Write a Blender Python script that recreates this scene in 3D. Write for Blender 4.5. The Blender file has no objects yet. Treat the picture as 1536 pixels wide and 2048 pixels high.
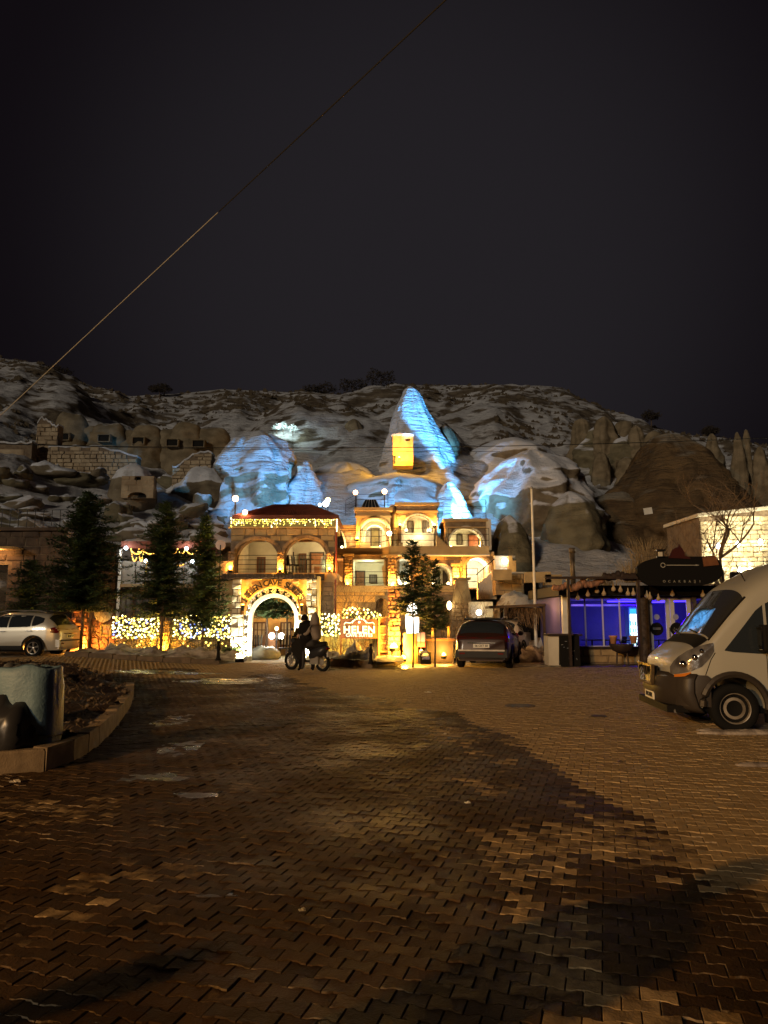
import bpy, bmesh, math, random
import numpy as np
from mathutils import Vector, Matrix, noise
from mathutils.geometry import tessellate_polygon
random.seed(7); np.random.seed(7)
R = math.radians
sc = bpy.context.scene
col = sc.collection

# ------------------------------------------------------------------ camera, world, sun, exposure
F = 1479.0; CAMH = 1.6; PITCH = math.atan(214/F)
cam_d = bpy.data.cameras.new('camera'); cam = bpy.data.objects.new('camera', cam_d); col.objects.link(cam)
cam_d.sensor_fit = 'VERTICAL'; cam_d.sensor_height = 36.0; cam_d.lens = 36.0*F/2048
cam_d.clip_start = 0.05; cam_d.clip_end = 1500
cam.location = (0, 0, CAMH); cam.rotation_euler = (math.pi/2+PITCH, 0, 0)
sc.camera = cam
world = bpy.data.worlds.new("World"); sc.world = world; world.use_nodes = True
wn = world.node_tree; bg = wn.nodes['Background']
sky = wn.nodes.new('ShaderNodeTexSky'); sky.sky_type = 'NISHITA'; sky.sun_disc = False
sky.sun_elevation = R(1.0); sky.sun_rotation = R(200)
wmix = wn.nodes.new('ShaderNodeMix'); wmix.data_type = 'RGBA'; wmix.inputs[0].default_value = 0.9997
wtc = wn.nodes.new('ShaderNodeTexCoord'); wsx = wn.nodes.new('ShaderNodeSeparateXYZ'); wn.links.new(wtc.outputs['Generated'], wsx.inputs[0])
wdp = wn.nodes.new('ShaderNodeVectorMath'); wdp.operation = 'DOT_PRODUCT'; wdp.inputs[1].default_value = Vector((0.04, 0.90, 0.42)).normalized(); wn.links.new(wtc.outputs['Generated'], wdp.inputs[0])
wrp = wn.nodes.new('ShaderNodeMapRange'); wrp.interpolation_type = 'SMOOTHSTEP'; wrp.inputs[1].default_value = 0.865; wrp.inputs[2].default_value = 1.0; wn.links.new(wdp.outputs['Value'], wrp.inputs[0])
wg = wn.nodes.new('ShaderNodeMix'); wg.data_type = 'RGBA'; wg.inputs[6].default_value = (0.0050, 0.0036, 0.0050, 1); wg.inputs[7].default_value = (0.0158, 0.0138, 0.0165, 1)
wn.links.new(wrp.outputs[0], wg.inputs[0]); wn.links.new(wg.outputs[2], wmix.inputs[7])
wn.links.new(sky.outputs[0], wmix.inputs[6]); wn.links.new(wmix.outputs[2], bg.inputs[0])
bg.inputs[1].default_value = 1.0
sun_d = bpy.data.lights.new('town_glow', 'SUN'); sun = bpy.data.objects.new('town_glow', sun_d); col.objects.link(sun)
sun_d.energy = 0.88; sun_d.angle = R(7); sun_d.color = (1.0, 0.87, 0.68)
sun.rotation_euler = Vector((0.50, 0.84, -0.24)).to_track_quat('-Z', 'Y').to_euler()
sc.view_settings.view_transform = 'Standard'; sc.view_settings.look = 'None'
sc.view_settings.exposure = 0; sc.view_settings.gamma = 1; sc.view_settings.use_curve_mapping = False
sc.render.engine = 'CYCLES'
sc.cycles.use_denoising = True; sc.cycles.max_bounces = 4; sc.cycles.diffuse_bounces = 2
sc.cycles.glossy_bounces = 2; sc.cycles.transmission_bounces = 4; sc.cycles.sample_clamp_indirect = 4.0
sc.cycles.caustics_reflective = False; sc.cycles.caustics_refractive = False

# ------------------------------------------------------------------ picture <-> place
SP, CP = math.sin(PITCH), math.cos(PITCH)
def Z(py, Y):
    v = (1024-py)/F
    return CAMH + Y*(v*CP+SP)/(CP-v*SP)
def X(px, Y, py=1180):
    v = (1024-py)/F
    return (px-768)/F*Y/(CP-v*SP)
def W(px, py, Y): return Vector((X(px, Y, py), Y, Z(py, Y)))
def sm(t): t = min(1, max(0, t)); return t*t*(3-2*t)
def gz(x, y): return 0.32*sm((-x-3)/9)*sm((y-17)/8)
def G(px, py, h=0.0):
    z = h
    for _ in range(6):
        v = (1024-py)/F
        Y = (z-CAMH)*(CP-v*SP)/(v*CP+SP)
        x = X(px, Y, py); z = h+gz(x, Y)
    return Vector((x, Y, z))
def interp(p, x):
    if x <= p[0][0]: return p[0][1]
    for a, b in zip(p, p[1:]):
        if x <= b[0]: return a[1]+(b[1]-a[1])*(x-a[0])/(b[0]-a[0])
    return p[-1][1]

# ------------------------------------------------------------------ materials
MATS = {}
def mat(name, c, c2=None, rough=0.7, scale=3.0, bump=0.0, bscale=None, metal=0.0, spec=0.25, emit=None, es=0.0, coat=0.0,
        trans=0.0, alpha=1.0, rough2=None, stretch=(1, 1, 1), obj=False, attr=None, detail=4.0, contrast=(0.35, 0.65)):
    if name in MATS: return MATS[name]
    m = bpy.data.materials.new(name); m.use_nodes = True; MATS[name] = m
    nt = m.node_tree; N = nt.nodes; L = nt.links; b = N['Principled BSDF']
    b.inputs['Base Color'].default_value = (*c, 1); b.inputs['Roughness'].default_value = rough
    b.inputs['Metallic'].default_value = metal; b.inputs['Specular IOR Level'].default_value = spec
    b.inputs['Coat Weight'].default_value = coat; b.inputs['Transmission Weight'].default_value = trans
    b.inputs['Alpha'].default_value = alpha
    if emit: b.inputs['Emission Color'].default_value = (*emit, 1); b.inputs['Emission Strength'].default_value = es
    if c2 or bump or rough2 is not None:
        if obj:
            tc = N.new('ShaderNodeTexCoord'); src = tc.outputs['Object']
        else:
            tc = N.new('ShaderNodeNewGeometry'); src = tc.outputs['Position']
        mp = N.new('ShaderNodeMapping'); mp.inputs['Scale'].default_value = stretch; L.new(src, mp.inputs[0])
        nz = N.new('ShaderNodeTexNoise'); nz.inputs['Scale'].default_value = scale; nz.inputs['Detail'].default_value = detail
        L.new(mp.outputs[0], nz.inputs['Vector'])
        mr = N.new('ShaderNodeMapRange'); mr.inputs[1].default_value = contrast[0]; mr.inputs[2].default_value = contrast[1]
        L.new(nz.outputs['Fac'], mr.inputs[0])
        if c2:
            mx = N.new('ShaderNodeMix'); mx.data_type = 'RGBA'
            mx.inputs[6].default_value = (*c, 1); mx.inputs[7].default_value = (*c2, 1)
            L.new(mr.outputs[0], mx.inputs[0]); L.new(mx.outputs[2], b.inputs['Base Color'])
        if rough2 is not None:
            r2 = N.new('ShaderNodeMapRange'); r2.inputs[1].default_value = contrast[0]; r2.inputs[2].default_value = contrast[1]
            r2.inputs[3].default_value = rough; r2.inputs[4].default_value = rough2
            L.new(nz.outputs['Fac'], r2.inputs[0]); L.new(r2.outputs[0], b.inputs['Roughness'])
        if bump:
            n2 = N.new('ShaderNodeTexNoise'); n2.inputs['Scale'].default_value = bscale or scale*4; n2.inputs['Detail'].default_value = 5
            L.new(mp.outputs[0], n2.inputs['Vector'])
            bp = N.new('ShaderNodeBump'); bp.inputs['Strength'].default_value = 1.0; bp.inputs['Distance'].default_value = bump
            L.new(n2.outputs['Fac'], bp.inputs['Height']); L.new(bp.outputs[0], b.inputs['Normal'])
    return m

def snow_rock(name, rockA, rockB, snow=(0.62, 0.62, 0.66), thresh=0.55, soft=0.08, nscale=0.35, nw=0.6, stretch=(1, 1, 1.6),
              bump=0.12, bscale=2.2, ledge=0.0, up=1.0, zfade=None):
    """rock with snow lying where the face looks up; noise breaks the edge"""
    m = bpy.data.materials.new(name); m.use_nodes = True; MATS[name] = m
    nt = m.node_tree; N = nt.nodes; L = nt.links; b = N['Principled BSDF']
    g = N.new('ShaderNodeNewGeometry')
    mp = N.new('ShaderNodeMapping'); mp.inputs['Scale'].default_value = stretch; L.new(g.outputs['Position'], mp.inputs[0])
    n1 = N.new('ShaderNodeTexNoise'); n1.inputs['Scale'].default_value = nscale; n1.inputs['Detail'].default_value = 6; n1.inputs['Roughness'].default_value = 0.62
    L.new(mp.outputs[0], n1.inputs['Vector'])
    n3 = N.new('ShaderNodeTexNoise'); n3.inputs['Scale'].default_value = bscale*0.5; n3.inputs['Detail'].default_value = 6
    L.new(mp.outputs[0], n3.inputs['Vector'])
    n2 = N.new('ShaderNodeTexNoise'); n2.inputs['Scale'].default_value = bscale; n2.inputs['Detail'].default_value = 7; n2.inputs['Roughness'].default_value = 0.65
    L.new(mp.outputs[0], n2.inputs['Vector'])
    bp = N.new('ShaderNodeBump'); bp.inputs['Strength'].default_value = 1.0; bp.inputs['Distance'].default_value = bump
    hsrc = n2.outputs['Fac']
    if ledge:
        m2 = N.new('ShaderNodeMapping'); m2.inputs['Scale'].default_value = (0.35, 0.35, 3.2); L.new(g.outputs['Position'], m2.inputs[0])
        n4 = N.new('ShaderNodeTexNoise'); n4.inputs['Scale'].default_value = 1.3; n4.inputs['Detail'].default_value = 5; n4.inputs['Distortion'].default_value = 0.6
        L.new(m2.outputs[0], n4.inputs['Vector'])
        ma = N.new('ShaderNodeMath'); ma.operation = 'MULTIPLY_ADD'; ma.inputs[1].default_value = ledge
        L.new(n4.outputs['Fac'], ma.inputs[0]); L.new(hsrc, ma.inputs[2]); hsrc = ma.outputs[0]
    L.new(hsrc, bp.inputs['Height']); L.new(bp.outputs[0], b.inputs['Normal'])
    sx = N.new('ShaderNodeSeparateXYZ'); L.new(g.outputs['Normal'], sx.inputs[0])
    a = N.new('ShaderNodeMath'); a.operation = 'MULTIPLY_ADD'; a.inputs[1].default_value = nw; L.new(n1.outputs['Fac'], a.inputs[0])
    um = N.new('ShaderNodeMath'); um.operation = 'MULTIPLY'; um.inputs[1].default_value = up; L.new(sx.outputs[2], um.inputs[0])
    L.new(um.outputs[0], a.inputs[2])
    last = a.outputs[0]
    a2 = N.new('ShaderNodeMath'); a2.operation = 'MULTIPLY_ADD'; a2.inputs[1].default_value = 0.35
    L.new(n3.outputs['Fac'], a2.inputs[0]); L.new(last, a2.inputs[2]); last = a2.outputs[0]
    if zfade:
        sp = N.new('ShaderNodeSeparateXYZ'); L.new(g.outputs['Position'], sp.inputs[0])
        zr = N.new('ShaderNodeMapRange'); zr.inputs[1].default_value = zfade[0]; zr.inputs[2].default_value = zfade[1]
        zr.inputs[3].default_value = 0; zr.inputs[4].default_value = zfade[2]; L.new(sp.outputs[2], zr.inputs[0])
        ad = N.new('ShaderNodeMath'); ad.operation = 'ADD'; L.new(last, ad.inputs[0]); L.new(zr.outputs[0], ad.inputs[1]); last = ad.outputs[0]
    mr = N.new('ShaderNodeMapRange'); mr.inputs[1].default_value = thresh-soft; mr.inputs[2].default_value = thresh+soft
    L.new(last, mr.inputs[0])
    rc = N.new('ShaderNodeMix'); rc.data_type = 'RGBA'; rc.inputs[6].default_value = (*rockA, 1); rc.inputs[7].default_value = (*rockB, 1)
    cr = N.new('ShaderNodeMapRange'); cr.inputs[1].default_value = 0.38; cr.inputs[2].default_value = 0.62
    L.new(n3.outputs['Fac'], cr.inputs[0]); L.new(cr.outputs[0], rc.inputs[0])
    mx = N.new('ShaderNodeMix'); mx.data_type = 'RGBA'; mx.inputs[7].default_value = (*snow, 1)
    L.new(rc.outputs[2], mx.inputs[6]); L.new(mr.outputs[0], mx.inputs[0]); L.new(mx.outputs[2], b.inputs['Base Color'])
    b.inputs['Roughness'].default_value = 0.85; b.inputs['Specular IOR Level'].default_value = 0.2
    return m

STONE = mat('tan_tuff_stone', (0.43, 0.31, 0.155), (0.27, 0.185, 0.095), 0.85, 1.7, 0.02, 14)
STONE2 = mat('brown_rubble_stone', (0.36, 0.24, 0.13), (0.20, 0.13, 0.075), 0.85, 2.4, 0.03, 12)
STONED = mat('dark_rubble_stone', (0.13, 0.085, 0.055), (0.06, 0.04, 0.03), 0.9, 2.0, 0.03, 10)
PALE = mat('pale_plaster', (0.62, 0.56, 0.44), (0.5, 0.44, 0.34), 0.85, 1.5, 0.012, 12)
PALEST = mat('pale_carved_stone', (0.66, 0.62, 0.52), (0.48, 0.44, 0.36), 0.85, 2.5, 0.03, 10)
MORTAR = mat('mortar', (0.20, 0.15, 0.10), (0.13, 0.09, 0.06), 0.95, 4.0, 0.01, 20)
TRIM = mat('terracotta_plaster', (0.47, 0.32, 0.145), (0.35, 0.23, 0.11), 0.8, 1.2, 0.008, 15)
OCHRE = mat('ochre_plaster', (0.60, 0.36, 0.12), (0.44, 0.25, 0.09), 0.85, 3.0, 0.03, 7)
WOOD = mat('brown_wood', (0.16, 0.065, 0.03), (0.09, 0.04, 0.02), 0.5, 6, 0.003, 30, stretch=(1, 1, .15))
DWOOD = mat('dark_wood', (0.05, 0.03, 0.02), (0.03, 0.02, 0.015), 0.6, 6, 0.003, 30)
ROOF = mat('red_roof', (0.17, 0.045, 0.022), (0.10, 0.03, 0.018), 0.7, 3, 0.01, 12)
IRON = mat('black_iron', (0.015, 0.014, 0.013), rough=0.45, metal=0.6)
GREYM = mat('grey_metal', (0.30, 0.28, 0.25), (0.22, 0.2, 0.18), 0.45, 5, metal=0.5)
WHITEM = mat('white_painted_metal', (0.70, 0.68, 0.62), (0.6, 0.57, 0.5), 0.45, 3)
BLACK = mat('matt_black', (0.010, 0.009, 0.008), rough=0.7, spec=0.08)
GLASSD = mat('dark_window_glass', (0.02, 0.025, 0.03), rough=0.05, spec=0.9)
GLASS = mat('clear_glass', (0.02, 0.02, 0.025), rough=0.02, trans=0.0, alpha=0.12, spec=0.8)
CURT = mat('curtain_behind_glass', (0.16, 0.14, 0.12), (0.08, 0.07, 0.06), 0.25, 6, spec=0.8, stretch=(4, 4, .3))
SNOW = mat('old_snow', (0.55, 0.55, 0.58), (0.36, 0.35, 0.35), 0.8, 2.5, 0.05, 6)
SNOWD = mat('dirty_snow', (0.42, 0.37, 0.32), (0.14, 0.11, 0.09), 0.8, 3.0, 0.06, 6)
SOIL = mat('dark_soil', (0.035, 0.022, 0.014), (0.012, 0.008, 0.006), 0.8, 2.2, 0.05, 9, rough2=0.45)
BARK = mat('bark', (0.13, 0.085, 0.055), (0.07, 0.045, 0.03), 0.9, 8, 0.01, 30)
TWIG = mat('bare_twigs', (0.22, 0.15, 0.09), (0.12, 0.08, 0.05), 0.9, 5)
NEED = mat('conifer_needles', (0.060, 0.100, 0.036), (0.03, 0.06, 0.028), 0.7, 1.3)
NEED2 = mat('lighter_conifer_needles', (0.09, 0.14, 0.045), (0.05, 0.08, 0.03), 0.7, 1.5)
LEAF = mat('hedge_leaves', (0.07, 0.10, 0.03), (0.04, 0.05, 0.02), 0.7, 4)
RUBBER = mat('tyre_rubber', (0.009, 0.009, 0.009), rough=0.85, spec=0.08)
ALLOY = mat('alloy_rim', (0.45, 0.43, 0.4), rough=0.3, metal=0.8)
CHROME = mat('chrome', (0.7, 0.68, 0.64), rough=0.08, metal=1.0)
PLATE = mat('plate_white', (0.7, 0.68, 0.6), rough=0.5)
REDL = mat('red_lamp_glass', (0.12, 0.006, 0.005), rough=0.12, spec=0.8)
LENS = mat('headlamp_lens', (0.26, 0.25, 0.24), (0.10, 0.09, 0.085), rough=0.14, scale=5, metal=0.5, bump=0.006, bscale=6, spec=0.6)
def emis(name, c, s): return mat(name, (c[0]*.5, c[1]*.5, c[2]*.5), emit=c, es=s)
E_AMBER = emis('amber_lamp', (1.0, 0.46, 0.06), 22)
E_ORANGE = emis('orange_globe', (1.0, 0.50, 0.22), 16)
E_WARM = emis('warm_white_bulb', (1.0, 0.80, 0.42), 12)
E_STR = emis('string_bulb_warm', (1.0, 0.74, 0.14), 3.2)
E_STRW = emis('string_bulb_white', (1.0, 0.90, 0.45), 5.5)
E_STRB = emis('string_bulb_blue', (0.16, 0.25, 1.0), 5)
E_STRO = emis('string_bulb_orange', (1.0, 0.45, 0.06), 4)
E_WHITE = emis('white_lamp', (1.0, 0.96, 0.85), 10)
E_SIGN = emis('backlit_white_acrylic', (1.0, 0.93, 0.66), 1.6)
E_COOL = emis('cool_white_bulb', (0.72, 0.88, 1.0), 12)
E_FLOOD = emis('floodlight_glass', (0.35, 0.65, 1.0), 25)
E_FRIDGE = emis('fridge_light', (0.75, 0.92, 1.0), 4.0)
E_TEAL = emis('fridge_header', (0.04, 0.45, 0.50), 1.6)

# ------------------------------------------------------------------ building helpers
def E(name, loc, label, cat, group=None, rz=0.0):
    o = bpy.data.objects.new(name, None); col.objects.link(o); o.empty_display_size = 0.2
    o.location = loc; o.rotation_euler = (0, 0, rz)
    o['label'] = label; o['category'] = cat
    if group: o['group'] = group
    return o
def tag(o, label, cat, group=None, kind=None):
    o['label'] = label; o['category'] = cat
    if group: o['group'] = group
    if kind: o['kind'] = kind
    return o
def org(o):
    v = Vector((0, 0, 0))
    while o is not None: v += Vector(o.location); o = o.parent
    return v
def link(name, me, parent=None, loc=None):
    o = bpy.data.objects.new(name, me); col.objects.link(o)
    if parent is not None: o.parent = parent
    if loc is not None: o.location = loc
    return o
def lamp(name, loc, energy, color, parent=None, kind='POINT', size=0.06, aim=None, spot=60, blend=0.5):
    d = bpy.data.lights.new(name, kind); d.energy = energy*(HOT if parent is not None or kind == 'POINT' else 1); d.color = color
    if kind in ('POINT', 'SPOT'): d.shadow_soft_size = size
    if kind == 'SPOT': d.spot_size = R(spot); d.spot_blend = blend
    if kind == 'AREA': d.size = size
    o = bpy.data.objects.new(name, d); col.objects.link(o)
    loc = Vector(loc)
    if aim is not None: o.rotation_euler = (Vector(aim)-loc).to_track_quat('-Z', 'Y').to_euler()
    if parent is not None: o.parent = parent; o.location = loc-org(parent)
    else: o.location = loc
    return o

HOT = 3.0
class MB:
    def __init__(s): s.v = []; s.f = []
    def add(s, vs, fs):
        n = len(s.v); s.v += [tuple(p) for p in vs]; s.f += [tuple(i+n for i in q) for q in fs]
    def box(s, c, d, rz=0, rx=0, ry=0):
        M = Matrix.Translation(c) @ Matrix.Rotation(rz, 4, 'Z') @ Matrix.Rotation(ry, 4, 'Y') @ Matrix.Rotation(rx, 4, 'X')
        vs = [M @ Vector((x*d[0]/2, y*d[1]/2, z*d[2]/2)) for x in (-1, 1) for y in (-1, 1) for z in (-1, 1)]
        s.add(vs, [(0, 1, 3, 2), (4, 6, 7, 5), (0, 4, 5, 1), (2, 3, 7, 6), (0, 2, 6, 4), (1, 5, 7, 3)])
        return s
    def bx(s, x0, x1, y0, y1, z0, z1): return s.box(((x0+x1)/2, (y0+y1)/2, (z0+z1)/2), (abs(x1-x0), abs(y1-y0), abs(z1-z0)))
    def tube(s, pts, r, n=6, cap=True):
        pts = [Vector(p) for p in pts]; rs = r if isinstance(r, (list, tuple)) else [r]*len(pts)
        base = len(s.v); vs = []
        for i, p in enumerate(pts):
            d = (pts[min(i+1, len(pts)-1)]-pts[max(i-1, 0)])
            if d.length < 1e-9: d = Vector((0, 0, 1))
            d.normalize()
            a = d.cross(Vector((0, 0, 1)) if abs(d.z) < 0.95 else Vector((1, 0, 0))).normalized(); b = d.cross(a)
            vs += [p+(a*math.cos(2*math.pi*k/n)+b*math.sin(2*math.pi*k/n))*rs[i] for k in range(n)]
        fs = [(i*n+k, i*n+(k+1) % n, (i+1)*n+(k+1) % n, (i+1)*n+k) for i in range(len(pts)-1) for k in range(n)]
        if cap: fs += [tuple(range(n-1, -1, -1)), tuple((len(pts)-1)*n+k for k in range(n))]
        s.add(vs, fs); return s
    def lathe(s, prof, n=12, c=(0, 0, 0), axis='Z', cap=True):
        c = Vector(c); vs = []
        for r, h in prof:
            for k in range(n):
                a = 2*math.pi*k/n
                p = Vector((r*math.cos(a), r*math.sin(a), h))
                if axis == 'Y': p = Vector((p.x, p.z, p.y))
                if axis == 'X': p = Vector((p.z, p.x, p.y))
                vs.append(c+p)
        m = len(prof)
        fs = [(i*n+k, i*n+(k+1) % n, (i+1)*n+(k+1) % n, (i+1)*n+k) for i in range(m-1) for k in range(n)]
        if cap: fs += [tuple(range(n-1, -1, -1)), tuple((m-1)*n+k for k in range(n))]
        s.add(vs, fs); return s
    def ball(s, c, r, n=8, m=5, sz=1.0):
        return s.lathe([(r*math.sin(math.pi*(i+.5)/m), -r*sz*math.cos(math.pi*(i+.5)/m)) for i in range(m)], n, c)
    def prism(s, loops, y0, y1):
        """loops: outline and holes as (x, z); solid between y0 and y1"""
        tri = tessellate_polygon([[Vector((x, z, 0)) for x, z in lp] for lp in loops])
        flat = [p for lp in loops for p in lp]; n = len(flat)
        vs = [(x, y0, z) for x, z in flat]+[(x, y1, z) for x, z in flat]
        fs = [tuple(t) for t in tri]+[tuple(i+n for i in reversed(t)) for t in tri]
        k = 0
        for lp in loops:
            for i in range(len(lp)):
                a = k+i; b = k+(i+1) % len(lp); fs.append((a, b, b+n, a+n))
            k += len(lp)
        s.add(vs, fs); return s
    def build(s, name, m, parent=None, smooth=False, local=False, fix=False, loc=None):
        off = Vector((0, 0, 0))
        if not local:
            if parent is not None: off = org(parent)
            if loc is not None: off = Vector(loc)
        me = bpy.data.meshes.new(name)
        vs = [(p[0]-off.x, p[1]-off.y, p[2]-off.z) for p in s.v]
        me.from_pydata(vs, [], s.f)
        if fix:
            bm = bmesh.new(); bm.from_mesh(me); bmesh.ops.recalc_face_normals(bm, faces=bm.faces); bm.to_mesh(me); bm.free()
        me.materials.append(m)
        if smooth: me.polygons.foreach_set('use_smooth', [True]*len(me.polygons))
        o = link(name, me, parent)
        if parent is None and loc is not None: o.location = loc
        return o
    def thing(s, name, m, label, cat, loc=None, group=None, **k):
        if loc is None:
            a = np.array(s.v); loc = ((a[:, 0].min()+a[:, 0].max())/2, (a[:, 1].min()+a[:, 1].max())/2, a[:, 2].min())
        o = s.build(name, m, None, loc=loc, **k); return tag(o, label, cat, group)
    def struct(s, name, m, **k):
        o = s.build(name, m, None, **k); o['kind'] = 'structure'; return o

def rect(x0, x1, z0, z1): return [(x0, z0), (x1, z0), (x1, z1), (x0, z1)]
def archp(x0, x1, zb, zt, rise=None, n=18):
    """arched opening from x0 to x1, sill zb, crown zt"""
    cx = (x0+x1)/2; rx = (x1-x0)/2; rz = min(rise or rx, zt-zb-0.05); zs = zt-rz
    return [(x0, zb)]+[(cx-rx*math.cos(math.pi*i/n), zs+rz*math.sin(math.pi*i/n)) for i in range(n+1)]+[(x1, zb)]
def inside(p, loop):
    x, y = p; c = False
    for (x1, y1), (x2, y2) in zip(loop, loop[1:]+loop[:1]):
        if (y1 > y) != (y2 > y) and x < (x2-x1)*(y-y1)/(y2-y1)+x1: c = not c
    return c
def text_mesh(txt, size, depth=0.02, bold=0.0, space=1.0):
    cu = bpy.data.curves.new('lettering', 'FONT'); cu.body = txt; cu.size = size; cu.extrude = depth; cu.offset = bold
    cu.align_x = 'CENTER'; cu.align_y = 'CENTER'; cu.space_character = space; cu.resolution_u = 3
    o = bpy.data.objects.new('lettering_source', cu); col.objects.link(o)
    dg = bpy.context.evaluated_depsgraph_get(); dg.update()
    me = bpy.data.meshes.new_from_object(o.evaluated_get(dg)); bpy.data.objects.remove(o); bpy.data.curves.remove(cu)
    return me
def lettering(txt, c, size, m, parent, depth=0.015, bold=0.0, space=1.0, rz=0.0, local=False, name='lettering'):
    me = text_mesh(txt, size, depth, bold, space)
    me.transform(Matrix.Rotation(math.pi/2, 4, 'X')); me.transform(Matrix.Rotation(rz, 4, 'Z'))
    me.materials.clear(); me.materials.append(m)
    o = link(name, me, parent); o.location = Vector(c)-(Vector((0, 0, 0)) if local else org(parent)); return o

# unit stones shared by every wall
def unit_stone(seed):
    rnd = random.Random(seed); s = 0.5; i = 0.40
    j = lambda: rnd.uniform(-.05, .05)
    vs = [(-s+j()*.6, 0.5, -s+j()*.6), (s+j()*.6, 0.5, -s+j()*.6), (s+j()*.6, 0.5, s+j()*.6), (-s+j()*.6, 0.5, s+j()*.6)]
    mid = [(x, -0.15+j()*2, z) for x, _, z in vs]
    fr = [(-i+j(), -0.5+j()*3, -i+j()), (i+j(), -0.5+j()*3, -i+j()), (i+j(), -0.5+j()*3, i+j()), (-i+j(), -0.5+j()*3, i+j())]
    fs = [(8, 9, 10, 11)]
    for a in range(4):
        b = (a+1) % 4; fs += [(a, b, b+4, a+4), (a+4, b+4, b+8, a+8)]
    me = bpy.data.meshes.new('stone'); me.from_pydata(vs+mid+fr, [], fs); me.update(); return me
STN = {}
def stone_meshes(m):
    if m.name not in STN:
        L = []
        for k in range(7):
            me = unit_stone(k); me.materials.append(m); L.append(me)
        STN[m.name] = L
    return STN[m.name]
def stones(parent, x0, x1, z0, z1, y, w, h, m, keep=None, limit=300, proud=0.05, name='stone', rot=0.0):
    """courses of uneven stones standing proud of a face that looks towards -y"""
    L = []; z = z0
    while z < z1-h*0.3:
        hh = min(h*random.uniform(.8, 1.25), z1-z)
        if z1-z-hh < h*.3: hh = z1-z
        x = x0-random.uniform(0, w*.6)
        while x < x1:
            ww = w*random.uniform(.6, 1.5); a = max(x, x0); b = min(x+ww, x1)
            if b-a > w*.22:
                cx, cz = (a+b)/2, z+hh/2
                if keep is None or (keep(cx, cz) and keep(a+.02, cz) and keep(b-.02, cz) and keep(cx, z+.02) and keep(cx, z+hh-.02)): L.append((cx, cz, b-a-.025, hh-.025))
            x += ww
        z += hh
    L.sort(key=lambda q: -q[2]*q[3]); off = org(parent); ms = stone_meshes(m); prd = []
    for i, (cx, cz, ww, hh) in enumerate(L):
        p = proud*random.uniform(.5, 1.4)
        if i < limit:
            o = link(name, random.choice(ms), parent); o.location = Vector((cx, y+0.01-p/2, cz))-off
            o.scale = (ww, p+.02, hh*(1 if random.random() < .5 else -1) if False else hh)
        else:
            prd.append((cx, cz, ww, hh, p))
    if prd:
        mb = MB()
        for cx, cz, ww, hh, p in prd:
            me = random.choice(ms)
            mb.add([(cx+v.co.x*ww, y+.01-p/2+v.co.y*(p+.02), cz+v.co.z*hh) for v in me.vertices], [tuple(f.vertices) for f in me.polygons])
        o = mb.build(name, m, parent); o['kind'] = 'stuff'
    return len(L)

def window(parent, x0, x1, z0, z1, y, frame=WOOD, pane=CURT, nx=2, nz=1, fw=0.06, d=0.08):
    m = MB()
    m.prism([rect(x0, x1, z0, z1), rect(x0+fw, x1-fw, z0+fw, z1-fw)], y-d, y)
    for i in range(1, nx): xx = x0+(x1-x0)*i/nx; m.bx(xx-fw*.35, xx+fw*.35, y-d*.8, y-.005, z0+fw, z1-fw)
    for i in range(1, nz): zz = z0+(z1-z0)*i/nz; m.bx(x0+fw, x1-fw, y-d*.7, y-.006, zz-fw*.3, zz+fw*.3)
    w = m.build('window', frame, parent, fix=True)
    MB().bx(x0+fw, x1-fw, y-d*.45, y-d*.3, z0+fw, z1-fw).build('pane', pane, w)
    return w
def door(parent, x0, x1, z0, z1, y, m=WOOD, panels=True):
    b = MB().bx(x0, x1, y-.06, y, z0, z1)
    if panels:
        for i in range(2):
            for j in range(3):
                cx = x0+(x1-x0)*(.28+.44*i); cz = z0+(z1-z0)*(.2+.3*j)
                b.bx(cx-(x1-x0)*.17, cx+(x1-x0)*.17, y-.085, y-.06, cz-(z1-z0)*.12, cz+(z1-z0)*.12)
    d = b.build('door', m, parent)
    MB().prism([rect(x0-.07, x1+.07, z0, z1+.07), rect(x0, x1, z0-.0, z1)][:1]+[rect(x0, x1, z0+.001, z1)], y-.09, y-.002).build('frame', DWOOD, d, fix=True)
    MB().ball((x1-.1, y-.12, z0+(z1-z0)*.47), .03, 6, 4).build('handle', CHROME, d)
    return d
def railing(name, pts, label, h=0.95, gap=1.2, rails=3, group='thin metal railings along the hotel terraces', r=.018, m=None):
    o = E(name, pts[0], label, 'railing', group); m = m or IRON
    rb = MB()
    for k in range(rails):
        hh = h*(k+1)/rails
        rb.tube([Vector(p)+Vector((0, 0, hh)) for p in pts], r*.8, 5)
    rb.build('rail', m, o)
    for a, b in zip(pts, pts[1:]):
        a = Vector(a); b = Vector(b); n = max(1, int((b-a).length/gap))
        for i in range(n+1):
            p = a+(b-a)*i/n; MB().tube([p, p+Vector((0, 0, h))], r, 5).build('post', m, o)
    return o
AMB = (1.0, 0.42, 0.06); WARM = (1.0, 0.74, 0.34); PALEW = (1.0, 0.80, 0.38)
def uplight(p, label, energy=60, color=AMB, group='amber ground lamps washing the stone pillars', bulb=None, r=.09, fwd=.0, lift=.16):
    p = Vector(p)
    o = E('uplight', p, label, 'lamp', group)
    MB().lathe([(r*.8, 0), (r, .03), (r*1.05, .12)], 10, p).build('housing', IRON, o)
    MB().ball(p+Vector((0, 0, .15)), r*.85, 10, 6, 1.1).build('bulb', bulb or E_AMBER, o, smooth=True)
    lamp('glow', p+Vector((0, -fwd, lift+r)), energy*2.8, color, o, size=r*1.0)
    return o
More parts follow.
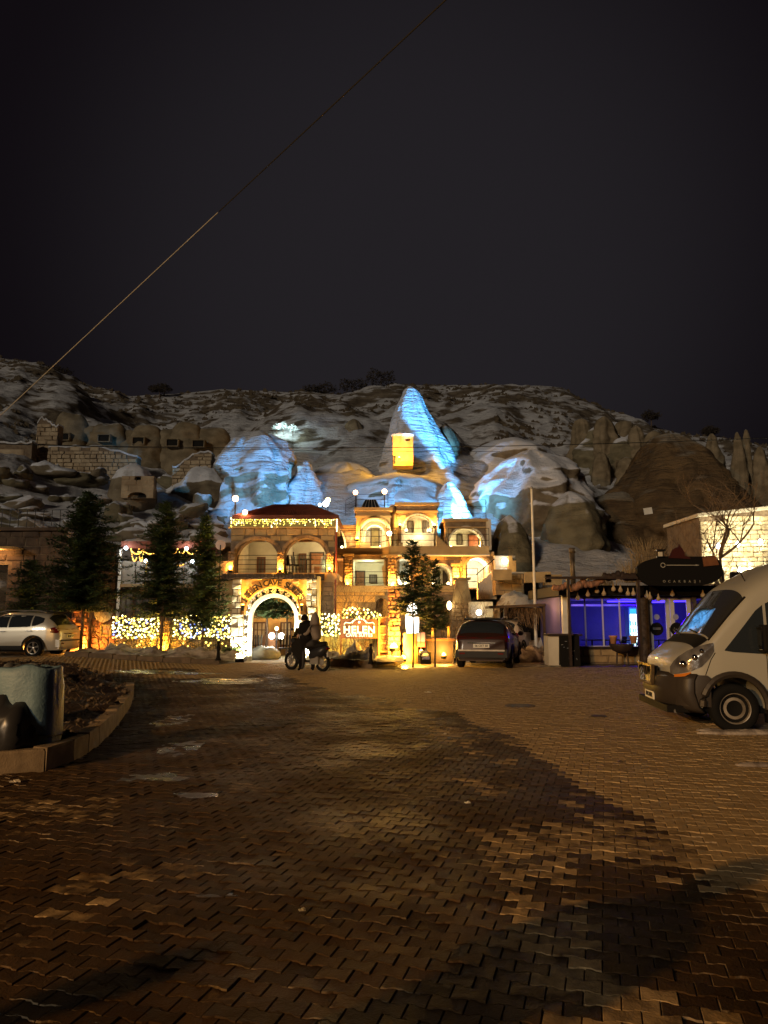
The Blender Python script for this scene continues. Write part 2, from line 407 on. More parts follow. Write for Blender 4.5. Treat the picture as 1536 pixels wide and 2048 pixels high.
# ------------------------------------------------------------------ the hill
RIDGE = [(-1400, 640), (-300, 690), (0, 722), (60, 738), (120, 755), (165, 775), (240, 792), (330, 788), (430, 778), (520, 782), (600, 786),
         (700, 792), (745, 782), (790, 770), (830, 770), (900, 771), (1000, 772), (1090, 771), (1140, 775), (1175, 795), (1230, 818), (1300, 845),
         (1380, 868), (1450, 878), (1536, 890), (1800, 930), (3000, 960)]
Y0T = [(-1400, 36), (380, 39), (470, 47), (1000, 47), (1060, 43), (1120, 36), (3000, 34)]
YB = [(-1400, 1130), (380, 1130), (470, 1085), (640, 1060), (1000, 1075), (1060, 1130), (1120, 1185), (3000, 1180)]
YR = 128.0
GEXP = [(-1400, 1.0), (400, 1.0), (560, .92), (1000, .92), (1120, 1.15), (1350, 1.25), (3000, 1.2)]
def terr(px, t):
    Y0 = interp(Y0T, px); z0 = Z(interp(YB, px), Y0); Y = Y0+(YR-Y0)*t
    zr = Z(interp(RIDGE, px), YR)
    z = z0+(zr-z0)*(t**interp(GEXP, px))
    x = X(px, Y)
    fade = sm(t*6)*sm((1-t)*8+.15)
    q = Vector((x*.05, Y*.05, 1.3))
    z += fade*(noise.fractal(q, 1.0, 2.0, 5)*3.4 + (abs(noise.noise(Vector((x*.11+3, Y*.07, 7)))) )*2.2
               + noise.fractal(Vector((x*.4, Y*.3, 3)), 1.0, 2.1, 4)*.5)
    return Vector((x, Y, z))
def on_hill(px, py, tmin=0.0):
    prev = None
    for i in range(int(tmin*400), 401):
        t = i/400; p = terr(px, t)
        if p.z >= Z(py, p.y): return p
    return p
def make_hill():
    pxs = [x for x in range(-1400, -80, 60)]+[x for x in range(-80, 1620, 6)]+[x for x in range(1620, 3001, 60)]
    nt = 190
    mb = MB(); vs = []
    for px in pxs:
        p0 = terr(px, 0); vs.append((p0.x, p0.y-.3, -1.0))
        for i in range(nt): vs.append(tuple(terr(px, i/(nt-1))))
        pr = Vector(vs[-1])
        for k, (dy, dz) in enumerate([(6, -1.5), (20, -7), (60, -20)]): vs.append((pr.x*(1+dy/pr.y), pr.y+dy, pr.z+dz))
    m = nt+4; fs = []
    for i in range(len(pxs)-1):
        for j in range(m-1): a = i*m+j; fs.append((a, a+m, a+m+1, a+1))
    mb.add(vs, fs)
    mb.struct('hillside', snow_rock('snowy_hillside', (0.085, 0.062, 0.042), (0.17, 0.135, 0.095), snow=(.50, .485, .49), thresh=1.45, soft=.075, nscale=.34, nw=1.25,
              stretch=(.75, 1.0, 2.4), bump=.5, bscale=1.1, zfade=(16, 38, -.17)), smooth=True)
make_hill()
sky_bits = None

ROCK = snow_rock('tuff_with_snow', (0.13, 0.10, 0.065), (0.21, 0.17, 0.115), thresh=.86, nscale=.25, nw=.55, bump=.12, bscale=2.0)
ROCKD = snow_rock('bare_tuff', (0.14, 0.108, 0.066), (0.23, 0.18, 0.115), thresh=1.25, nscale=.3, nw=.4, bump=.12, bscale=2.0, snow=(.4, .38, .36))
ROCKB = snow_rock('brown_tuff', (0.145, 0.094, 0.046), (0.080, 0.052, 0.028), snow=(.3, .26, .2), thresh=1.30, soft=.12, nscale=.22, nw=.6, bump=.35, bscale=1.3, ledge=.9)
ROCKS = snow_rock('snow_plastered_tuff', (0.22, 0.18, 0.13), (0.34, 0.28, 0.2), thresh=.53, soft=.05, nscale=.3, nw=.85, bump=.30, bscale=1.6, ledge=1.3, up=.55)
ROCKG = snow_rock('grey_green_tuff', (0.12, 0.10, 0.06), (0.20, 0.17, 0.105), thresh=1.15, nscale=.3, nw=.5, bump=.16, bscale=1.8, ledge=.4)

def rock(name, label, px0, px1, pyt, pyb, Y, prof, m, depth=None, dn=.25, seed=0, lean=0.0, n=40, mm=30, cat='rock', group=None, ridges=0.0, flat=1.0, sink=1.5):
    """standing rock: prof = [(height fraction, width fraction)], noise-eroded"""
    zb = Z(pyb, Y); zt = Z(pyt, Y); cx = (X(px0, Y, (pyt+pyb)/2)+X(px1, Y, (pyt+pyb)/2))/2
    rx = (X(px1, Y)-X(px0, Y))/2; ry = depth or rx*.8
    mb = MB(); vs = []
    for i in range(mm+1):
        f = i/mm; w = interp(prof, f); z = zb-sink+(zt-zb+sink)*f
        for k in range(n):
            a = 2*math.pi*k/n; c, s_ = math.cos(a), math.sin(a)
            sgn = lambda v: math.copysign(abs(v)**flat, v)
            p = Vector((cx+rx*w*sgn(c)+lean*(zt-zb)*f, Y+ry*w*sgn(s_), z))
            q = Vector((c*1.1+seed*7.3, s_*1.1, z*.22))
            d = noise.fractal(q*1.6, 1.0, 2.0, 5)*dn*rx*w
            d += noise.fractal(Vector((p.x*.9, p.y*.9, p.z*1.6+seed)), 1.0, 2.1, 3)*dn*.25*min(1, rx*w)
            d -= abs(noise.noise(Vector((c*2.6+seed, s_*2.6, z*.10+seed))))*dn*.9*rx*w*sm(f*3)*(1-f*.5)
            d += (noise.fractal(Vector((p.x*.35, p.y*.35, p.z*1.1+seed)), 1.0, 2.3, 4))*dn*.22*min(2.5, rx*w)
            if ridges: d += ridges*rx*w*(abs(math.sin(a*5+seed+noise.noise(Vector((a, z*.3, seed)))*2))-.5)
            p += Vector((c, s_, 0))*d; p.z += noise.noise(q*2+Vector((5, 5, 5)))*dn*rx*.35*(f*(1-f)*4)
            vs.append(tuple(p))
    top = Vector((cx+lean*(zt-zb), Y, zt+.02*(zt-zb)))
    fs = [(i*n+k, i*n+(k+1) % n, (i+1)*n+(k+1) % n, (i+1)*n+k) for i in range(mm) for k in range(n)]
    vs.append(tuple(top)); fs += [(mm*n+k, mm*n+(k+1) % n, len(vs)-1) for k in range(n)]
    mb.add(vs, fs)
    return mb.thing(name, m, label, cat, loc=(cx, Y, zb), group=group, smooth=True)

CONE = [(0, 1.05), (.25, .90), (.5, .66), (.75, .40), (.9, .24), (.97, .15), (1, .05)]
DOME = [(0, 1.0), (.3, .99), (.5, .92), (.7, .76), (.85, .56), (.95, .32), (1, .08)]
PILL = [(0, 1.4), (.4, 1.2), (.7, 1.05), (.88, .85), (.96, .6), (1, .2)]
# the tall floodlit fairy chimney
yc = 60.5
rock('fairy_chimney', 'tall snow plastered fairy chimney lit blue, rising to a point above the hotel', 748, 930, 774, 955, yc, CONE, ROCKS, depth=3.2, dn=.17, seed=1, lean=-.10, n=90, mm=80)
rock('rock_shoulder', 'dark bare rock buttress at the right foot of the blue pointed chimney', 850, 930, 850, 960, yc+3, DOME, ROCKD, depth=3, dn=.2, seed=9)
# shelf under the chimney
rock('rock_shelf', 'broad snow covered rock mound below the yellow lit niche', 630, 960, 948, 1075, 54.5, DOME, ROCK, depth=5.5, dn=.22, seed=4, n=70, mm=40)
rock('rock_outcrop', 'small pale outcrop in the snow left of the pointed chimney', 680, 735, 838, 880, 74, DOME, ROCKD, dn=.2, seed=6)
rock('rock_shelf', 'snowy rock swell between the blue cliff and the chimney ledge', 590, 790, 925, 1060, 61, DOME, ROCK, depth=6, dn=.25, seed=41, n=60, mm=36)
rock('rock_shelf', 'snow slope swelling out above the carved rock dome, left of the blue cliff', 330, 520, 915, 1050, 59, DOME, ROCK, depth=6, dn=.28, seed=43, n=60, mm=36)
rock('rock_shelf', 'long snow swell behind the large rock dome, right of the chimney foot', 880, 1160, 880, 1000, 66, DOME, ROCK, depth=7, dn=.25, seed=45, n=60, mm=36)
# blue lit face on the left
rock('cliff_face', 'rugged cliff face washed blue by floodlight, left of the red roof', 425, 610, 872, 1060, 53.5, [(0, 1), (.5, .93), (.75, .8), (.9, .62), (1, .3)], ROCKS, depth=5, dn=.42, seed=3, n=70, mm=50, flat=.8)
rock('cliff_face', 'narrow blue lit gully rock directly behind the bright floodlight', 556, 668, 925, 1060, 53, [(0, 1), (.5, .8), (.8, .5), (1, .15)], ROCKS, depth=4, dn=.45, seed=12, n=60, mm=44)
rock('cliff_face', 'low snowy spur lit pale blue behind the middle terrace lamp posts', 720, 815, 955, 1060, 52, [(0, 1), (.4, .8), (.8, .4), (1, .1)], ROCKS, depth=3.5, dn=.3, seed=15, n=50, mm=40, lean=.25)
rock('cliff_face', 'steep snow slope lit brightest blue beside the arched top suite', 838, 985, 965, 1075, 51, [(0, 1), (.3, .84), (.6, .55), (.85, .3), (1, .1)], ROCKS, depth=3.2, dn=.18, seed=21, n=60, mm=44, lean=-.12)
# large domes on the right
rock('rock_dome', 'large snow covered rock dome with its end lit blue', 918, 1210, 905, 1110, 55, [(0, 1), (.35, .98), (.55, .88), (.75, .68), (.9, .42), (1, .12)], ROCK, depth=8, dn=.28, seed=8, n=100, mm=60)
rock('boulder', 'huge bare rounded boulder above the snow bank behind the cafe', 1072, 1208, 985, 1118, 48, [(0, .55), (.15, .8), (.35, .98), (.6, .95), (.8, .75), (.93, .45), (1, .12)], ROCKG, depth=3.6, dn=.22, seed=5, n=60, mm=44)
rock('boulder', 'rounded green grey boulder beside the last arched suite', 975, 1062, 1032, 1135, 44, [(0, 1), (.4, .97), (.7, .78), (.9, .45), (1, .1)], ROCKG, depth=3.0, dn=.2, seed=11, n=50, mm=36)
rock('brown_cone', 'wide smooth brown rock cone behind the cafe sign', 1188, 1500, 872, 1120, 58, [(0, 1), (.3, .99), (.5, .85), (.66, .68), (.8, .5), (.92, .33), (.98, .2), (1, .1)], ROCKB, depth=9, dn=.20, seed=2, n=110, mm=70, lean=-.02)
rock('rock_shoulder', 'low brown saddle of rock joining the boulder and the brown cone', 1085, 1400, 985, 1120, 57, DOME, ROCKB, depth=6, dn=.22, seed=17, n=60)
rock("rock_crag", "dark scrubby crag behind the pale eroded pillars", 1120, 1330, 846, 985, 77, DOME, ROCKG, depth=6, dn=.3, seed=40, n=60, mm=40)
for i, (a, b, t_, bt, Y_) in enumerate([(1144, 1186, 838, 930, 76), (1190, 1232, 834, 960, 73), (1222, 1275, 842, 900, 74), (1256, 1292, 852, 960, 72), (1236, 1272, 915, 975, 69), (1186, 1218, 905, 970, 70), (1290, 1330, 862, 950, 71)]):
    rock('rock_pillar', ['leftmost pale eroded pillar on the crag below the ridge', 'tall pale eroded pillar, second along the crag', 'broad stubby pillar on top of the crag', 'long pale column beside the dark scrub on the crag',
         'small white rock lobe low in the dark gully', 'slanting rock lobe at the left of the dark gully', 'rounded pillar just left of the brown cone peak'][i], a, b, t_, bt, Y_, PILL, ROCKD, dn=.45, seed=30+i, n=24, mm=24, group='eroded rock pillars on the right crag')
for i, (a, b, t_, bt, Y_) in enumerate([(1466, 1492, 866, 1010, 60), (1486, 1512, 862, 1060, 61), (1505, 1545, 895, 1070, 59), (1410, 1440, 868, 930, 74), (1530, 1600, 905, 1100, 60)]):
    rock('rock_spire', ['thin pale spire at the left of the spire cluster', 'tallest pale spire of the cluster at the picture edge', 'broad pale spire leaning over the lit stone wall', 'small knob on the skyline between cone and spires',
         'wide spire cut by the picture edge'][i], a, b, t_, bt, Y_, [(0, 1.3), (.5, 1.1), (.75, .85), (.92, .6), (1, .25)], ROCKD, dn=.5, seed=50+i, n=26, mm=30, ridges=.12, group='pale rock spires beyond the lit wall')
MB().bx(-.4, .4, -.02, .02, 0, .3)
p = W(1296, 1022, 47.2)
MB().box(p, (.55, .05, .42), ry=-.15).thing('small_sign', WHITEM, 'small tilted white sign board fixed low on the brown rock cone', 'sign')

# the row of rock-cut dwellings on the left
Yd = 62.0
def cave_row():
    o = E('cave_dwellings', W(250, 925, Yd), 'row of rock cut dwellings with small dark square windows under snow', 'cave dwellings')
    def body(px0, px1, pyt, pyb, seed, dy=0):
        px0 -= 12; px1 += 12; pyt += 4; x0, x1 = X(px0, Yd), X(px1, Yd); zt, zb = Z(pyt, Yd), Z(pyb, Yd)-1
        mb = MB(); vs = []; n, m = 20, 16
        for i in range(n+1):
            a = math.pi*i/n
            for j in range(m+1):
                t = j/m; r = 1-t**4*.6 if t > .0 else 1
                z = zb+(zt-zb)*(1-(1-t)**1.3)
                p = Vector(((x0+x1)/2-(x1-x0)/2*math.cos(a)*r, Yd+dy+1.0-1.5*math.sin(a)**.6*r, z))
                p += Vector((0, -1, .5))*noise.fractal(Vector((p.x*.6, p.z*.7, seed)), 1, 2, 4)*.35
                vs.append(tuple(p))
        fs = [(i*(m+1)+j, (i+1)*(m+1)+j, (i+1)*(m+1)+j+1, i*(m+1)+j+1) for i in range(n) for j in range(m)]
        c = len(vs); vs.append(((x0+x1)/2, Yd+dy+1.0, zt+.05)); fs += [(i*(m+1)+m, (i+1)*(m+1)+m, c) for i in range(n)]
        mb.add(vs, fs); return mb.build('rock_front', ROCKD, o, smooth=True)
    for i, (a, b, t_, bt, dy) in enumerate([(85, 145, 820, 935, 0), (130, 182, 843, 930, .5), (160, 226, 838, 930, .2), (215, 262, 850, 930, .4), (245, 302, 842, 930, 0), (290, 345, 850, 930, .5), (325, 385, 838, 935, .1), (365, 442, 845, 935, .4)]):
        body(a, b, t_, bt, i*3.1, dy)
    for px, py in [(126, 873), (207, 876), (276, 881), (344, 885), (396, 887)]:
        c = W(px, py, Yd-.78); f = MB().prism([rect(c.x-.54, c.x+.54, c.z-.34, c.z+.36), rect(c.x-.46, c.x+.46, c.z-.27, c.z+.28)], c.y, c.y+.7).build('window', ROCKD, o, fix=True)
        MB().bx(c.x-.46, c.x+.46, c.y+.12, c.y+.2, c.z-.27, c.z+.28).build('opening', BLACK, f)
cave_row()
RUIN = mat('ruin_stone', (0.42, 0.33, 0.22), (0.26, 0.19, 0.12), 0.9, 1.2, .03, 6)
def ruin(px0, px1, pyt, pyb, Y, label, top, w=.55, h=.3, name='ruined_wall', cat='wall'):
    x0, x1 = X(px0, Y), X(px1, Y); zt, zb = Z(pyt, Y), Z(pyb, Y)
    o = E(name, ((x0+x1)/2, Y, zb), label, cat)
    L = [(x0, zb-1.5), (x1, zb-1.5)]+[(x0+(x1-x0)*(1-i/10), zb+(zt-zb)*(top(1-i/10)+random.uniform(-.05, .05))) for i in range(11)]
    MB().prism([L], Y, Y+.9).build('core', MORTAR, o, fix=True)
    stones(o, x0, x1, zb-.8, zt+.2, Y, w, h, RUIN, keep=lambda x, z: inside((x, z), L), limit=300, proud=.12)
    MB().prism([[(a, b+.0) for a, b in L[2:]]+[(a, b+.14) for a, b in reversed(L[2:])]], Y-.05, Y+.95).build('snow_cap', SNOW, o, fix=True)
ruin(78, 262, 893, 952, 57, 'long broken rubble wall below the cave dwellings, bright in the light', lambda u: 1-.0*u if u < .55 else 1-.35*(u-.55)/.45)
ruin(52, 96, 836, 948, 57.4, 'tall ruined rubble tower stump at the left end of the cave dwellings', lambda u: .92+.08*math.sin(u*5), name='ruined_tower', cat='ruin')
ruin(335, 415, 906, 960, 55.5, 'broken rubble wall stepping up towards the blue lit cliff', lambda u: .45+.55*sm(u*1.4))
ruin(-70, 44, 885, 935, 56, 'plastered block with narrow slots at the picture edge below the hill', lambda u: .95, w=3.5, h=1.1)
def carved_dome():
    Y = 50.0
    rock('carved_rock_dome', 'rounded rock dwelling with a broken front and dark arched hole at its foot', 218, 316, 928, 1006, Y, [(0, .55), (.2, .85), (.45, 1), (.7, .92), (.88, .65), (1, .15)], ROCK, depth=1.8, dn=.12, seed=77, n=44)
    o = E('masonry_front', W(266, 1000, Y-1.9), 'squared masonry front with a small dark window set in the rock dome', 'masonry')
    x0, x1 = X(232, Y-1.9), X(298, Y-1.9); z0, z1 = Z(996, Y-1.9), Z(952, Y-1.9)
    hole = rect(X(258, Y-1.9), X(271, Y-1.9), Z(962, Y-1.9), Z(951.8, Y-1.9)-.02)
    arch = archp(X(246, Y-1.9), X(284, Y-1.9), z0+.01, Z(984, Y-1.9), rise=.3)
    MB().prism([rect(x0, x1, z0, z1), hole, arch], Y-1.9, Y-1.3).build('wall', RUIN, o, fix=True)
    stones(o, x0, x1, z0, z1, Y-1.9, .7, .45, RUIN, keep=lambda x, z: not inside((x, z), hole) and not inside((x, z), arch), proud=.03)
    MB().bx(x0, x1, Y-1.45, Y-1.35, z0, z1).build('dark_interior', BLACK, o)
carved_dome()
# tumbled boulders on the slope left of the hotel and their snow
def boulders():
    rnd = random.Random(5); k = 0
    base = bmesh.new(); bmesh.ops.create_icosphere(base, subdivisions=3, radius=1.0)
    ms = []
    for s_ in range(6):
        me = bpy.data.meshes.new('boulder'); b2 = base.copy()
        for v in b2.verts: v.co *= 1+noise.fractal(v.co*1.1+Vector((s_*9, 0, 0)), 1, 2, 4)*.55
        for v in b2.verts: v.co.z *= .62
        b2.to_mesh(me); b2.free(); me.polygons.foreach_set('use_smooth', [True]*len(me.polygons)); me.materials.append(ROCK if s_ % 2 else ROCKG); ms.append(me)
    base.free()
    looks = [('largest', 1.9, 1.5, 1.1, 0), ('broad low', 1.9, 1.1, .55, 0), ('tall narrow', .8, .9, 1.6, 0), ('smallest', .5, .5, .45, 0), ('right leaning', 1.3, 1.0, 1.0, .5), ('left leaning', 1.3, 1.0, 1.0, -.5), ('plain medium sized', 1.15, 1.0, .85, 0), ('second smallest', .7, .7, .6, 0)]
    near = ['on the slope at the picture edge', 'above the dark stone building', 'behind the big left conifer', 'below the long ruined wall', 'below the carved rock dome', 'above the red roofed restaurant', 'up slope of the string lit restaurant roof', 'under the blue lit cliff']
    for i in range(60):
        j = i % 8; lk = looks[(i//8) % 8]
        if i//8 > 7: break
        px = -30+61*j+rnd.uniform(0, 60); py = rnd.uniform(945, 1095)
        if 205 < px < 325 and py < 1012: py = rnd.uniform(1018, 1095)
        p = on_hill(px, py); s_ = rnd.uniform(.8, 1.0)
        o = link('boulder', ms[i % 6]); o.location = p; o.scale = (lk[1]*s_, lk[2]*s_, lk[3]*s_); o.rotation_euler = (0, lk[4]+rnd.uniform(-.08, .08), rnd.uniform(-.6, .6))
        tag(o, '%s snow dusted boulder %s' % (lk[0], near[j]), 'boulder', 'tumbled snow capped boulders on the left slope')
boulders()
# scrub on the hill: uncountable
def scrub():
    mb = MB(); rnd = random.Random(11)
    for i in range(5200):
        px = rnd.uniform(-60, 1560); u = rnd.random(); t = .30+.70*u
        if 420 < px < 1000 and t < .5: continue
        p = terr(px, t)
        if noise.noise(Vector((p.x*.06, p.y*.09, 2.2)))+noise.noise(Vector((p.x*.3, p.y*.3, 5)))*.5+(t-.62)*.7 < .02: continue
        s_ = rnd.uniform(.16, .5)*(1.15 if t > .9 else 1)
        for k in range(5):
            a = rnd.uniform(0, 6.28); b = a+rnd.uniform(1.5, 2.6); c = p+Vector((math.cos(a), math.sin(a), 0))*s_*rnd.uniform(0, .6)
            mb.add([c+Vector((-s_*rnd.uniform(.5, 1), rnd.uniform(-.2, .2), -.1)), c+Vector((s_*rnd.uniform(.5, 1), rnd.uniform(-.2, .2), -.1)), c+Vector((s_*rnd.uniform(-.6, .6), 0, s_*rnd.uniform(.5, 1.1)))], [(0, 1, 2)])
    o = mb.build('scrub', mat('dry_scrub', (0.06, 0.042, 0.026), (0.10, 0.075, 0.045), .9, 2)); o['kind'] = 'stuff'; o['label'] = 'dark dry scrub scattered over the snowy hill'
scrub()
def ridge_tree(px, py, w, h, label, seed, Y=124):
    rnd = random.Random(seed); c = W(px, py, Y); s_ = Y/F
    o = E('ridge_bush', c-Vector((0, 0, h*s_*.5)), label, 'bush', 'dark bushes on the skyline')
    mb = MB(); dk = mat('dark_bush', (0.035, 0.026, 0.018), rough=.9)
    for i in range(900):
        a = rnd.uniform(0, 6.28); r = rnd.random()**.5
        q = c+Vector((math.cos(a)*r*w*s_/2, rnd.uniform(-1, 1), math.sin(a)*r*h*s_/2*(.75+.25*math.sin(a*3+seed))))
        l = rnd.uniform(.15, .4); mb.add([q, q+Vector((rnd.uniform(-l, l), rnd.uniform(-l, l), rnd.uniform(-.1, l))), q+Vector((rnd.uniform(-l, l), 0, rnd.uniform(-l, l)))], [(0, 1, 2)])
    mb.build('crown', dk, o); MB().tube([c-Vector((0, 0, h*s_*.5+1)), c], [.12, .05], 5).build('trunk', BARK, o)
for i, a in enumerate([(112, 744, 70, 26, 'dark bush on the skyline at the far left ridge'), (320, 778, 46, 22, 'small dark bush in the dip of the skyline'), (640, 778, 70, 26, 'low wide bush at the left of the ridge thicket'),
                       (706, 772, 60, 40, 'rounded bush in the middle of the ridge thicket'), (762, 756, 60, 44, 'tallest bush of the ridge thicket left of the chimney tip'), (1302, 832, 36, 22, 'lone round bush on the right falling skyline'), (1420, 862, 34, 20, 'bush on the skyline beside the small rock knob')]):
    ridge_tree(*a, i+3)

# yellow lit niche in the chimney, with its surroundings
def niche():
    Y = yc-4.6
    x0, x1 = X(786, Y), X(828, Y); z0, z1 = Z(921, Y), Z(872, Y)
    o = E('carved_room', ((x0+x1)/2, Y, z0), 'small square room front glowing yellow at the foot of the chimney', 'cave room')
    hole = rect(X(812, Y), X(822, Y), Z(882, Y), Z(877, Y))
    MB().prism([rect(x0, x1, z0-.4, z1), hole], Y, Y+1.6).build('wall', OCHRE, o, fix=True)
    MB().bx(hole[0][0], hole[1][0], Y+.2, Y+.3, hole[0][1], hole[2][1]).build('opening', BLACK, o)
    MB().prism([[(x0-.12, z1+.002), (x0-.05, z1+.12), (x0+.5, z1+.22), (x1-.3, z1+.2), (x1+.06, z1+.1), (x1+.05, z1+.002)]], Y-.06, Y+1.7).build('snow_cap', SNOW, o, fix=True)
    q = Vector(((x0+x1)/2-.3, Y-1.2, z0-.2)); uplight(q, 'amber ground lamp in front of the carved room on the chimney', 150, (1, .48, .05), fwd=.0, r=.08)
    MB().lathe([(.09, 0), (.09, .55), (.12, .6)], 8, (x0+.15, Y-.5, z0-.35)).thing('post', IRON, 'short dark post standing before the glowing carved room', 'post')
niche()
# floodlights
E_FLOODW = emis('floodlight_glare', (.8, .93, 1.0), 12)
def flood(p, aim, energy, label, c=(0.09, 0.47, 1.0), spot=70, size=.12, blend=.6):
    p = Vector(p); o = E('floodlight', p, label, 'floodlight', 'blue white floodlights aimed at the rock faces')
    d = (Vector(aim)-p).normalized()
    mb = MB(); mb.tube([p-Vector((0, 0, .35)), p-Vector((0, 0, .1))], .03, 6); mb.build('bracket', IRON, o)
    MB().tube([p-d*.12, p+d*.02], [.10, .16], 8).build('housing', IRON, o)
    MB().tube([p+d*.021, p+d*.03], .14, 10).build('glass', E_FLOOD, o)
    if 'dazzling' in label or 'second' in label: MB().ball(p+Vector((0, -.12, .05)), .17 if 'dazzling' in label else .10, 12, 8).build('lens', E_FLOODW, o, smooth=True)  # this ball is a glow added as glare; the lamp itself aims away
    lamp('beam', p+d*.12, energy*2.0, c, o, 'SPOT', size, aim, spot, blend)
flood(W(652, 1010, 40.2), W(525, 950, 52), 1300, 'dazzling floodlight at the right end of the red roof', spot=48, size=.25)
flood(W(640, 1012, 43.0), W(612, 985, 53), 260, 'second floodlight behind the red roof ridge', c=(.2, .55, 1), spot=100)
flood(W(905, 1046, 44.4), W(905, 985, 51), 900, 'floodlight on the upper terrace aimed at the snow slope', c=(.10, .50, 1), spot=95)
flood(W(960, 1040, 47.0), W(862, 840, yc-1), 9000, 'floodlight throwing blue light up the pointed chimney', spot=29, blend=.25)
flood(W(905, 1040, 47.6), W(975, 955, 55), 2200, 'floodlight aimed at the end of the big rock dome', spot=42, blend=.35)
flood(W(748, 1022, 48.0), W(772, 985, 52), 70, 'weak floodlight behind the middle terrace rail', spot=80)
# frosted shrubs lit white on the slope, small planter posts
def frosted(px, py, s_, label):
    p = on_hill(px, py+8); rnd = random.Random(px); o = E('frosted_shrub', p, label, 'shrub', 'frosted shrubs lit white on the slope')
    mb = MB()
    for i in range(150):
        a = rnd.uniform(0, 6.28); r = s_*rnd.uniform(.1, 1); q = p+Vector((math.cos(a)*r*.6, math.sin(a)*r*.4, s_*(.5+.8*rnd.random()*(1-r/s_*.5))))
        l = .13; mb.add([q, q+Vector((rnd.uniform(-l, l), 0, rnd.uniform(0, l))), q+Vector((rnd.uniform(-l, l), rnd.uniform(-l, l), rnd.uniform(-l, l)))], [(0, 1, 2)])
    mb.build('crown', mat('frost', (.75, .82, .82), rough=.8), o)
    MB().tube([p-Vector((0, 0, .2)), p+Vector((0, 0, s_*.8))], .04, 5).build('stem', BARK, o)
    lamp('glow', p+Vector((0.1, -1.1, .5*s_)), 26, (.7, 1, .98), o, size=.1)
frosted(547, 860, .9, 'leftmost frosted shrub lit pale cyan high on the slope')
frosted(560, 862, 1.1, 'middle frosted shrub lit pale cyan high on the slope')
frosted(580, 864, 1.0, 'rightmost frosted shrub lit pale cyan high on the slope')
for px, py in [(578, 940), (600, 943)]:
    p = W(px, py, 51.5 if px < 700 else 50.6)
    MB().lathe([(.16, -1.2), (.2, .25), (.24, .3), (.24, .36), (.05, .44)], 10, p).thing('stone_planter', PALEST, {578: 'small snow topped stone planter, left of a pair on the snowy ledge', 600: 'small snow topped stone planter, right of a pair on the snowy ledge'}[px], 'planter', loc=p)
# ------------------------------------------------------------------ hotel
def recess(root, x0, x1, zb, zt, y, depth, m_in, rise=None, flat=False, back=None):
    """the hollow behind an arched opening: vault, floor and rear wall"""
    lp = rect(x0, x1, zb, zt) if flat else archp(x0, x1, zb, zt, rise)
    n = len(lp); mb = MB(); vs = [(x, y+.02, z) for x, z in lp]+[(x, y+depth, z) for x, z in lp]
    if flat: seg = [(0, 1), (1, 2), (2, 3), (3, 0)]
    else: seg = [(i, (i+1) % n) for i in range(n)]
    mb.add(vs, [(a, b, b+n, a+n) for a, b in seg]); mb.build('vault', m_in, root, smooth=False)
    MB().prism([lp], y+depth, y+depth+.1).build('rear_wall', back or m_in, root, fix=True)
def arch_band(root, x0, x1, zb, zt, y, w, m, proud=.05, rise=None, n=18, legs=True, blocks=False, name='arch_band'):
    inner = archp(x0, x1, zb, zt, rise, n); cx = (x0+x1)/2; rx = (x1-x0)/2; rz = min(rise or rx, zt-zb-.05); zs = zt-rz
    out = [(cx-(rx+w)*math.cos(math.pi*i/n), zs+(rz+w)*math.sin(math.pi*i/n)) for i in range(n+1)]
    if legs: out = [(x0-w, zb)]+out+[(x1+w, zb)]; inn = inner
    else: inn = inner[1:-1]
    if not blocks:
        MB().prism([out+list(reversed(inn))], y-proud, y+.12).build(name, m, root, fix=True); return
    for i in range(len(inn)-1):
        a, b, c, d = out[i], out[i+1], inn[i+1], inn[i]
        if math.hypot(d[0]-c[0], d[1]-c[1]) < .05: continue
        s = .94; mx = sum(q[0] for q in (a, b, c, d))/4; mz = sum(q[1] for q in (a, b, c, d))/4
        q = [(mx+(u-mx)*s, mz+(v-mz)*s) for u, v in (a, b, c, d)]
        MB().prism([q], y-proud*random.uniform(.8, 1.2), y+.1).build('voussoir', m, root, fix=True)
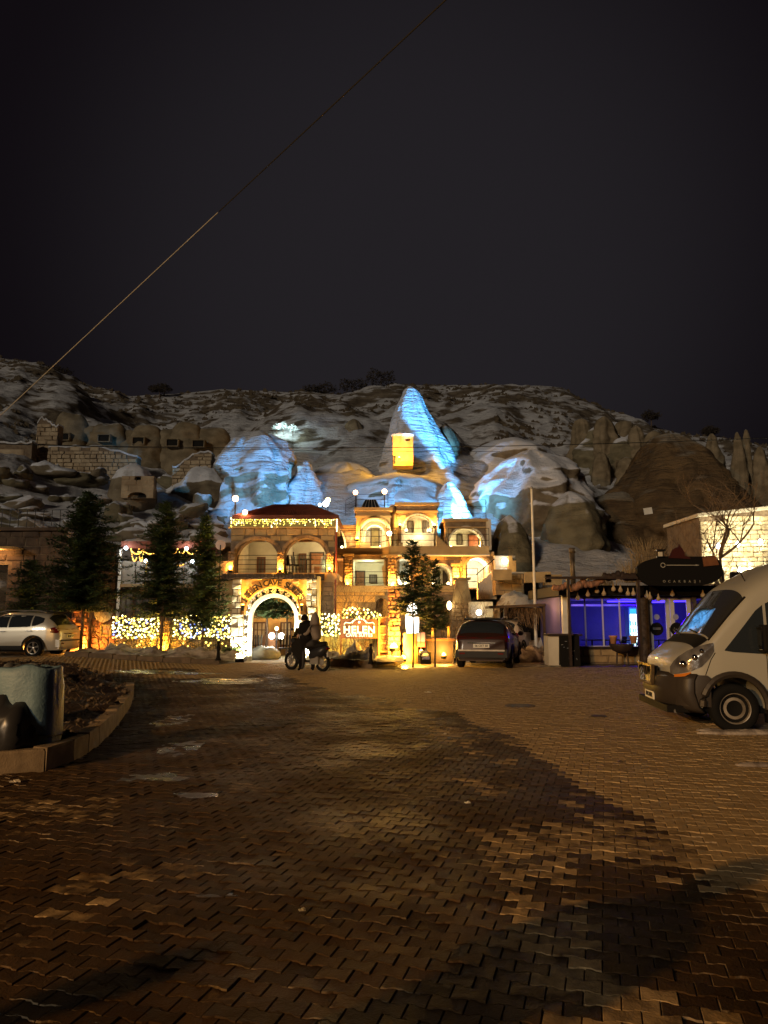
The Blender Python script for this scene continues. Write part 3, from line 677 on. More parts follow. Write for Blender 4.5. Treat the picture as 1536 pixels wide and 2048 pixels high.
def suite(name, label, px0, px1, pyt, pyb, Y, openings, depth=3.0, wall=STONE, inner=PALE, thick=.4, cornice=True, sw=.42, sh=.24, face=True, rot=0, cat='building', back_depth=None, corh=.42):
    x0, x1 = X(px0, Y), X(px1, Y); zt, zb = Z(pyt, Y), Z(pyb, Y)
    o = E(name, ((x0+x1)/2, Y, zb), label, cat, 'terraced cave suites of the hotel')
    holes = []
    for q in openings:
        a, b, t_, bt = X(q[0], Y), X(q[1], Y), Z(q[2], Y), Z(q[3], Y)
        holes.append((a, b, t_, max(bt, zb+.02), q[4] if len(q) > 4 else {}))
    lps = [rect(x0, x1, zb, zt)]
    for a, b, t_, bt, k in holes: lps.append(rect(a, b, bt, t_) if k.get('flat') else archp(a, b, bt, t_, k.get('rise')))
    MB().prism(lps, Y, Y+thick).build('wall', MORTAR if face else wall, o, fix=True)
    if face: stones(o, x0, x1, zb, zt-(corh if cornice else 0), Y, sw, sh, wall, keep=lambda x, z: not any(inside((x, z), [(u+(.1 if u > (l[0][0]+l[-1][0])/2 else -.1), v+.08) for u, v in l]) for l in lps[1:]), limit=180, proud=.035)
    for a, b, t_, bt, k in holes: recess(o, a, b, bt, t_, Y+thick, k.get('depth', depth), k.get('inner', inner), k.get('rise'), k.get('flat', False))
    # sides and roof slab so that it has a body
    bd = (back_depth or depth)+thick
    MB().bx(x0-.001, x0+.25, Y+thick+.002, Y+bd, zb, zt).build('side_wall', wall, o); MB().bx(x1-.25, x1+.001, Y+thick+.002, Y+bd, zb, zt).build('side_wall', wall, o)
    if cornice:
        MB().bx(x0-.12, x1+.12, Y-.16, Y+bd, zt-.02, zt+.16).bx(x0-.06, x1+.06, Y-.08, Y+.0, zt-corh, zt-corh+.12).build('cornice', TRIM, o)
    return o, holes
def rim_light(o, a, b, zb, zt, y, e=14, c=PALEW, both=True, r=.05, left=True):
    """small lamps on the floor tucked against the jambs of an arch"""
    for s_, x in ((1, a+.16), (-1, b-.16)):
        if not both and ((s_ == 1) != left): continue
        f = MB().lathe([(.07, 0), (.05, .1), (.07, .13)], 8, (x, y, zb+.02)).build('jamb_lamp', IRON, o)
        MB().ball((x, y, zb+.2), .075, 8, 5).build('bulb', E_WARM, f, smooth=True)
        lamp('glow', (x, y-.02, zb+.36), e, c, o, size=.06)

# --- entrance tower with the red roof
TY = 34.0
def tower():
    x0, x1 = X(459, TY), X(669, TY); zf = Z(1147, TY); zt = Z(1057, TY)
    o = E('hotel_tower', ((x0+x1)/2, TY, 0), 'two storey stone hotel block with red roof and two open arches over the gate', 'building', 'terraced cave suites of the hotel')
    A = [(X(471, TY), X(556, TY), zf+.04, Z(1079, TY)), (X(568, TY), X(652, TY), zf+.04, Z(1077, TY))]
    lps = [rect(x0, x1, zf, zt)]+[archp(a, b, c, d, 1.0) for a, b, c, d in A]
    MB().prism(lps, TY, TY+.5).build('wall', MORTAR, o, fix=True)
    stones(o, x0, x1, zf, zt, TY, .50, .27, STONE, keep=lambda x, z: not any(inside((x, z), [(u+(.16 if u > (l[0][0]+l[-1][0])/2 else -.16), v+.14) for u, v in l]) for l in lps[1:]), limit=220, proud=.04)
    for a, b, c, d in A:
        arch_band(o, a, b, c+.85, d, TY, .15, STONE2, proud=.07, rise=1.0, legs=False, blocks=True, n=13)
        recess(o, a-.02, b+.02, zf, zt-.3, TY+.5, 2.8, PALE, flat=True)
        MB().bx(a-.02, b+.02, TY+1.0, TY+1.12, zt-.5, zt-.35).build('ceiling_beam', WOOD, o)
    yb = TY+3.25
    XX = lambda px: X(px, yb)
    window(o, XX(513), XX(530), zf+.1, Z(1114, yb), yb, nx=2, nz=1, fw=.08)
    door(o, XX(572)-.1, XX(584), zf+.02, Z(1107, yb), yb, DWOOD)
    window(o, XX(597), XX(612), zf+.1, Z(1107, yb), yb, nx=2, fw=.07)
    door(o, XX(622), XX(645), zf+.02, Z(1107, yb), yb, mat('lighter_door_wood', (.34, .15, .06), (.22, .09, .04), .5, 5))
    # balcony slab, dark timber edge, columns below
    MB().bx(x0-.2, x1+.15, TY-.35, TY+3.4, zf-.22, zf).build('balcony_slab', TRIM, o)
    MB().bx(x0-.25, X(650, TY), TY-.5, TY-.352, zf-.34, zf-.05).build('edge_beam', DWOOD, o)
    MB().bx(X(646, TY), x1+.1, TY-.36, TY+.3, Z(1165, TY), zf-.222).build('capital', TRIM, o)
    cx0, cx1 = X(648, TY), X(667, TY); zc = Z(1165, TY)
    MB().bx(cx0, cx1, TY-.3, TY+.3, 0, zc).build('corner_column', MORTAR, o)
    stones(o, cx0, cx1, 0, zc, TY-.3, .42, .24, STONE2, proud=.05, limit=60)
    MB().bx(x0, X(648, TY), TY+.6, TY+.9, 0, zf-.22).build('lower_wall', STONE, o)
    # string light cornice band, roof
    MB().bx(x0-.12, x1+.06, TY-.14, TY+.1, zt, zt+.07).build('ledge', TRIM, o)
    MB().bx(x0-.04, x1, TY-.02, TY+3.9, zt+.07, Z(1034, TY)).build('fascia', mat('olive_fascia', (.22, .2, .1), rough=.8), o)
    ze = Z(1033, TY-.3); zr = Z(1011, TY+2); xa, xb = X(463, TY-.3), X(676, TY-.3); xm = X(572, TY)
    mb = MB(); mb.add([(xa, TY-.4, ze), (xb, TY-.4, ze), (xb, TY+4.2, ze), (xa, TY+4.2, ze), (xm-.9, TY+1.9, zr), (xm+.9, TY+1.9, zr)], [(0, 1, 5, 4), (1, 2, 5), (2, 3, 4, 5), (3, 0, 4), (3, 2, 1, 0)])
    rf = mb.build('roof', ROOF, o)
    for i in range(46):      # tile ribs
        t = (i+.5)/46; xe = xa+(xb-xa)*t; xt = xm-.9+1.8*t
        MB().tube([(xe, TY-.42, ze+.03), (xt, TY+1.88, zr+.02)], .035, 5).build('tile_rib', ROOF, rf)
    MB().bx(xa-.03, xb+.03, TY-.47, TY-.405, ze-.13, ze+.05).build('eaves_board', ROOF, rf)
    MB().tube([(x1+.07, TY-.1, zf), (x1+.07, TY-.1, ze)], .045, 8).tube([(x1+.07, TY-.4, 0), (x1+.07, TY-.4, zf-.3)], .045, 8).build('drain_pipe', mat('red_pipe', (.22, .04, .025), rough=.5), o)
    # piers between the arches wrapped in stone
    return o, A, zf, zt, ze
tw, TA, TZF, TZT, TZE = tower()
railing('railing', [(X(472, TY), TY+.15, TZF), (X(553, TY), TY+.15, TZF)], 'thin balcony railing under the dim left tower arch', h=.85, rails=4)
railing('railing', [(X(569, TY), TY+.15, TZF), (X(650, TY), TY+.15, TZF)], 'thin balcony railing under the bright right tower arch', h=.85, rails=4)
for px, s_, e in [(463, 'at the left corner of the tower balcony', 40), (561.5, 'on the middle pier of the tower balcony', 45), (660, 'at the right corner of the tower balcony', 55)]:
    xx = X(px, TY)
    q = E('pier_stonework', (xx, TY-.2, TZF), 'rough amber lit stone pier %s' % s_, 'pier', 'rough stone piers of the tower balcony')
    MB().bx(xx-.14, xx+.14, TY-.2, TY-.045, TZF, TZF+.95).build('core', MORTAR, q)
    stones(q, xx-.17, xx+.17, TZF, TZF+1.0, TY-.2, .17, .13, STONE2, proud=.06)
    uplight((xx, TY-.42, TZF+.02), 'amber balcony lamp %s' % s_, e*.45, r=.075)
lamp('balcony_glow', (X(640, TY+1), TY+1.9, TZF+1.55), 26, (1, .76, .38), tw, size=.15)
lamp('balcony_glow', (X(530, TY+1), TY+1.9, TZF+1.5), 11, (1, .72, .34), tw, size=.15)
MB().ball((X(573, TY+2), TY+2.2, TZF+1.55), .09, 8, 5).thing('wall_lamp', E_COOL, 'small white wall lamp at the left inside the right tower arch', 'lamp')
# balcony furniture
def cafe_table(p, label, m=IRON, h=.72, r=.33):
    p = Vector(p); o = E('bistro_table', p, label, 'table')
    MB().lathe([(r, h), (r, h+.03)], 14, p).build('table_top', m, o); MB().tube([p, p+Vector((0, 0, h))], .03, 6).build('leg', m, o); MB().lathe([(r*.6, 0), (r*.5, .03)], 10, p).build('base', m, o)
def chair(p, label, m, rz=0, group='balcony chairs behind the right tower arch'):
    o = E('chair', p, label, 'chair', group, rz)
    MB().bx(-.22, .22, -.22, .22, .42, .46).build('seat', m, o, local=True); MB().box((0, .23, .68), (.42, .03, .42), rx=-.15).build('backrest', m, o, local=True)
    for a in (-1, 1):
        for b in (-1, 1): MB().tube([(a*.19, b*.19, 0), (a*.19, b*.19, .43)], .018, 5).build('leg', m, o, local=True)
    return o
cafe_table((X(612, TY+1), TY+1.1, TZF), 'round bistro table on the tower balcony before the middle window')
chair((X(633, TY+1), TY+1.1, TZF), 'white balcony chair by the lighter wooden door', WHITEM, -1.3)
chair((X(594, TY+1), TY+1.1, TZF), 'dark balcony chair left of the bistro table', IRON, 1.3)
chair((X(582, TY+1), TY+.9, TZF), 'dark balcony chair nearest the middle amber pier', IRON, 2.2)
MB().bx(X(641, TY), X(650, TY), TY+.6, TY+1.1, TZF+.1, TZF+.7).thing('crate', mat('pale_teal_panel', (.45, .6, .55), rough=.4), 'pale box standing at the right jamb of the tower arch', 'box')
lamp('jamb_glow', (X(648, TY), TY+.62, TZF+.4), 9, PALEW, tw, size=.05)

# --- string lights
ICO = {}
def bulb_mesh(m, r):
    k = (m.name, r)
    if k not in ICO:
        mb = MB(); mb.add([(0, 0, r), (r, 0, 0), (0, r, 0), (-r, 0, 0), (0, -r, 0), (0, 0, -r)], [(0, 1, 2), (0, 2, 3), (0, 3, 4), (0, 4, 1), (5, 2, 1), (5, 3, 2), (5, 4, 3), (5, 1, 4)])
        bm = bmesh.new(); bmesh.ops.create_icosphere(bm, subdivisions=1, radius=r); me = bpy.data.meshes.new('bulb'); bm.to_mesh(me); bm.free(); me.materials.append(m); ICO[k] = me
    return ICO[k]
def string_lights(label, pts, mats, r=.035, wire=True, group='strings of fairy lights on the hotel front', wires=None):
    c = Vector(pts[0]); o = E('string_lights', c, label, 'fairy lights', group)
    for i, p in enumerate(pts):
        k = random.random(); m = mats[int(k*len(mats))]
        b = link('bulb', bulb_mesh(m, r if i % 5 else r*1.35), o); b.location = Vector(p)-c
    mb = MB()
    for w in (wires or []): mb.tube(w, .006, 4)
    if wires: mb.build('wire', mat('green_wire', (.03, .05, .02), rough=.6), o)
    return o
def icicle_lights():
    pts = []; wires = []; x0, x1 = X(459, TY), X(671, TY); y = TY-.22; zt = Z(1036, TY)
    n = 60
    wires.append([(x0, y, zt), (x1, y, zt)])
    for i in range(n):
        x = x0+(x1-x0)*(i+.5)/n; L = random.choice([2, 3, 3, 4, 4, 5, 6]); 
        for k in range(L): pts.append((x+random.uniform(-.02, .02), y+random.uniform(-.03, .01), zt-.03-k*.083+random.uniform(-.02, .02)))
        wires.append([(x, y, zt), (x, y, zt-.03-L*.083)])
    pts = pts[:300]
    string_lights('icicle fairy lights hanging along the eaves of the red roof', pts, [E_STR, E_STR, E_STR, E_STRW], .026, wires=wires)
    pts = [(x1+.05, y, zt-k*.09) for k in range(8)]
    string_lights('short vertical run of white fairy lights at the right roof corner', pts, [E_STRW], .036, wires=[[(x1+.05, y, zt), (x1+.05, y, zt-.7)]])
icicle_lights()
for px, py, r, lab, Y_ in [(471, 997, .14, 'orange globe lamp on a tall post left of the red roof', 34.2), (490, 1025, .12, 'small globe lamp peeping over the left roof edge', 33.7), (656, 1000, .15, 'orange globe lamp beside the dazzling floodlight', 44.8),
                   (711, 985, .14, 'globe lamp on a post above the left terrace suite', 43), (769, 983, .15, 'globe lamp on a post above the glass roof light', 43.3)]:
    p = W(px, py, Y_); o = E('globe_lamp', p-Vector((0, 0, 1.3)), lab, 'lamp', 'orange globe lamps on thin posts')
    MB().tube([p-Vector((0, 0, 1.4 if px != 490 else .55)), p-Vector((0, 0, r))], .035, 6).build('post', IRON, o)
    MB().ball(p, r, 12, 8).build('globe', E_ORANGE, o, smooth=True)
    lamp('glow', p-Vector((0, r+.12, .02)), 22, (1, .55, .28), o, size=.08)

# --- upper terrace suites
def terrace_stone(px): return X(px, 42)
UY = 42.0
def top_suites():
    # wall with half arch beside the tower
    o, h = suite('arched_suite', 'plain stone wall with a white lit half arch beside the tower', 640, 716, 1056, 1103, UY+.4, [(650, 689, 1056.5, 1102, {'rise': 1.25})], depth=1.6, sw=.5, sh=.3, corh=.2)
    a, b, t_, bt, k = h[0]; arch_band(o, a, b, bt, t_, UY+.4, .10, PALE, proud=.1, rise=1.25); door(o, X(676, 44), X(686, 44), bt, Z(1073, 44), UY+2.38, DWOOD, False)
    rim_light(o, a, b, bt, t_, UY+.25, 10, both=False, left=False)
    lamp('glow', (b+.25, UY+.2, bt+.7), 3, PALEW, o, size=.05)
    # suite one: deep vault
    o, h = suite('arched_suite', 'suite with a deep pale barrel vault and a bright lamp on its right jamb', 712, 781, 1021, 1101, UY-.6, [(719, 778, 1036, 1098)], depth=2.6, wall=TRIM, inner=PALE, sw=.6, face=False)
    a, b, t_, bt, k = h[0]; arch_band(o, a, b, bt, t_, UY-.6, .12, TRIM, proud=.08)
    arch_band(o, a+.25, b-.25, bt, t_-.22, UY+1.1, .22, PALE, proud=.3)
    yb = UY-.6+.4+2.58; XX = lambda px: X(px, yb)
    window(o, XX(723), XX(729), Z(1082, yb), Z(1060, yb), yb, nx=1); door(o, XX(743), XX(757), bt+.2, Z(1059, yb), yb, mat('olive_door', (.2, .15, .06), (.12, .09, .04)))
    pc = MB().prism([rect(XX(732), XX(741), Z(1072, yb), Z(1058, yb)), rect(XX(733.5), XX(739.5), Z(1070, yb), Z(1060, yb))], yb-.06, yb-.01).build('picture_frame', GREYM, o, fix=True)
    MB().bx(XX(733.5), XX(739.5), yb-.03, yb-.012, Z(1070, yb), Z(1060, yb)).build('print', mat('grey_print', (.4, .42, .35), (.15, .16, .14), .6, 8), pc)
    MB().bx(a, b, UY-.2, yb, bt-.001, bt+.2).build('raised_floor', PALE, o)
    MB().bx(a+.02, a+.6, UY-.8, UY-.62, bt, bt+.35).build('low_wall', PALE, o)
    rim_light(o, a+.1, b-.35, bt, t_, UY+.3, 16)
    lamp('vault_glow', (a+.9, UY+1.2, t_-.55), 26, (1, .86, .5), o, size=.15)
    p = Vector((b+.02, UY-.78, Z(1070, UY))); MB().ball(p, .14, 10, 6).thing('wall_lamp', E_WHITE, 'very bright wall lamp on the right jamb of the deep pale vault', 'lamp', smooth=True, loc=p); lamp('jamb_glow', p+Vector((-.05, -.22, 0)), 60, PALEW, None, size=.08)
    uplight((X(715, UY), UY-.95, Z(1086, UY)), 'amber wall lamp at the left corner of the deep vault suite', 42, r=.12)
    # suite two
    o, h = suite('arched_suite', 'topmost suite with a pale tympanum and two tall dark windows', 794, 876, 1011, 1092, UY+.1, [(806, 868, 1030, 1086)], depth=.5, wall=STONE2, inner=PALEST, sw=.32, sh=.2, back_depth=3)
    a, b, t_, bt, k = h[0]; arch_band(o, a, b, bt, t_, UY+.1, .09, PALEST, proud=.06, blocks=True, n=15)
    yb = UY+.1+.88; XX = lambda px: X(px, yb)
    window(o, XX(815), XX(827), Z(1068, yb), Z(1042, yb), yb, frame=DWOOD, nx=1, fw=.05); window(o, XX(846), XX(859), Z(1067, yb), Z(1041, yb), yb, frame=DWOOD, nx=2, nz=1, fw=.05)
    MB().prism([archp(XX(829), XX(844), Z(1070, yb), Z(1040, yb))], yb-.03, yb).build('medallion', PALE, o, fix=True)
    MB().bx(a, b, UY-.2, UY+.1, bt-.2, bt+.55).build('parapet', PALEST, o)
    rim_light(o, a+.05, b-.05, bt+.55, t_, UY+.25, 12)
    lamp('vault_glow', ((a+b)/2, UY-.6, bt+.3), 14, PALEW, o, size=.2)
    for px in (800.5, 870): uplight((X(px, UY), UY-.12, Z(1056, UY)), 'amber wall lamp high at the %s of the topmost arch' % ('left' if px < 810 else 'right'), 26, r=.11)
    # rock between one and two
    rock('rock_buttress', 'vertical brown rock face between the deep vault and the topmost suite', 772, 800, 1012, 1105, UY+.9, [(0, 1), (.6, 1), (.9, .8), (1, .5)], ROCKD, depth=1.2, dn=.12, seed=66, n=24, mm=24)
    # chimney knobs on the roof
    MB().ball(W(846, 1014, UY+1.5), .30, 12, 8, .7).thing('roof_dome', PALE, 'small pale dome on the roof of the topmost suite', 'dome', smooth=True)
    # suite three
    o, h = suite('arched_suite', 'lower right suite with a wide arch, dark window and red wooden door', 892, 974, 1043, 1101, UY-.2, [(899, 969, 1055, 1099)], depth=.9, wall=STONE, inner=PALEST, sw=.45, sh=.26, back_depth=3)
    a, b, t_, bt, k = h[0]; arch_band(o, a, b, bt, t_, UY-.2, .10, PALEST, proud=.05, blocks=True, n=15)
    yb = UY-.2+1.28; XX = lambda px: X(px, yb)
    stones(o, a, b, bt, t_, yb, .6, .28, PALEST, keep=lambda x, z: inside((x, z), archp(a, b, bt, t_)) and not (XX(938) < x < XX(958) and z < Z(1070, yb)) and not (XX(913) < x < XX(928) and Z(1092, yb) < z < Z(1067, yb)), proud=.015)
    window(o, XX(914), XX(926.5), Z(1090, yb), Z(1069, yb), yb-.02, frame=DWOOD, nx=1, fw=.05); door(o, XX(939), XX(957), bt+.02, Z(1071, yb), yb-.02, mat('red_brown_door', (.36, .12, .05), (.25, .08, .04), .5, 5))
    rim_light(o, a, b, bt, t_, UY+.35, 15)
    MB().bx(X(974, UY), X(983, UY), UY-.35, UY+.4, Z(1101, UY), Z(1040, UY)).thing('chimney', PALE, 'slim plastered chimney at the right end of the wide arched suite', 'chimney')
    # stairs between two and three
    st = E('stairs', (X(885, UY), UY-.4, Z(1100, UY)), 'stone steps rising left from the wide arched suite', 'stairs')
    for k in range(7): MB().bx(X(868+k*4.4, UY), X(898, UY)+.05, UY-.75, UY-.2, Z(1101, UY), Z(1074+k*3.8, UY)).build('step', STONE, st) if False else MB().bx(X(872+k*4, UY), X(876+k*4, UY), UY-.75, UY-.15, Z(1101, UY), Z(1074+k*3.9, UY)).build('step', STONE, st)
top_suites()
# terrace deck with parapet
def terraces():
    o = E('terrace', (X(830, 40), 40.4, Z(1108, 40)), 'upper walkway slab running in front of the arched suites', 'terrace')
    zt = Z(1100, 40.6); 
    pts = [(X(640, 39.4), 39.4), (X(762, 39.4), 39.4), (X(778, 38.4), 38.4), (X(980, 38.4), 38.4), (X(980, 41.9), 44), (X(640, 42), 44)]
    n = len(pts); h = .42
    mb = MB(); mb.add([(x, y, zt) for x, y in pts]+[(x, y, zt-h) for x, y in pts], [tuple(range(n)), tuple(range(2*n-1, n-1, -1))]+[(i, (i+1) % n, n+(i+1) % n, n+i) for i in range(n)])
    mb.build('slab', TRIM, o, fix=True)
    mb = MB()
    for a, b in zip(pts[:3], pts[1:4]): mb.tube([(a[0], a[1]-.05, zt-h-.06), (b[0], b[1]-.05, zt-h-.06)], .06, 6)
    mb.build('cornice', PALE, o)
    railing('railing', [(X(672, 39.5), 39.5, zt), (X(762, 39.5), 39.5, zt), (X(778, 38.5), 38.5, zt)], 'thin railing before the deep vault suite')
    railing('railing', [(X(780, 38.5), 38.5, zt), (X(872, 38.5), 38.5, zt)], 'thin railing before the topmost suite')
    railing('railing', [(X(898, 38.5), 38.5, zt), (X(980, 38.5), 38.5, zt)], 'thin railing before the wide arched suite')
    zc = Z(1021, 42)+.16
    railing('railing', [(X(690, 43.3), 43.3, zc-.3), (X(712, 43), 43.0, zc), (X(776, 43), 43.0, zc)], 'thin railing on the roof of the deep vault suite')
    railing('railing', [(X(878, 43), 43, Z(1040, 43)), (X(975, 43), 43.0, Z(1040, 43))], 'thin railing in front of the brightest blue snow slope', h=1.2)
    sk = E('roof_light', (X(740, 42.4), 42.4, zc), 'low dark glazed roof light on the deep vault suite', 'roof light')
    a, b = X(722, 42.2), X(759, 42.2); z1 = zc+.48
    mb = MB(); mb.add([(a, 41.9, zc), (b, 41.9, zc), (b, 42.9, zc), (a, 42.9, zc), (a+.22, 42.1, z1), (b-.22, 42.1, z1), (b-.22, 42.7, z1), (a+.22, 42.7, z1)], [(0, 1, 5, 4), (1, 2, 6, 5), (2, 3, 7, 6), (3, 0, 4, 7), (4, 5, 6, 7)]); mb.build('glazing', GLASSD, sk)
    mb = MB()
    for k in range(6):
        t = k/5; mb.tube([(a+(b-a)*t, 41.89, zc), (a+.22+(b-a-.44)*t, 42.08, z1)], .02, 4)
    mb.build('frame', GREYM, sk)
terraces()
# --- lower storey
LY = 39.2
def lower():
    zt = Z(1106, LY)
    o, h = suite('lower_suite', 'lower storey wall with a wide flat opening showing a pale green room', 640, 778, 1108, 1177, LY, [(670, 686, 1116, 1174, {'flat': True, 'inner': OCHRE}), (706, 771, 1118, 1174, {'flat': True})], depth=2.4, wall=STONE2, cornice=False, sw=.4)
    yb = LY+.4+2.38; XX = lambda px: X(px, yb); bt = h[1][3]
    door(o, XX(713), XX(728), bt, Z(1144, yb), yb, WOOD); window(o, XX(738), XX(754), bt+.35, Z(1149, yb), yb, frame=DWOOD, nx=1)
    MB().prism([[(X(771, LY), bt), (X(771, LY), bt+1.4), (X(764, LY), bt+1.0), (X(768, LY), bt)]], LY+.1, LY+.5).build('jamb', PALE, o, fix=True)
    lamp('room_glow', (X(735, LY), LY+1.3, zt-.45), 30, (.95, 1, .6), o, size=.2)
    lamp('room_glow', (X(768, LY), LY+.7, bt+.35), 8, PALEW, o, size=.06)
    lamp('room_glow', (X(678, LY), LY+1.2, bt+.8), 14, (1, .6, .3), o, size=.1)
    q = E('stone_pillar', (X(695, LY), LY-.3, Z(1177, LY)), 'rubble pillar with amber lamp between the two lower openings', 'pillar', 'lamp lit rubble pillars of the lower storey')
    def pillar(q, a, b, pt, pb, Y, m=STONE2, w=.26, hh=.17):
        MB().bx(X(a, Y)+.03, X(b, Y)-.03, Y, Y+.4, Z(pb, Y), Z(pt, Y)).build('core', MORTAR, q); stones(q, X(a, Y), X(b, Y), Z(pb, Y), Z(pt, Y), Y, w, hh, m, proud=.07, limit=120)
        MB().bx(X(a, Y)-.06, X(b, Y)+.06, Y-.12, Y+.42, Z(pt, Y), Z(pt, Y)+.12).build('cap', TRIM, q)
    pillar(q, 688, 705, 1112, 1177, LY-.4); uplight((X(696, LY), LY-.65, Z(1175, LY)), 'amber lamp at the foot of the left lower pillar', 30, r=.1)
    q = E('stone_pillar', (X(783, LY), LY-.6, Z(1177, LY)), 'tall rubble pillar strongly lit orange under the terrace corner', 'pillar', 'lamp lit rubble pillars of the lower storey')
    pillar(q, 775, 793, 1114, 1178, LY-.8); uplight((X(784, LY), LY-1.08, Z(1178, LY)), 'amber lamp at the foot of the pillar under the terrace corner', 60, r=.11)
    o, h = suite('lower_suite', 'lower storey wall with two arched doorways behind the slim conifers', 790, 935, 1106, 1177, LY-.3, [(795, 818, 1117, 1174), (862, 904, 1130, 1174)], depth=2.2, wall=STONE, cornice=False, sw=.6, sh=.32)
    for i, (a, b, t_, bt, k) in enumerate(h): arch_band(o, a, b, bt, t_, LY-.3, .09, PALE, proud=.07); rim_light(o, a, b, bt, t_, LY+.1, 11 if i else 20, c=(PALEW, (.9, 1, .8))[i == 0])
    yb = LY-.3+.4+2.18; door(o, X(888, yb), X(901, yb), h[1][3], Z(1143, yb), yb, DWOOD); window(o, X(870, yb), X(880, yb), h[1][3]+.3, Z(1146, yb), yb, DWOOD, nx=1)
    q = E('stone_pillar', (X(911, LY), LY-.6, Z(1170, LY)), 'short pillar glaring yellow between the arched doorways and the white arch', 'pillar', 'lamp lit rubble pillars of the lower storey')
    pillar(q, 905, 919, 1132, 1170, LY-.7, w=.3, hh=.2); uplight((X(912, LY), LY-.98, Z(1168, LY)), 'amber lamp at the foot of the glaring yellow pillar', 75, r=.12)
    o, h = suite('lower_suite', 'wall with a large white lit arch over a stair, right of the lamp pillar', 926, 990, 1103, 1178, LY-.5, [(932, 982, 1114, 1176)], depth=2.2, wall=STONE, inner=PALEST, cornice=False, sw=.5, sh=.3)
    a, b, t_, bt, k = h[0]; arch_band(o, a, b, bt, t_, LY-.5, .14, STONE, proud=.05, blocks=True, n=13); lamp('arch_glow', ((a+b)/2, LY+.9, t_-.5), 38, (1, .9, .6), o, size=.15); lamp('arch_glow', (a+.3, LY+.3, bt+.4), 10, (1, .9, .6), o, size=.1)
    window(o, X(968, yb), X(978, yb), Z(1160, yb), Z(1146, yb), LY-.5+2.57, DWOOD, nx=1)
    st = E('stairs', (X(968, LY), LY-1.0, bt), 'white lit stair with iron handrail in front of the large white arch', 'stairs')
    for k in range(9): MB().bx(X(955+k*4, LY-1), X(959+k*4, LY-1), LY-1.3, LY-.7, bt-.6, Z(1166-k*3.3, LY-1)).build('step', PALE, st)
    MB().tube([(X(953, LY-1.3), LY-1.3, Z(1152, LY)), (X(990, LY-1.3), LY-1.3, Z(1122, LY))], .025, 5).build('handrail', IRON, st)
    railing('railing', [(X(926, LY-1.4), LY-1.4, Z(1176, LY-1.4)), (X(956, LY-1.4), LY-1.4, Z(1176, LY-1.4))], 'iron railing at the foot of the white lit stair', h=1.0, gap=.4)
    # right hand white wall, lamp, low block
    q = E('garden_wall', (X(1005, 38), 38, Z(1150, 38)), 'pale wall lit by a glaring lamp right of the white arch', 'wall'); stones(q, X(990, 38.4), X(1032, 38.4), Z(1160, 38), Z(1110, 38), 38.4, .4, .22, PALEST, proud=.03)
    MB().bx(X(990, 38.4), X(1032, 38.4), 38.4, 38.7, Z(1185, 38), Z(1110, 38)).build('wall', PALE, q)
    MB().bx(X(1018, 38), X(1025, 38), 37.8, 38.39, Z(1147, 38), Z(1112, 38)).bx(X(1025, 38), X(1032, 38), 37.8, 38.39, Z(1147, 38), Z(1122, 38)).build('stepped_end', OCHRE, q)
    q = E('garden_wall', (X(1020, 36.5), 36.5, Z(1165, 36.5)), 'low grey plastered wall block below the glaring lamp', 'wall')
    MB().bx(X(992, 36.5), X(1048, 36.5), 36.5, 37.7, Z(1190, 36.5), Z(1147, 36.5)).build('wall', MORTAR, q); stones(q, X(992, 36.5), X(1048, 36.5), Z(1190, 36.5), Z(1148, 36.5), 36.5, .45, .25, STONE, proud=.03); MB().bx(X(990, 36.5), X(1050, 36.5), 36.4, 37.75, Z(1147, 36.5), Z(1144, 36.5)).build('coping', PALE, q)
    p = W(1010, 1122, 38.15); MB().ball(p, .15, 10, 6).thing('wall_lamp', E_WHITE, 'glaring white lamp on the pale wall right of the white arch', 'lamp', smooth=True, loc=p); lamp('wall_glow', p+Vector((-.2, -.9, .1)), 6, (1, .88, .6), None, size=.1)
    # terrace below: retaining walls
    o, h = suite('retaining_wall', 'orange lit retaining wall with a blind arch under the lower storey', 640, 776, 1178, 1262, 37.6, [(752, 776, 1196, 1255, {'inner': OCHRE})], depth=1.0, wall=OCHRE, cornice=True, face=True, sw=.7, sh=.35, corh=.15, cat='wall')
    o, h = suite('retaining_wall', 'ochre wall under the arched doorways, half hidden by the conifers', 776, 912, 1178, 1290, 37.0, [(880, 905, 1200, 1260)], depth=1.0, wall=STONE2, cornice=True, face=True, sw=.6, sh=.35, corh=.15, cat='wall')
    lamp('wall_glow', (X(700, 36.6), 36.2, Z(1240, 36.6)), 60, (1, .6, .18), None, size=.2)
    lamp('wall_glow', (X(745, 36.6), 36.4, Z(1190, 36.6)), 22, (1, .7, .3), None, size=.2)
    q = E('terrace', (X(710, 38), 38, Z(1178, 38)), 'narrow lower terrace floor in front of the pale green room', 'terrace')
    MB().bx(X(640, 37.8), X(778, 37.8), 37.55, 42, Z(1180, 37.8), Z(1177, 37.8)).build('slab', TRIM, q)
    railing('railing', [(X(690, 37.9), 37.9, Z(1177, 37.9)), (X(776, 37.9), 37.9, Z(1177, 37.9))], 'iron railing on the lower terrace before the pale green room', h=.85)
    # conical chimney
    p = W(923, 1190, 35.6); zt_ = Z(1160, 35.6); zb_ = Z(1206, 35.6)
    q = E('stone_chimney', (p.x, p.y, zb_), 'tapered square stone chimney with a flat cap', 'chimney')
    mb = MB(); s0, s1 = .43, .27; mb.add([(p.x+a*s, p.y+b*s, z) for s, z in ((s0, zb_), (s1, zt_)) for a, b in ((-1, -1), (1, -1), (1, 1), (-1, 1))], [(3, 2, 1, 0), (4, 5, 6, 7), (0, 1, 5, 4), (1, 2, 6, 5), (2, 3, 7, 6), (3, 0, 4, 7)]); mb.build('shaft', STONE, q)
    MB().box((p.x, p.y, zt_+.05), (.82, .82, .1)).build('cap', STONE, q)
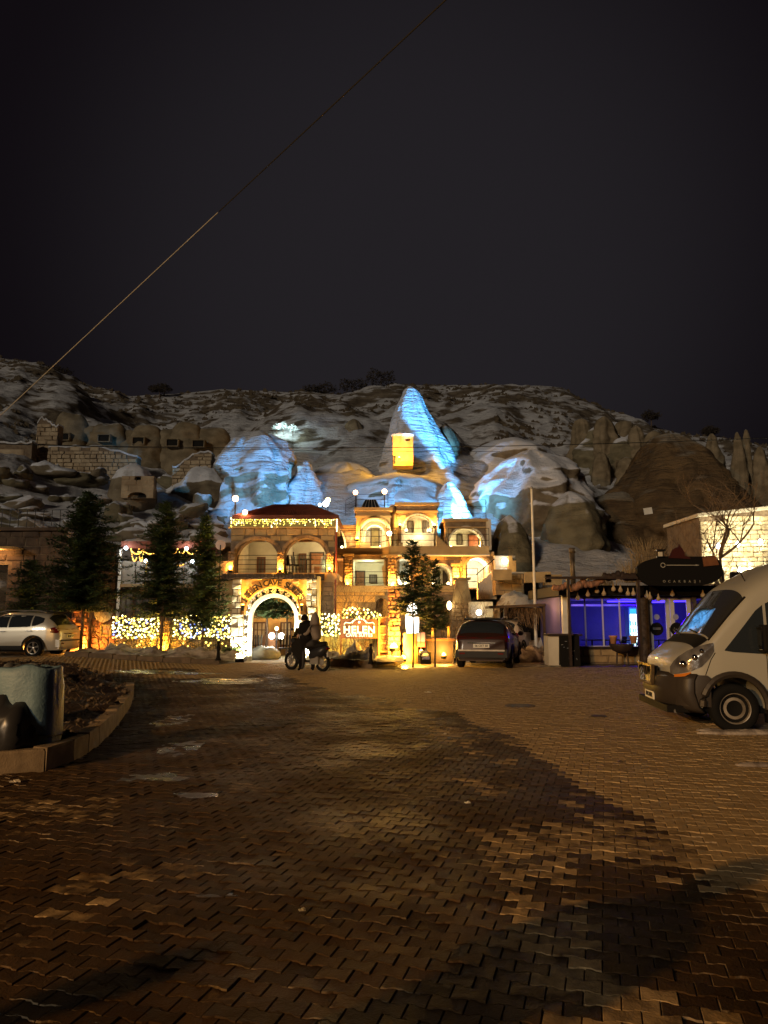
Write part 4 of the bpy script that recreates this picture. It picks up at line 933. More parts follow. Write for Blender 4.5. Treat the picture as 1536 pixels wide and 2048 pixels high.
    # block under it and pots
    q = E('garden_wall', (X(929, 35.3), 35.3, 0), 'brown rubble wall block under the tapered chimney', 'wall'); MB().bx(X(903, 35.4), X(955, 35.4), 35.3, 36.9, 0, Z(1206, 35.4)).build('core', MORTAR, q); stones(q, X(903, 35.4), X(955, 35.4), .1, Z(1206, 35.4), 35.3, .36, .22, STONE2, proud=.06, limit=150)
    p = W(898.5, 1211, 35.2); q = E('wall_lamp', p, 'oval yellow wall lamp on the brown block under the chimney', 'lamp'); MB().ball(p, .11, 10, 8, 1.9).build('shade', E_WARM, q, smooth=True); lamp('glow', p-Vector((0, .3, 0)), 6, PALEW, q, size=.1)
    p = W(958, 1225, 33.5); q = E('wall_lamp', p, 'white lamp low on the pale wall behind the brown car', 'lamp'); MB().ball(p, .13, 10, 8).build('bulb', E_WHITE, q, smooth=True); lamp('glow', p+Vector((.1, -.35, 0)), 9, PALEW, q, size=.1)
    q = E('garden_wall', (X(961, 34), 34, 0), 'pale stone wall behind the brown car', 'wall'); MB().bx(X(938, 34), X(985, 34), 34, 34.3, 0, Z(1205, 34)).build('core', PALE, q); stones(q, X(938, 34), X(985, 34), .1, Z(1203, 34), 34, .5, .26, PALE, proud=.03)
lower()
# ------------------------------------------------------------------ ground and paving
def axis(a, b, s, far): return [-far, -far/3]+[a+i*s for i in range(int((b-a)/s)+1)]+[far/3, far]
def make_ground():
    xs = axis(-40, 40, 1.0, 420); ys = [-200, -60]+[-20+i for i in range(66)]+[60, 140, 420]
    mb = MB(); mb.add([(x, y, gz(x, y)-.0125) for x in xs for y in ys], [(i*len(ys)+j, (i+1)*len(ys)+j, (i+1)*len(ys)+j+1, i*len(ys)+j+1) for i in range(len(xs)-1) for j in range(len(ys)-1)])
    mb.struct('ground', mat('gritty_ground', (.055, .04, .026), (.30, .23, .15), .6, .8, .01, 25, rough2=.25, spec=.6, contrast=(.48, .66)), smooth=True)
make_ground()
ISL = [G(px, py) for px, py in [(268, 1388), (262, 1412), (245, 1437), (226, 1462), (196, 1492), (155, 1519), (95, 1541), (0, 1549), (-120, 1556), (-400, 1562)]]
ISB = [G(px, py) for px, py in [(-400, 1330), (-100, 1336), (20, 1345), (100, 1354), (190, 1371), (250, 1383)]]
ISLP = [(p.x, p.y) for p in ISL+ISB]
EDGE = [(-30, 31.0)]+[(G(px, py).x, G(px, py).y) for px, py in [(-200, 1318), (130, 1312), (300, 1323), (440, 1329), (480, 1324), (655, 1331), (800, 1338), (905, 1331), (1060, 1334), (1200, 1333), (1400, 1335)]]+[(30, 25.0)]
DRY = sorted([(p.x, p.y) for p in [G(a, b) for a, b in [(300, 1345), (560, 1352), (680, 1385), (800, 1415), (930, 1440), (1040, 1485), (1100, 1525), (1200, 1605), (1300, 1662), (1400, 1700), (1536, 1745), (1800, 1810)]]])
PR = R(-16.5)
def dryness(x, y):
    yb = interp(DRY, x); n = noise.fractal(Vector((x*.55, y*.35, 1)), 1, 2, 3)
    d = sm((y-yb)/(.09*yb+.1)*.5+.5+n*1.0)
    if x > 0.7 and y < yb: d = max(d, .5 if noise.noise(Vector((x*.8, y*.8, 9)))+random.uniform(-.35, .35)+.12*min(x, 2) > .34 else 0)
    if x < -1.2 and y < 7.5: d = max(d, .34 if noise.noise(Vector((x*.7, y*.7, 4)))+random.uniform(-.3, .3) > .3 else 0)
    return d
def make_paving():
    L, g = .152, .0042
    out = [(-.0970, -.080), (-.064, -.080), (-.034, -.0595), (.034, -.0595), (.064, -.080), (.0970, -.080), (.0970, .080), (.064, .080), (.034, .0595), (-.034, .0595), (-.064, .080), (-.0970, .080)]
    out = [(a*.783, b*.755) for a, b in out]; inn = [(a*.962, b*.945) for a, b in out]
    c, s_ = math.cos(PR), math.sin(PR); cells = []
    for j in range(-20, 320):
        v = .8+j*.1091
        for i in range(-175, 175):
            u = i*(L+g)+(j % 2)*(L+g)/2
            x = u*c-v*s_; y = u*s_+v*c
            if y < 1.7 or abs(x) > .54*y+1.7: continue
            if y > interp(EDGE, x)-.12 or inside((x, y), ISLP): continue
            cells.append((x, y))
    m = bpy.data.materials.new('concrete_paver'); m.use_nodes = True; nt = m.node_tree; N = nt.nodes; K = nt.links; b = N['Principled BSDF']
    at = N.new('ShaderNodeAttribute'); at.attribute_name = 'dry'; ar = N.new('ShaderNodeAttribute'); ar.attribute_name = 'rnd'
    ge = N.new('ShaderNodeNewGeometry')
    n1 = N.new('ShaderNodeTexNoise'); n1.inputs['Scale'].default_value = 9; n1.inputs['Detail'].default_value = 6; K.new(ge.outputs['Position'], n1.inputs['Vector'])
    n2 = N.new('ShaderNodeTexNoise'); n2.inputs['Scale'].default_value = 90; n2.inputs['Detail'].default_value = 4; K.new(ge.outputs['Position'], n2.inputs['Vector'])
    n3 = N.new('ShaderNodeTexNoise'); n3.inputs['Scale'].default_value = .9; n3.inputs['Detail'].default_value = 5; K.new(ge.outputs['Position'], n3.inputs['Vector'])
    f = N.new('ShaderNodeMath'); f.operation = 'MULTIPLY_ADD'; f.inputs[1].default_value = .9; K.new(n1.outputs['Fac'], f.inputs[0]); K.new(at.outputs['Fac'], f.inputs[2])
    mr = N.new('ShaderNodeMapRange'); mr.inputs[1].default_value = .72; mr.inputs[2].default_value = 1.12; K.new(f.outputs[0], mr.inputs[0])
    wet = N.new('ShaderNodeMix'); wet.data_type = 'RGBA'; wet.inputs[6].default_value = (.028, .016, .007, 1); wet.inputs[7].default_value = (.058, .034, .016, 1); K.new(ar.outputs['Fac'], wet.inputs[0])
    dry = N.new('ShaderNodeMix'); dry.data_type = 'RGBA'; dry.inputs[6].default_value = (.29, .20, .10, 1); dry.inputs[7].default_value = (.36, .26, .14, 1); K.new(ar.outputs['Fac'], dry.inputs[0])
    mx = N.new('ShaderNodeMix'); mx.data_type = 'RGBA'; K.new(mr.outputs[0], mx.inputs[0]); K.new(wet.outputs[2], mx.inputs[6]); K.new(dry.outputs[2], mx.inputs[7])
    
    am = N.new('ShaderNodeAttribute'); am.attribute_name = 'rim'
    n5 = N.new('ShaderNodeTexNoise'); n5.inputs['Scale'].default_value = 1.1; n5.inputs['Detail'].default_value = 7; n5.inputs['Roughness'].default_value = .7; K.new(ge.outputs['Position'], n5.inputs['Vector'])
    m5 = N.new('ShaderNodeMapRange'); m5.inputs[1].default_value = .54; m5.inputs[2].default_value = .66; K.new(n5.outputs['Fac'], m5.inputs[0])
    q5 = N.new('ShaderNodeMath'); q5.operation = 'MULTIPLY'; K.new(am.outputs['Fac'], q5.inputs[0]); K.new(m5.outputs[0], q5.inputs[1])
    n6 = N.new('ShaderNodeMapRange'); n6.inputs[1].default_value = .63; n6.inputs[2].default_value = .75; n6.inputs[4].default_value = .2; K.new(n5.outputs['Fac'], n6.inputs[0])
    q6 = N.new('ShaderNodeMath'); q6.operation = 'MAXIMUM'; K.new(q5.outputs[0], q6.inputs[0]); K.new(n6.outputs[0], q6.inputs[1])
    m6 = N.new('ShaderNodeMix'); m6.data_type = 'RGBA'; m6.inputs[7].default_value = (.24, .19, .13, 1); K.new(q6.outputs[0], m6.inputs[0]); K.new(mx.outputs[2], m6.inputs[6])
    K.new(m6.outputs[2], b.inputs['Base Color']); b.inputs['Specular IOR Level'].default_value = .06
    rr = N.new('ShaderNodeMapRange'); rr.inputs[1].default_value = .35; rr.inputs[2].default_value = .65; rr.inputs[3].default_value = .52; rr.inputs[4].default_value = .8; K.new(n3.outputs['Fac'], rr.inputs[0])
    rx = N.new('ShaderNodeMix'); K.new(mr.outputs[0], rx.inputs[0]); K.new(rr.outputs[0], rx.inputs[2]); rx.inputs[3].default_value = .85; K.new(rx.outputs[0], b.inputs['Roughness'])
    bp = N.new('ShaderNodeBump'); bp.inputs['Distance'].default_value = .004; K.new(n2.outputs['Fac'], bp.inputs['Height'])
    bq = N.new('ShaderNodeBump'); bq.inputs['Distance'].default_value = .012; K.new(n1.outputs['Fac'], bq.inputs['Height']); K.new(bp.outputs[0], bq.inputs['Normal']); K.new(bq.outputs[0], b.inputs['Normal'])
    root = bpy.data.objects.new('pavement', None); col.objects.link(root); root['kind'] = 'structure'
    cells.sort(key=lambda p: (abs(p[0]) > .50*p[1]-.0, p[1]))
    V = []; Fc = []; D = []; Rn = []; RM = []
    def one(x, y):
        tx, ty = random.gauss(0, .010), random.gauss(0, .010); dz = random.gauss(0, .0022)+gz(x, y)
        # worn dip where the paving has settled
        dd = noise.noise(Vector((x*.5, y*.35, 8))); dz += dd*.005
        if y < 6: tx += random.gauss(0, .012); ty += random.gauss(0, .012)
        rz = PR+random.gauss(0, .008); cc, ss = math.cos(rz), math.sin(rz); vs = []
        for q, z in [(p, 0.0) for p in inn]+[(p, -.0055) for p in out]+[(p, -.035) for p in out]:
            vs.append((q[0]*cc-q[1]*ss, q[0]*ss+q[1]*cc, z+q[0]*tx+q[1]*ty))
        return vs, dz
    fs1 = [tuple(range(12))]+[(k, 12+k, 12+(k+1) % 12, (k+1) % 12) for k in range(12)]+[(12+k, 24+k, 24+(k+1) % 12, 12+(k+1) % 12) for k in range(12)]
    def attrs(me, d, r_, nf):
        a = me.attributes.new('rim', 'FLOAT', 'FACE'); a.data.foreach_set('value', nf)
        a = me.attributes.new('dry', 'FLOAT', 'FACE'); a.data.foreach_set('value', d); a = me.attributes.new('rnd', 'FLOAT', 'FACE'); a.data.foreach_set('value', r_)
        me.materials.append(m)
    for i, (x, y) in enumerate(cells):
        vs, dz = one(x, y); d = dryness(x, y)+random.gauss(0, .10); r_ = random.random()
        if i < 300:
            me = bpy.data.meshes.new('paver'); me.from_pydata(vs, [], fs1); attrs(me, [d]*len(fs1), [r_]*len(fs1), [0.0]+[1.0]*24)
            o = link('paver', me, root); o.location = (x, y, dz)
        else:
            n = len(V); V += [(a+x, b_+y, z+dz) for a, b_, z in vs]; ff = fs1 if y < 12 else fs1[:13]
            Fc += [tuple(k+n for k in q) for q in ff]; D += [d]*len(ff); Rn += [r_]*len(ff); RM += [0.0]+[1.0]*(len(ff)-1)
    me = bpy.data.meshes.new('paver'); me.from_pydata(V, [], Fc); attrs(me, D, Rn, RM); o = link('paver', me, root); o['kind'] = 'stuff'
make_paving()

# ------------------------------------------------------------------ the kerbed island on the left
def kerb_run(name, pts, h, w, L, m, label=None, kind=True, group=None, inward=1, z0=0):
    root = bpy.data.objects.new(name, None); col.objects.link(root); root['kind'] = 'structure'
    d = 0; P = [Vector((p[0], p[1], 0)) for p in pts]; tot = sum((b-a).length for a, b in zip(P, P[1:]))
    def at(s):
        for a, b in zip(P, P[1:]):
            l = (b-a).length
            if s <= l or b is P[-1]: return a+(b-a)*min(1, s/l), (b-a).normalized()
            s -= l
    n = int(tot/L)
    for i in range(n):
        a, _ = at(i*L); b, _ = at((i+1)*L); t = (b-a).normalized(); nrm = Vector((-t.y, t.x, 0))*inward
        c = (a+b)/2+nrm*w/2; z = gz(c.x, c.y)
        a, b = a+t*.012, b-t*.012; j = lambda: random.uniform(-.008, .008); hh = h+random.uniform(-.015, .015); ch = .022
        lo = [a, b, b+nrm*w, a+nrm*w]
        vs = [(p.x, p.y, z-.06) for p in lo]+[(p.x+j(), p.y+j(), z+hh-ch) for p in lo]
        cen = (a+b)/2+nrm*w/2
        vs += [(cen.x+(p.x-cen.x)*.93, cen.y+(p.y-cen.y)*.93, z+hh+j()) for p in lo]
        fs = [(8, 9, 10, 11)]+[(k, (k+1) % 4, (k+1) % 4+4, k+4) for k in range(4)]+[(k+4, (k+1) % 4+4, (k+1) % 4+8, k+8) for k in range(4)]
        mb = MB(); mb.add(vs, fs); mb.build('kerb_stone', m, root, fix=True)
    return root
KERB = mat('kerb_concrete', (.20, .15, .095), (.11, .08, .05), .85, 5, .004, 60)
kerb_run('island_kerb', [(p.x, p.y) for p in ISL], .235, .17, .56, KERB, inward=-1)
kerb_run('island_kerb', [(p.x, p.y) for p in ISB], .10, .15, .8, mat('sunken_kerb', (.08, .055, .035), (.04, .03, .02), .85, 5, .004, 40), inward=-1)
def island():
    c = Vector((sum(p[0] for p in ISLP[2:8])/6-1.5, sum(p[1] for p in ISLP)/len(ISLP), 0))
    xs = np.arange(-10.5, -3.0, .11); ys = np.arange(7.2, 20, .13); mb = MB(); idx = {}; vs = []
    for i, x in enumerate(xs):
        for j, y in enumerate(ys):
            q = (c.x+(x-c.x)*1.045, c.y+(y-c.y)*1.03)
            if inside(q, ISLP):
                z = .15+abs(noise.fractal(Vector((x*.7, y*.6, 2)), 1, 2, 5))*.25+noise.fractal(Vector((x*3, y*3, 2)), 1, 2, 3)*.05+.28*sm((-x-5.2)/3)*sm((y-10)/3)
                idx[i, j] = len(vs); vs.append((x, y, z))
    fs = [(idx[i, j], idx[i+1, j], idx[i+1, j+1], idx[i, j+1]) for i, j in idx if (i+1, j) in idx and (i, j+1) in idx and (i+1, j+1) in idx]
    mb.add(vs, fs); mb.struct('planting_bed', SOIL, smooth=True)
    mb = MB(); rnd = random.Random(3)
    for k in range(420):
        i, j = rnd.choice(list(idx) if k == 0 else keys) if k else (0, 0)
        if k == 0: keys = list(idx); continue
        p = Vector(vs[idx[i, j]]); s_ = rnd.uniform(.02, .07); mb.ball(p+Vector((0, 0, s_*.2)), s_, 5, 3, .6)
    o = mb.build('rubble', mat('rubble', (.10, .075, .05), (.05, .035, .025), .9, 6)); o['kind'] = 'stuff'; o['label'] = 'small stones and clods on the dark island'
    mb = MB()
    for k in range(1500):
        i, j = rnd.choice(keys); p = Vector(vs[idx[i, j]]); a = rnd.uniform(0, 6.28); l = rnd.uniform(.05, .16)
        mb.add([p, p+Vector((.012, 0, 0)), p+Vector((math.cos(a)*l*.7, math.sin(a)*l*.7, l*.6))], [(0, 1, 2)])
    o = mb.build('dead_grass', mat('dead_grass', (.12, .085, .045), rough=.9)); o['kind'] = 'stuff'; o['label'] = 'thin dead grass on the dark island'
island()
def sack():
    p = G(52, 1538); p = Vector((p.x, p.y+.35, .0)); Yp = p.y; s_ = Yp/F
    o = E('rubbish_sack', p, 'crumpled blue grey sack of rubbish standing on the island kerb', 'sack')
    cx, cz = X(50, Yp, 1460), .02; mb = MB(); n = 28; vs = []
    prof = [(0, .28), (.1, .34), (.3, .36), (.55, .355), (.8, .345), (.93, .335), (1.0, .33), (1.02, .30), (.96, .27)]
    for f, w in prof:
        for k in range(n):
            a = 2*math.pi*k/n; sq = (abs(math.cos(a))**3+abs(math.sin(a))**3)**(-1/3)
            q = Vector((math.cos(a)*w*sq, math.sin(a)*w*.8*sq, f*1.02))
            q += Vector((math.cos(a), math.sin(a), 0))*(noise.fractal(Vector((q.x*4, q.y*4, q.z*2.5)), 1, 2, 4)*.02+abs(noise.noise(Vector((a*2, q.z*5, 1))))*.05)
            q.z += (noise.noise(Vector((math.cos(a)*1.5, math.sin(a)*1.5, 3)))*.06 if f > .9 else 0)
            vs.append(q+Vector((cx, Yp, cz)))
    fs = [(i*n+k, i*n+(k+1) % n, (i+1)*n+(k+1) % n, (i+1)*n+k) for i in range(len(prof)-1) for k in range(n)]+[tuple(range(n-1, -1, -1))]
    mb.add(vs, fs); mb.build('bag', mat('woven_blue_sack', (.12, .19, .24), (.07, .12, .16), .5, 4, .006, 30), o, smooth=True, fix=True)
    mb = MB(); rnd = random.Random(8)
    for k in range(26): mb.ball((cx+rnd.uniform(-.22, .22), Yp+rnd.uniform(-.15, .15), 1.0+rnd.uniform(-.08, .06)), rnd.uniform(.06, .12), 7, 5, .7)
    mb.build('rubbish', mat('mixed_rubbish', (.12, .13, .13), (.04, .04, .04), .6, 9), o, smooth=True)
sack()
def dark_bags():
    for i, (px, py, r, lab) in enumerate([(-6, 1500, .36, 'dark rubbish bag half out of the picture beside the blue grey sack'), (12, 1440, .3, 'small knotted dark rubbish bag behind the blue grey sack')]):
        p = G(px, py+40); o = E('rubbish_bag', p, lab, 'bag'); mb = MB(); mb.ball((0, 0, 0), 1, 20, 14)
        v2 = []
        for v in mb.v:
            q = Vector(v); q *= r*(1+noise.fractal(q*2+Vector((i*5, 0, 0)), 1, 2, 4)*.28); q.z = max(q.z*1.15, -r*.9); v2.append(q+p+Vector((0, .2, r*.9)))
        mb.v = v2; mb.build('bag', mat('black_bin_bag', (.02, .02, .022), rough=.3), o, smooth=True); MB().tube([p+Vector((0, .2, r*1.7)), p+Vector((.03, .2, r*2.15)), p+Vector((.08, .2, r*2.3))], [.05, .03, .06], 7).build('knot', mat('black_bin_bag', (.02, .02, .022)), o)
dark_bags()

# ------------------------------------------------------------------ gate
GY = 28.2
def gate():
    x0, x1 = X(465, GY), X(634, GY); zt = Z(1158, GY); zg = gz(x0, GY)
    o = E('entrance_gate', ((x0+x1)/2, GY, 0), 'stone entrance gateway with glowing amber arch lettering and white lit piers', 'gateway')
    cx = X(548, GY); a, b = X(492, GY), X(602, GY); crown = Z(1175, GY)
    loop = archp(a, b, .02, crown)
    MB().prism([rect(x0, x1, 0.0, zt), loop], GY, GY+.55).build('wall', MORTAR, o, fix=True)
    lx1, rx0 = X(484, GY), X(613, GY); zc = Z(1228, GY)
    # ochre sign field above the arch
    MB().prism([[(lx1, zc)]+[(a-.001, zc)]+[p for p in loop[1:-1] if p[1] > zc]+[(b+.001, zc), (rx0, zc), (rx0, zt-.02), (lx1, zt-.02)]], GY-.05, GY-.003).build('sign_field', OCHRE, o, fix=True)
    WS = mat('pale_gate_stone', (.66, .62, .50), (.46, .42, .32), .85, 3, .03, 12)
    for (u0, u1, z0, z1, w, h) in [(x0, lx1, zc, zt, .34, .22), (rx0, x1, zc, zt, .34, .24), (x0, a-.02, .06, zc, .42, .30), (b+.02, x1, .06, zc, .42, .30)]:
        stones(o, u0, u1, z0, z1, GY-(.06 if z0 >= zc else .14), w, h, WS, proud=.10)
        if z0 < zc: MB().bx(u0+.02, u1-.02, GY-.14, GY-.003, 0.0, zc-.02).build('pier_core', MORTAR, o)
        else: MB().bx(u0+.01, u1-.01, GY-.06, GY-.003, z0, z1-.02).build('pier_core', MORTAR, o)
    stones(o, lx1+.35, rx0-.25, zt-.32, zt, GY-.05, .5, .15, OCHRE, keep=lambda x, z: abs(x-cx) > .55 or z > zt-.1, proud=.04, name='ledge_stone')
    MB().bx(x1, x1+.10, GY-.1, GY+.56, 0, zt+.1).build('edge_post', mat('yellow_stone', (.5, .42, .2), (.4, .32, .15), .8, 3), o)
    # dark timber top with snow
    mb = MB(); n = 26
    for i in range(n):
        u = x0-.35+(x1-x0+.25)*i/n; mb.box((u+.06, GY+.05, zt+.07+random.uniform(-.02, .03)), ((x1-x0)/n+.05, .75, .12+random.uniform(-.03, .05)), ry=random.uniform(-.15, .15))
    mb.build('top_beam', DWOOD, o)
    # orange arch strip and white inner arch
    rx = (b-a)/2
    arch_band(o, a+.03, b-.03, Z(1232, GY), crown-.03, GY-.10, .055, mat('orange_steel', (.7, .3, .08), rough=.5), proud=.06, legs=False, rise=rx)
    ia, ib = X(507, GY), X(591, GY); ic = Z(1195, GY)
    arch_band(o, ia, ib, .02, ic, GY-.02, .15, mat('white_arch_plaster', (.72, .70, .58), (.6, .57, .45), .7, 3), proud=.12)
    # scrollwork between the arches
    SC = mat('painted_scrollwork', (.75, .74, .66), rough=.5)
    cz = crown-rx; ir = (ib-ia)/2+.15; icz = ic-(ib-ia)/2
    def spiral(c, r, turns, s_, a0):
        pts = []
        for i in range(22):
            t = i/21; ang = a0+s_*t*turns*2*math.pi; rr = r*(1-.8*t); pts.append((c[0]+rr*math.cos(ang), GY-.07, c[1]+rr*math.sin(ang)))
        MB().tube(pts, .016, 5).build('scroll', SC, o)
    icx = (ia+ib)/2
    for i in range(11):
        ang = math.pi*(i+.5)/11; r0 = ir; r1 = rx
        m0 = (icx+r0*math.cos(ang), icz+r0*math.sin(ang)); m1 = (cx+r1*math.cos(ang), cz+r1*math.sin(ang))
        c = ((m0[0]+m1[0])/2, (m0[1]+m1[1])/2); rr = max(.06, math.hypot(m1[0]-m0[0], m1[1]-m0[1])*.46)
        spiral(c, rr, 1.6, 1 if i % 2 else -1, ang+math.pi/2)
    for sx in (-1, 1):
        xx = (ia-.15+a)/2-.02 if sx < 0 else (ib+.15+b)/2-.01
        for k in range(5): spiral((xx, Z(1245+k*16, GY)), .10, 1.7, sx*(1 if k % 2 else -1), math.pi/2)
    # letters
    txt = 'HELEN CAVE SUITES'; rl = rx+.175; n = len(txt); tot = R(126); LB = mat('black_letters', (.012, .009, .006), rough=.5)
    wd = [{'I': .5, ' ': .7}.get(ch, 1.0) for ch in txt]; W_ = sum(wd); acc = 0
    for ch, w in zip(txt, wd):
        ang = math.pi/2+tot/2-tot*(acc+w/2)/W_; acc += w
        if ch == ' ': continue
        me = text_mesh(ch, .33, .012, .006)
        me.transform(Matrix.Rotation(ang-math.pi/2, 4, 'Z')); me.transform(Matrix.Rotation(math.pi/2, 4, 'X')); me.materials.clear(); me.materials.append(LB)
        l = link('letter', me, o); l.location = Vector((cx+rl*math.cos(ang), GY-.09, cz+rl*math.sin(ang)))-org(o)
    # lamps
    for px, s_ in ((489.5, 'left'), (605.5, 'right')):
        p = Vector((X(px, GY), GY-.30, Z(1222, GY)))
        q = E('wall_lamp', p, 'small cylinder lamp shining up at the %s end of the arch lettering' % s_, 'lamp', 'gate lamps'); MB().lathe([(.05, 0), (.06, .22)], 10, p).build('housing', IRON, q); MB().lathe([(.055, .221), (.04, .26)], 10, p).build('bulb', E_AMBER, q)
        lamp('beam', p+Vector((0, 0, .3)), 52, (1, .52, .07), q, 'SPOT', .04, p+Vector((.36 if s_ == 'left' else -.36, .16, 1.4)), 105, .5)
    lamp('arch_glow', (cx, GY-.42, crown-.02), 9, (1, .52, .07), o, size=.08)
    for px, s_, e in ((491, 'left', 400), (611, 'right', 300)):
        p = Vector((X(px, GY), GY-.75, .03)); q = E('ground_floodlight', p, 'square ground floodlight washing the %s gate pier white' % s_, 'floodlight', 'gate lamps')
        MB().box(p+Vector((0, 0, .09)), (.32, .16, .16), rx=.4).build('housing', IRON, q); MB().box(p+Vector((0, .03, .185)), (.28, .12, .02), rx=.4).build('glass', E_WARM, q)
        lamp('beam', p+Vector((0, .05, .28)), e, (1, .93, .62), q, 'SPOT', .08, p+Vector((0, .75, 1.1)), 120, .6)
    MB().bx(x0-.6, x1+.1, GY-.9, GY+.6, -.1, .035).struct('gate_threshold', PALE)
gate()
# courtyard seen through the gate
def courtyard():
    Yc = 33.6
    o = E('courtyard_wall', (X(550, Yc), Yc, 0), 'ochre courtyard wall with two mullioned wooden windows, seen through the gate', 'wall')
    a, b, c, d = X(508, Yc), X(534, Yc), X(562, Yc), X(584, Yc); zb, zt = Z(1292, Yc), Z(1244, Yc)
    MB().prism([rect(X(490, Yc), X(606, Yc), 0, Z(1170, Yc)), rect(a, b, zb, zt), rect(c, d, zb, zt)], Yc, Yc+.4).build('wall', OCHRE, o, fix=True)
    window(o, a, b, zb, zt, Yc+.1, nx=3, nz=3, fw=.06, pane=E_PANE); window(o, c, d, zb, zt, Yc+.1, nx=3, nz=3, fw=.06, pane=E_PANE)
    lamp('glow', (X(548, 32), 32.4, 2.2), 45, (1, .62, .25), o, size=.2)
    p = Vector((X(555, 31), 31, 0)); q = E('globe_lamp_post', p, 'three globe lamp post glaring in the courtyard behind the gate', 'lamp post')
    z1 = Z(1272, 31); zt = Z(1257, 31)
    MB().tube([p, p+Vector((0, 0, zt))], .035, 7).tube([p+Vector((-.18, 0, z1-.12)), p+Vector((.18, 0, z1-.12))], .02, 5).build('post', IRON, q)
    for dx, z, e, r in ((-.2, z1, 22, .13), (.2, z1, 22, .13), (0, zt, 8, .075)):
        g = MB().ball(p+Vector((dx, 0, z)), r, 12, 8).build('globe', E_WHITE if r > .1 else E_WARM, q, smooth=True)
        lamp('glow', p+Vector((dx, -r-.1, z+.02)), e, (1, .93, .78), q, size=.08)
    p = Vector((X(543, 32), 32, 0)); MB().lathe([(.12, .0), (.3, .25), (.36, .6), (.3, .9), (.2, 1.02), (.24, 1.08)], 18, p).thing('clay_jar', mat('terracotta', (.55, .27, .13), (.42, .2, .1), .7, 4), 'large terracotta jar against the courtyard wall behind the gate', 'jar', smooth=True)
    # snow covered furniture
    mb = MB(); mb.ball((0, 0, 0), 1, 24, 14); p = Vector((X(529, 30.2), 30.2, .0))
    mb.v = [tuple(p+Vector((v[0]*.72, v[1]*.4, max(0, (v[2]*.33+.18))*(1+.25*noise.noise(Vector(v)*2))))) for v in mb.v]
    mb.thing('covered_table', mat('grey_cover', (.42, .41, .40), (.3, .29, .28), .8, 4, .01, 10), 'grey sheeted garden table with snow just inside the gate', 'table', smooth=True)
    for px, lab in ((515, 'left of the sheeted table'), (571, 'right of the lamp post')):
        p = Vector((X(px, 30.4), 30.4, 0)); q = E('garden_chair', p, 'dark slatted garden chair %s inside the gate' % lab, 'chair')
        for k in range(4): MB().box(p+Vector((-.18+.12*k, .2, .7)), (.05, .03, .5)).build('slat', IRON, q)
        MB().box(p+Vector((0, 0, .43)), (.45, .42, .04)).build('seat', IRON, q)
        for u in (-1, 1):
            for v in (-1, 1): MB().tube([p+Vector((u*.19, v*.18, 0)), p+Vector((u*.19, v*.18, .43))], .018, 5).build('leg', IRON, q)
    MB().bx(X(495, 30), X(600, 30), 29, 33.5, -.02, .012).struct('courtyard_floor', mat('courtyard_stone', (.4, .34, .25), (.3, .25, .18), .7, 2))
E_PANE = mat('lamplit_window_pane', (.55, .42, .25), (.2, .14, .08), .3, 2.5, emit=(1, .6, .25), es=.12)
courtyard()

# ------------------------------------------------------------------ trees
def conifer(p, H, Rw, label, seed, crown0=.22, m=None, dens=1.0, trunk=.07, group='young conifers along the forecourt', shape=1.0, droop=0.1):
    rnd = random.Random(seed); p = Vector(p); o = E('conifer_tree', p, label, 'tree', group)
    pts = [p+Vector((0, 0, -.05)), p+Vector((.02, 0, H*.3)), p+Vector((-.02, .01, H*.65)), p+Vector((0, 0, H*.985))]
    MB().tube(pts, [trunk, trunk*.8, trunk*.45, .008], 8).build('trunk', BARK, o)
    mb = MB(); br = MB(); z = crown0*H; gap = .066/dens
    while z < H*.99:
        f = (z-crown0*H)/(H*(1-crown0)); env = Rw*((1-f)**(.82*shape))*(.78+.22*min(1, f*7+.15))
        for k in range(5):
            a = rnd.uniform(0, 6.28); L = env*rnd.uniform(.4, 1.2)
            if noise.noise(Vector((math.cos(a)*1.2, math.sin(a)*1.2, z*1.3+seed))) > .28: L *= .55
            d = Vector((math.cos(a), math.sin(a), .30-.25*(1-f)-droop)); q0 = p+Vector((0, 0, z)); q1 = q0+d*L
            br.tube([q0, q0+d*L*.5+Vector((0, 0, -.03*L)), q1+Vector((0, 0, .05*L))], [.012, .008, .003], 3, cap=False)
            ns = max(3, int(L/.05))
            for i in range(ns):
                t = (i+1)/ns; c = q0+d*L*t+Vector((rnd.uniform(-.05, .05), rnd.uniform(-.05, .05), rnd.uniform(-.05, .05)))
                w = .13+.13*(1-t)
                for s_ in (-1, 1):
                    e1 = (d.normalized()*rnd.uniform(.3, 1)+Vector((-d.y, d.x, rnd.uniform(-.3, .5)))*s_*rnd.uniform(.4, 1)).normalized()*w*rnd.uniform(.8, 1.5)
                    sd = e1.cross(Vector((rnd.uniform(-.5, .5), rnd.uniform(-.5, .5), 1))).normalized()*.028
                    mb.add([c-sd, c+sd, c+e1], [(0, 1, 2)])
                    e2 = e1+Vector((rnd.uniform(-.06, .06), rnd.uniform(-.06, .06), rnd.uniform(-.05, .09))); mb.add([c+e1*.2-sd, c+e1*.3+sd, c+e2], [(0, 1, 2)])
        z += gap*rnd.uniform(.6, 1.2)
    mb.build('crown', m or NEED, o); br.build('branches', BARK, o) if False else br.build('branches', BARK, o).__setitem__('kind', 'stuff')
    return o
def tree_at(px, pyb, pyt, hw, label, seed, Y=None, **k):
    b = G(px, pyb) if Y is None else Vector((X(px, Y), Y, gz(X(px, Y), Y)))
    H = Z(pyt, b.y)-b.z; return conifer(b, H, hw*b.y/F, label, seed, **k)
tree_at(168, 1305, 985, 98, 'broad dark conifer with orange lit underside beside the left stone gatepost', 1, Y=27.9, crown0=.27, dens=1.35, trunk=.07, shape=.7, m=NEED)
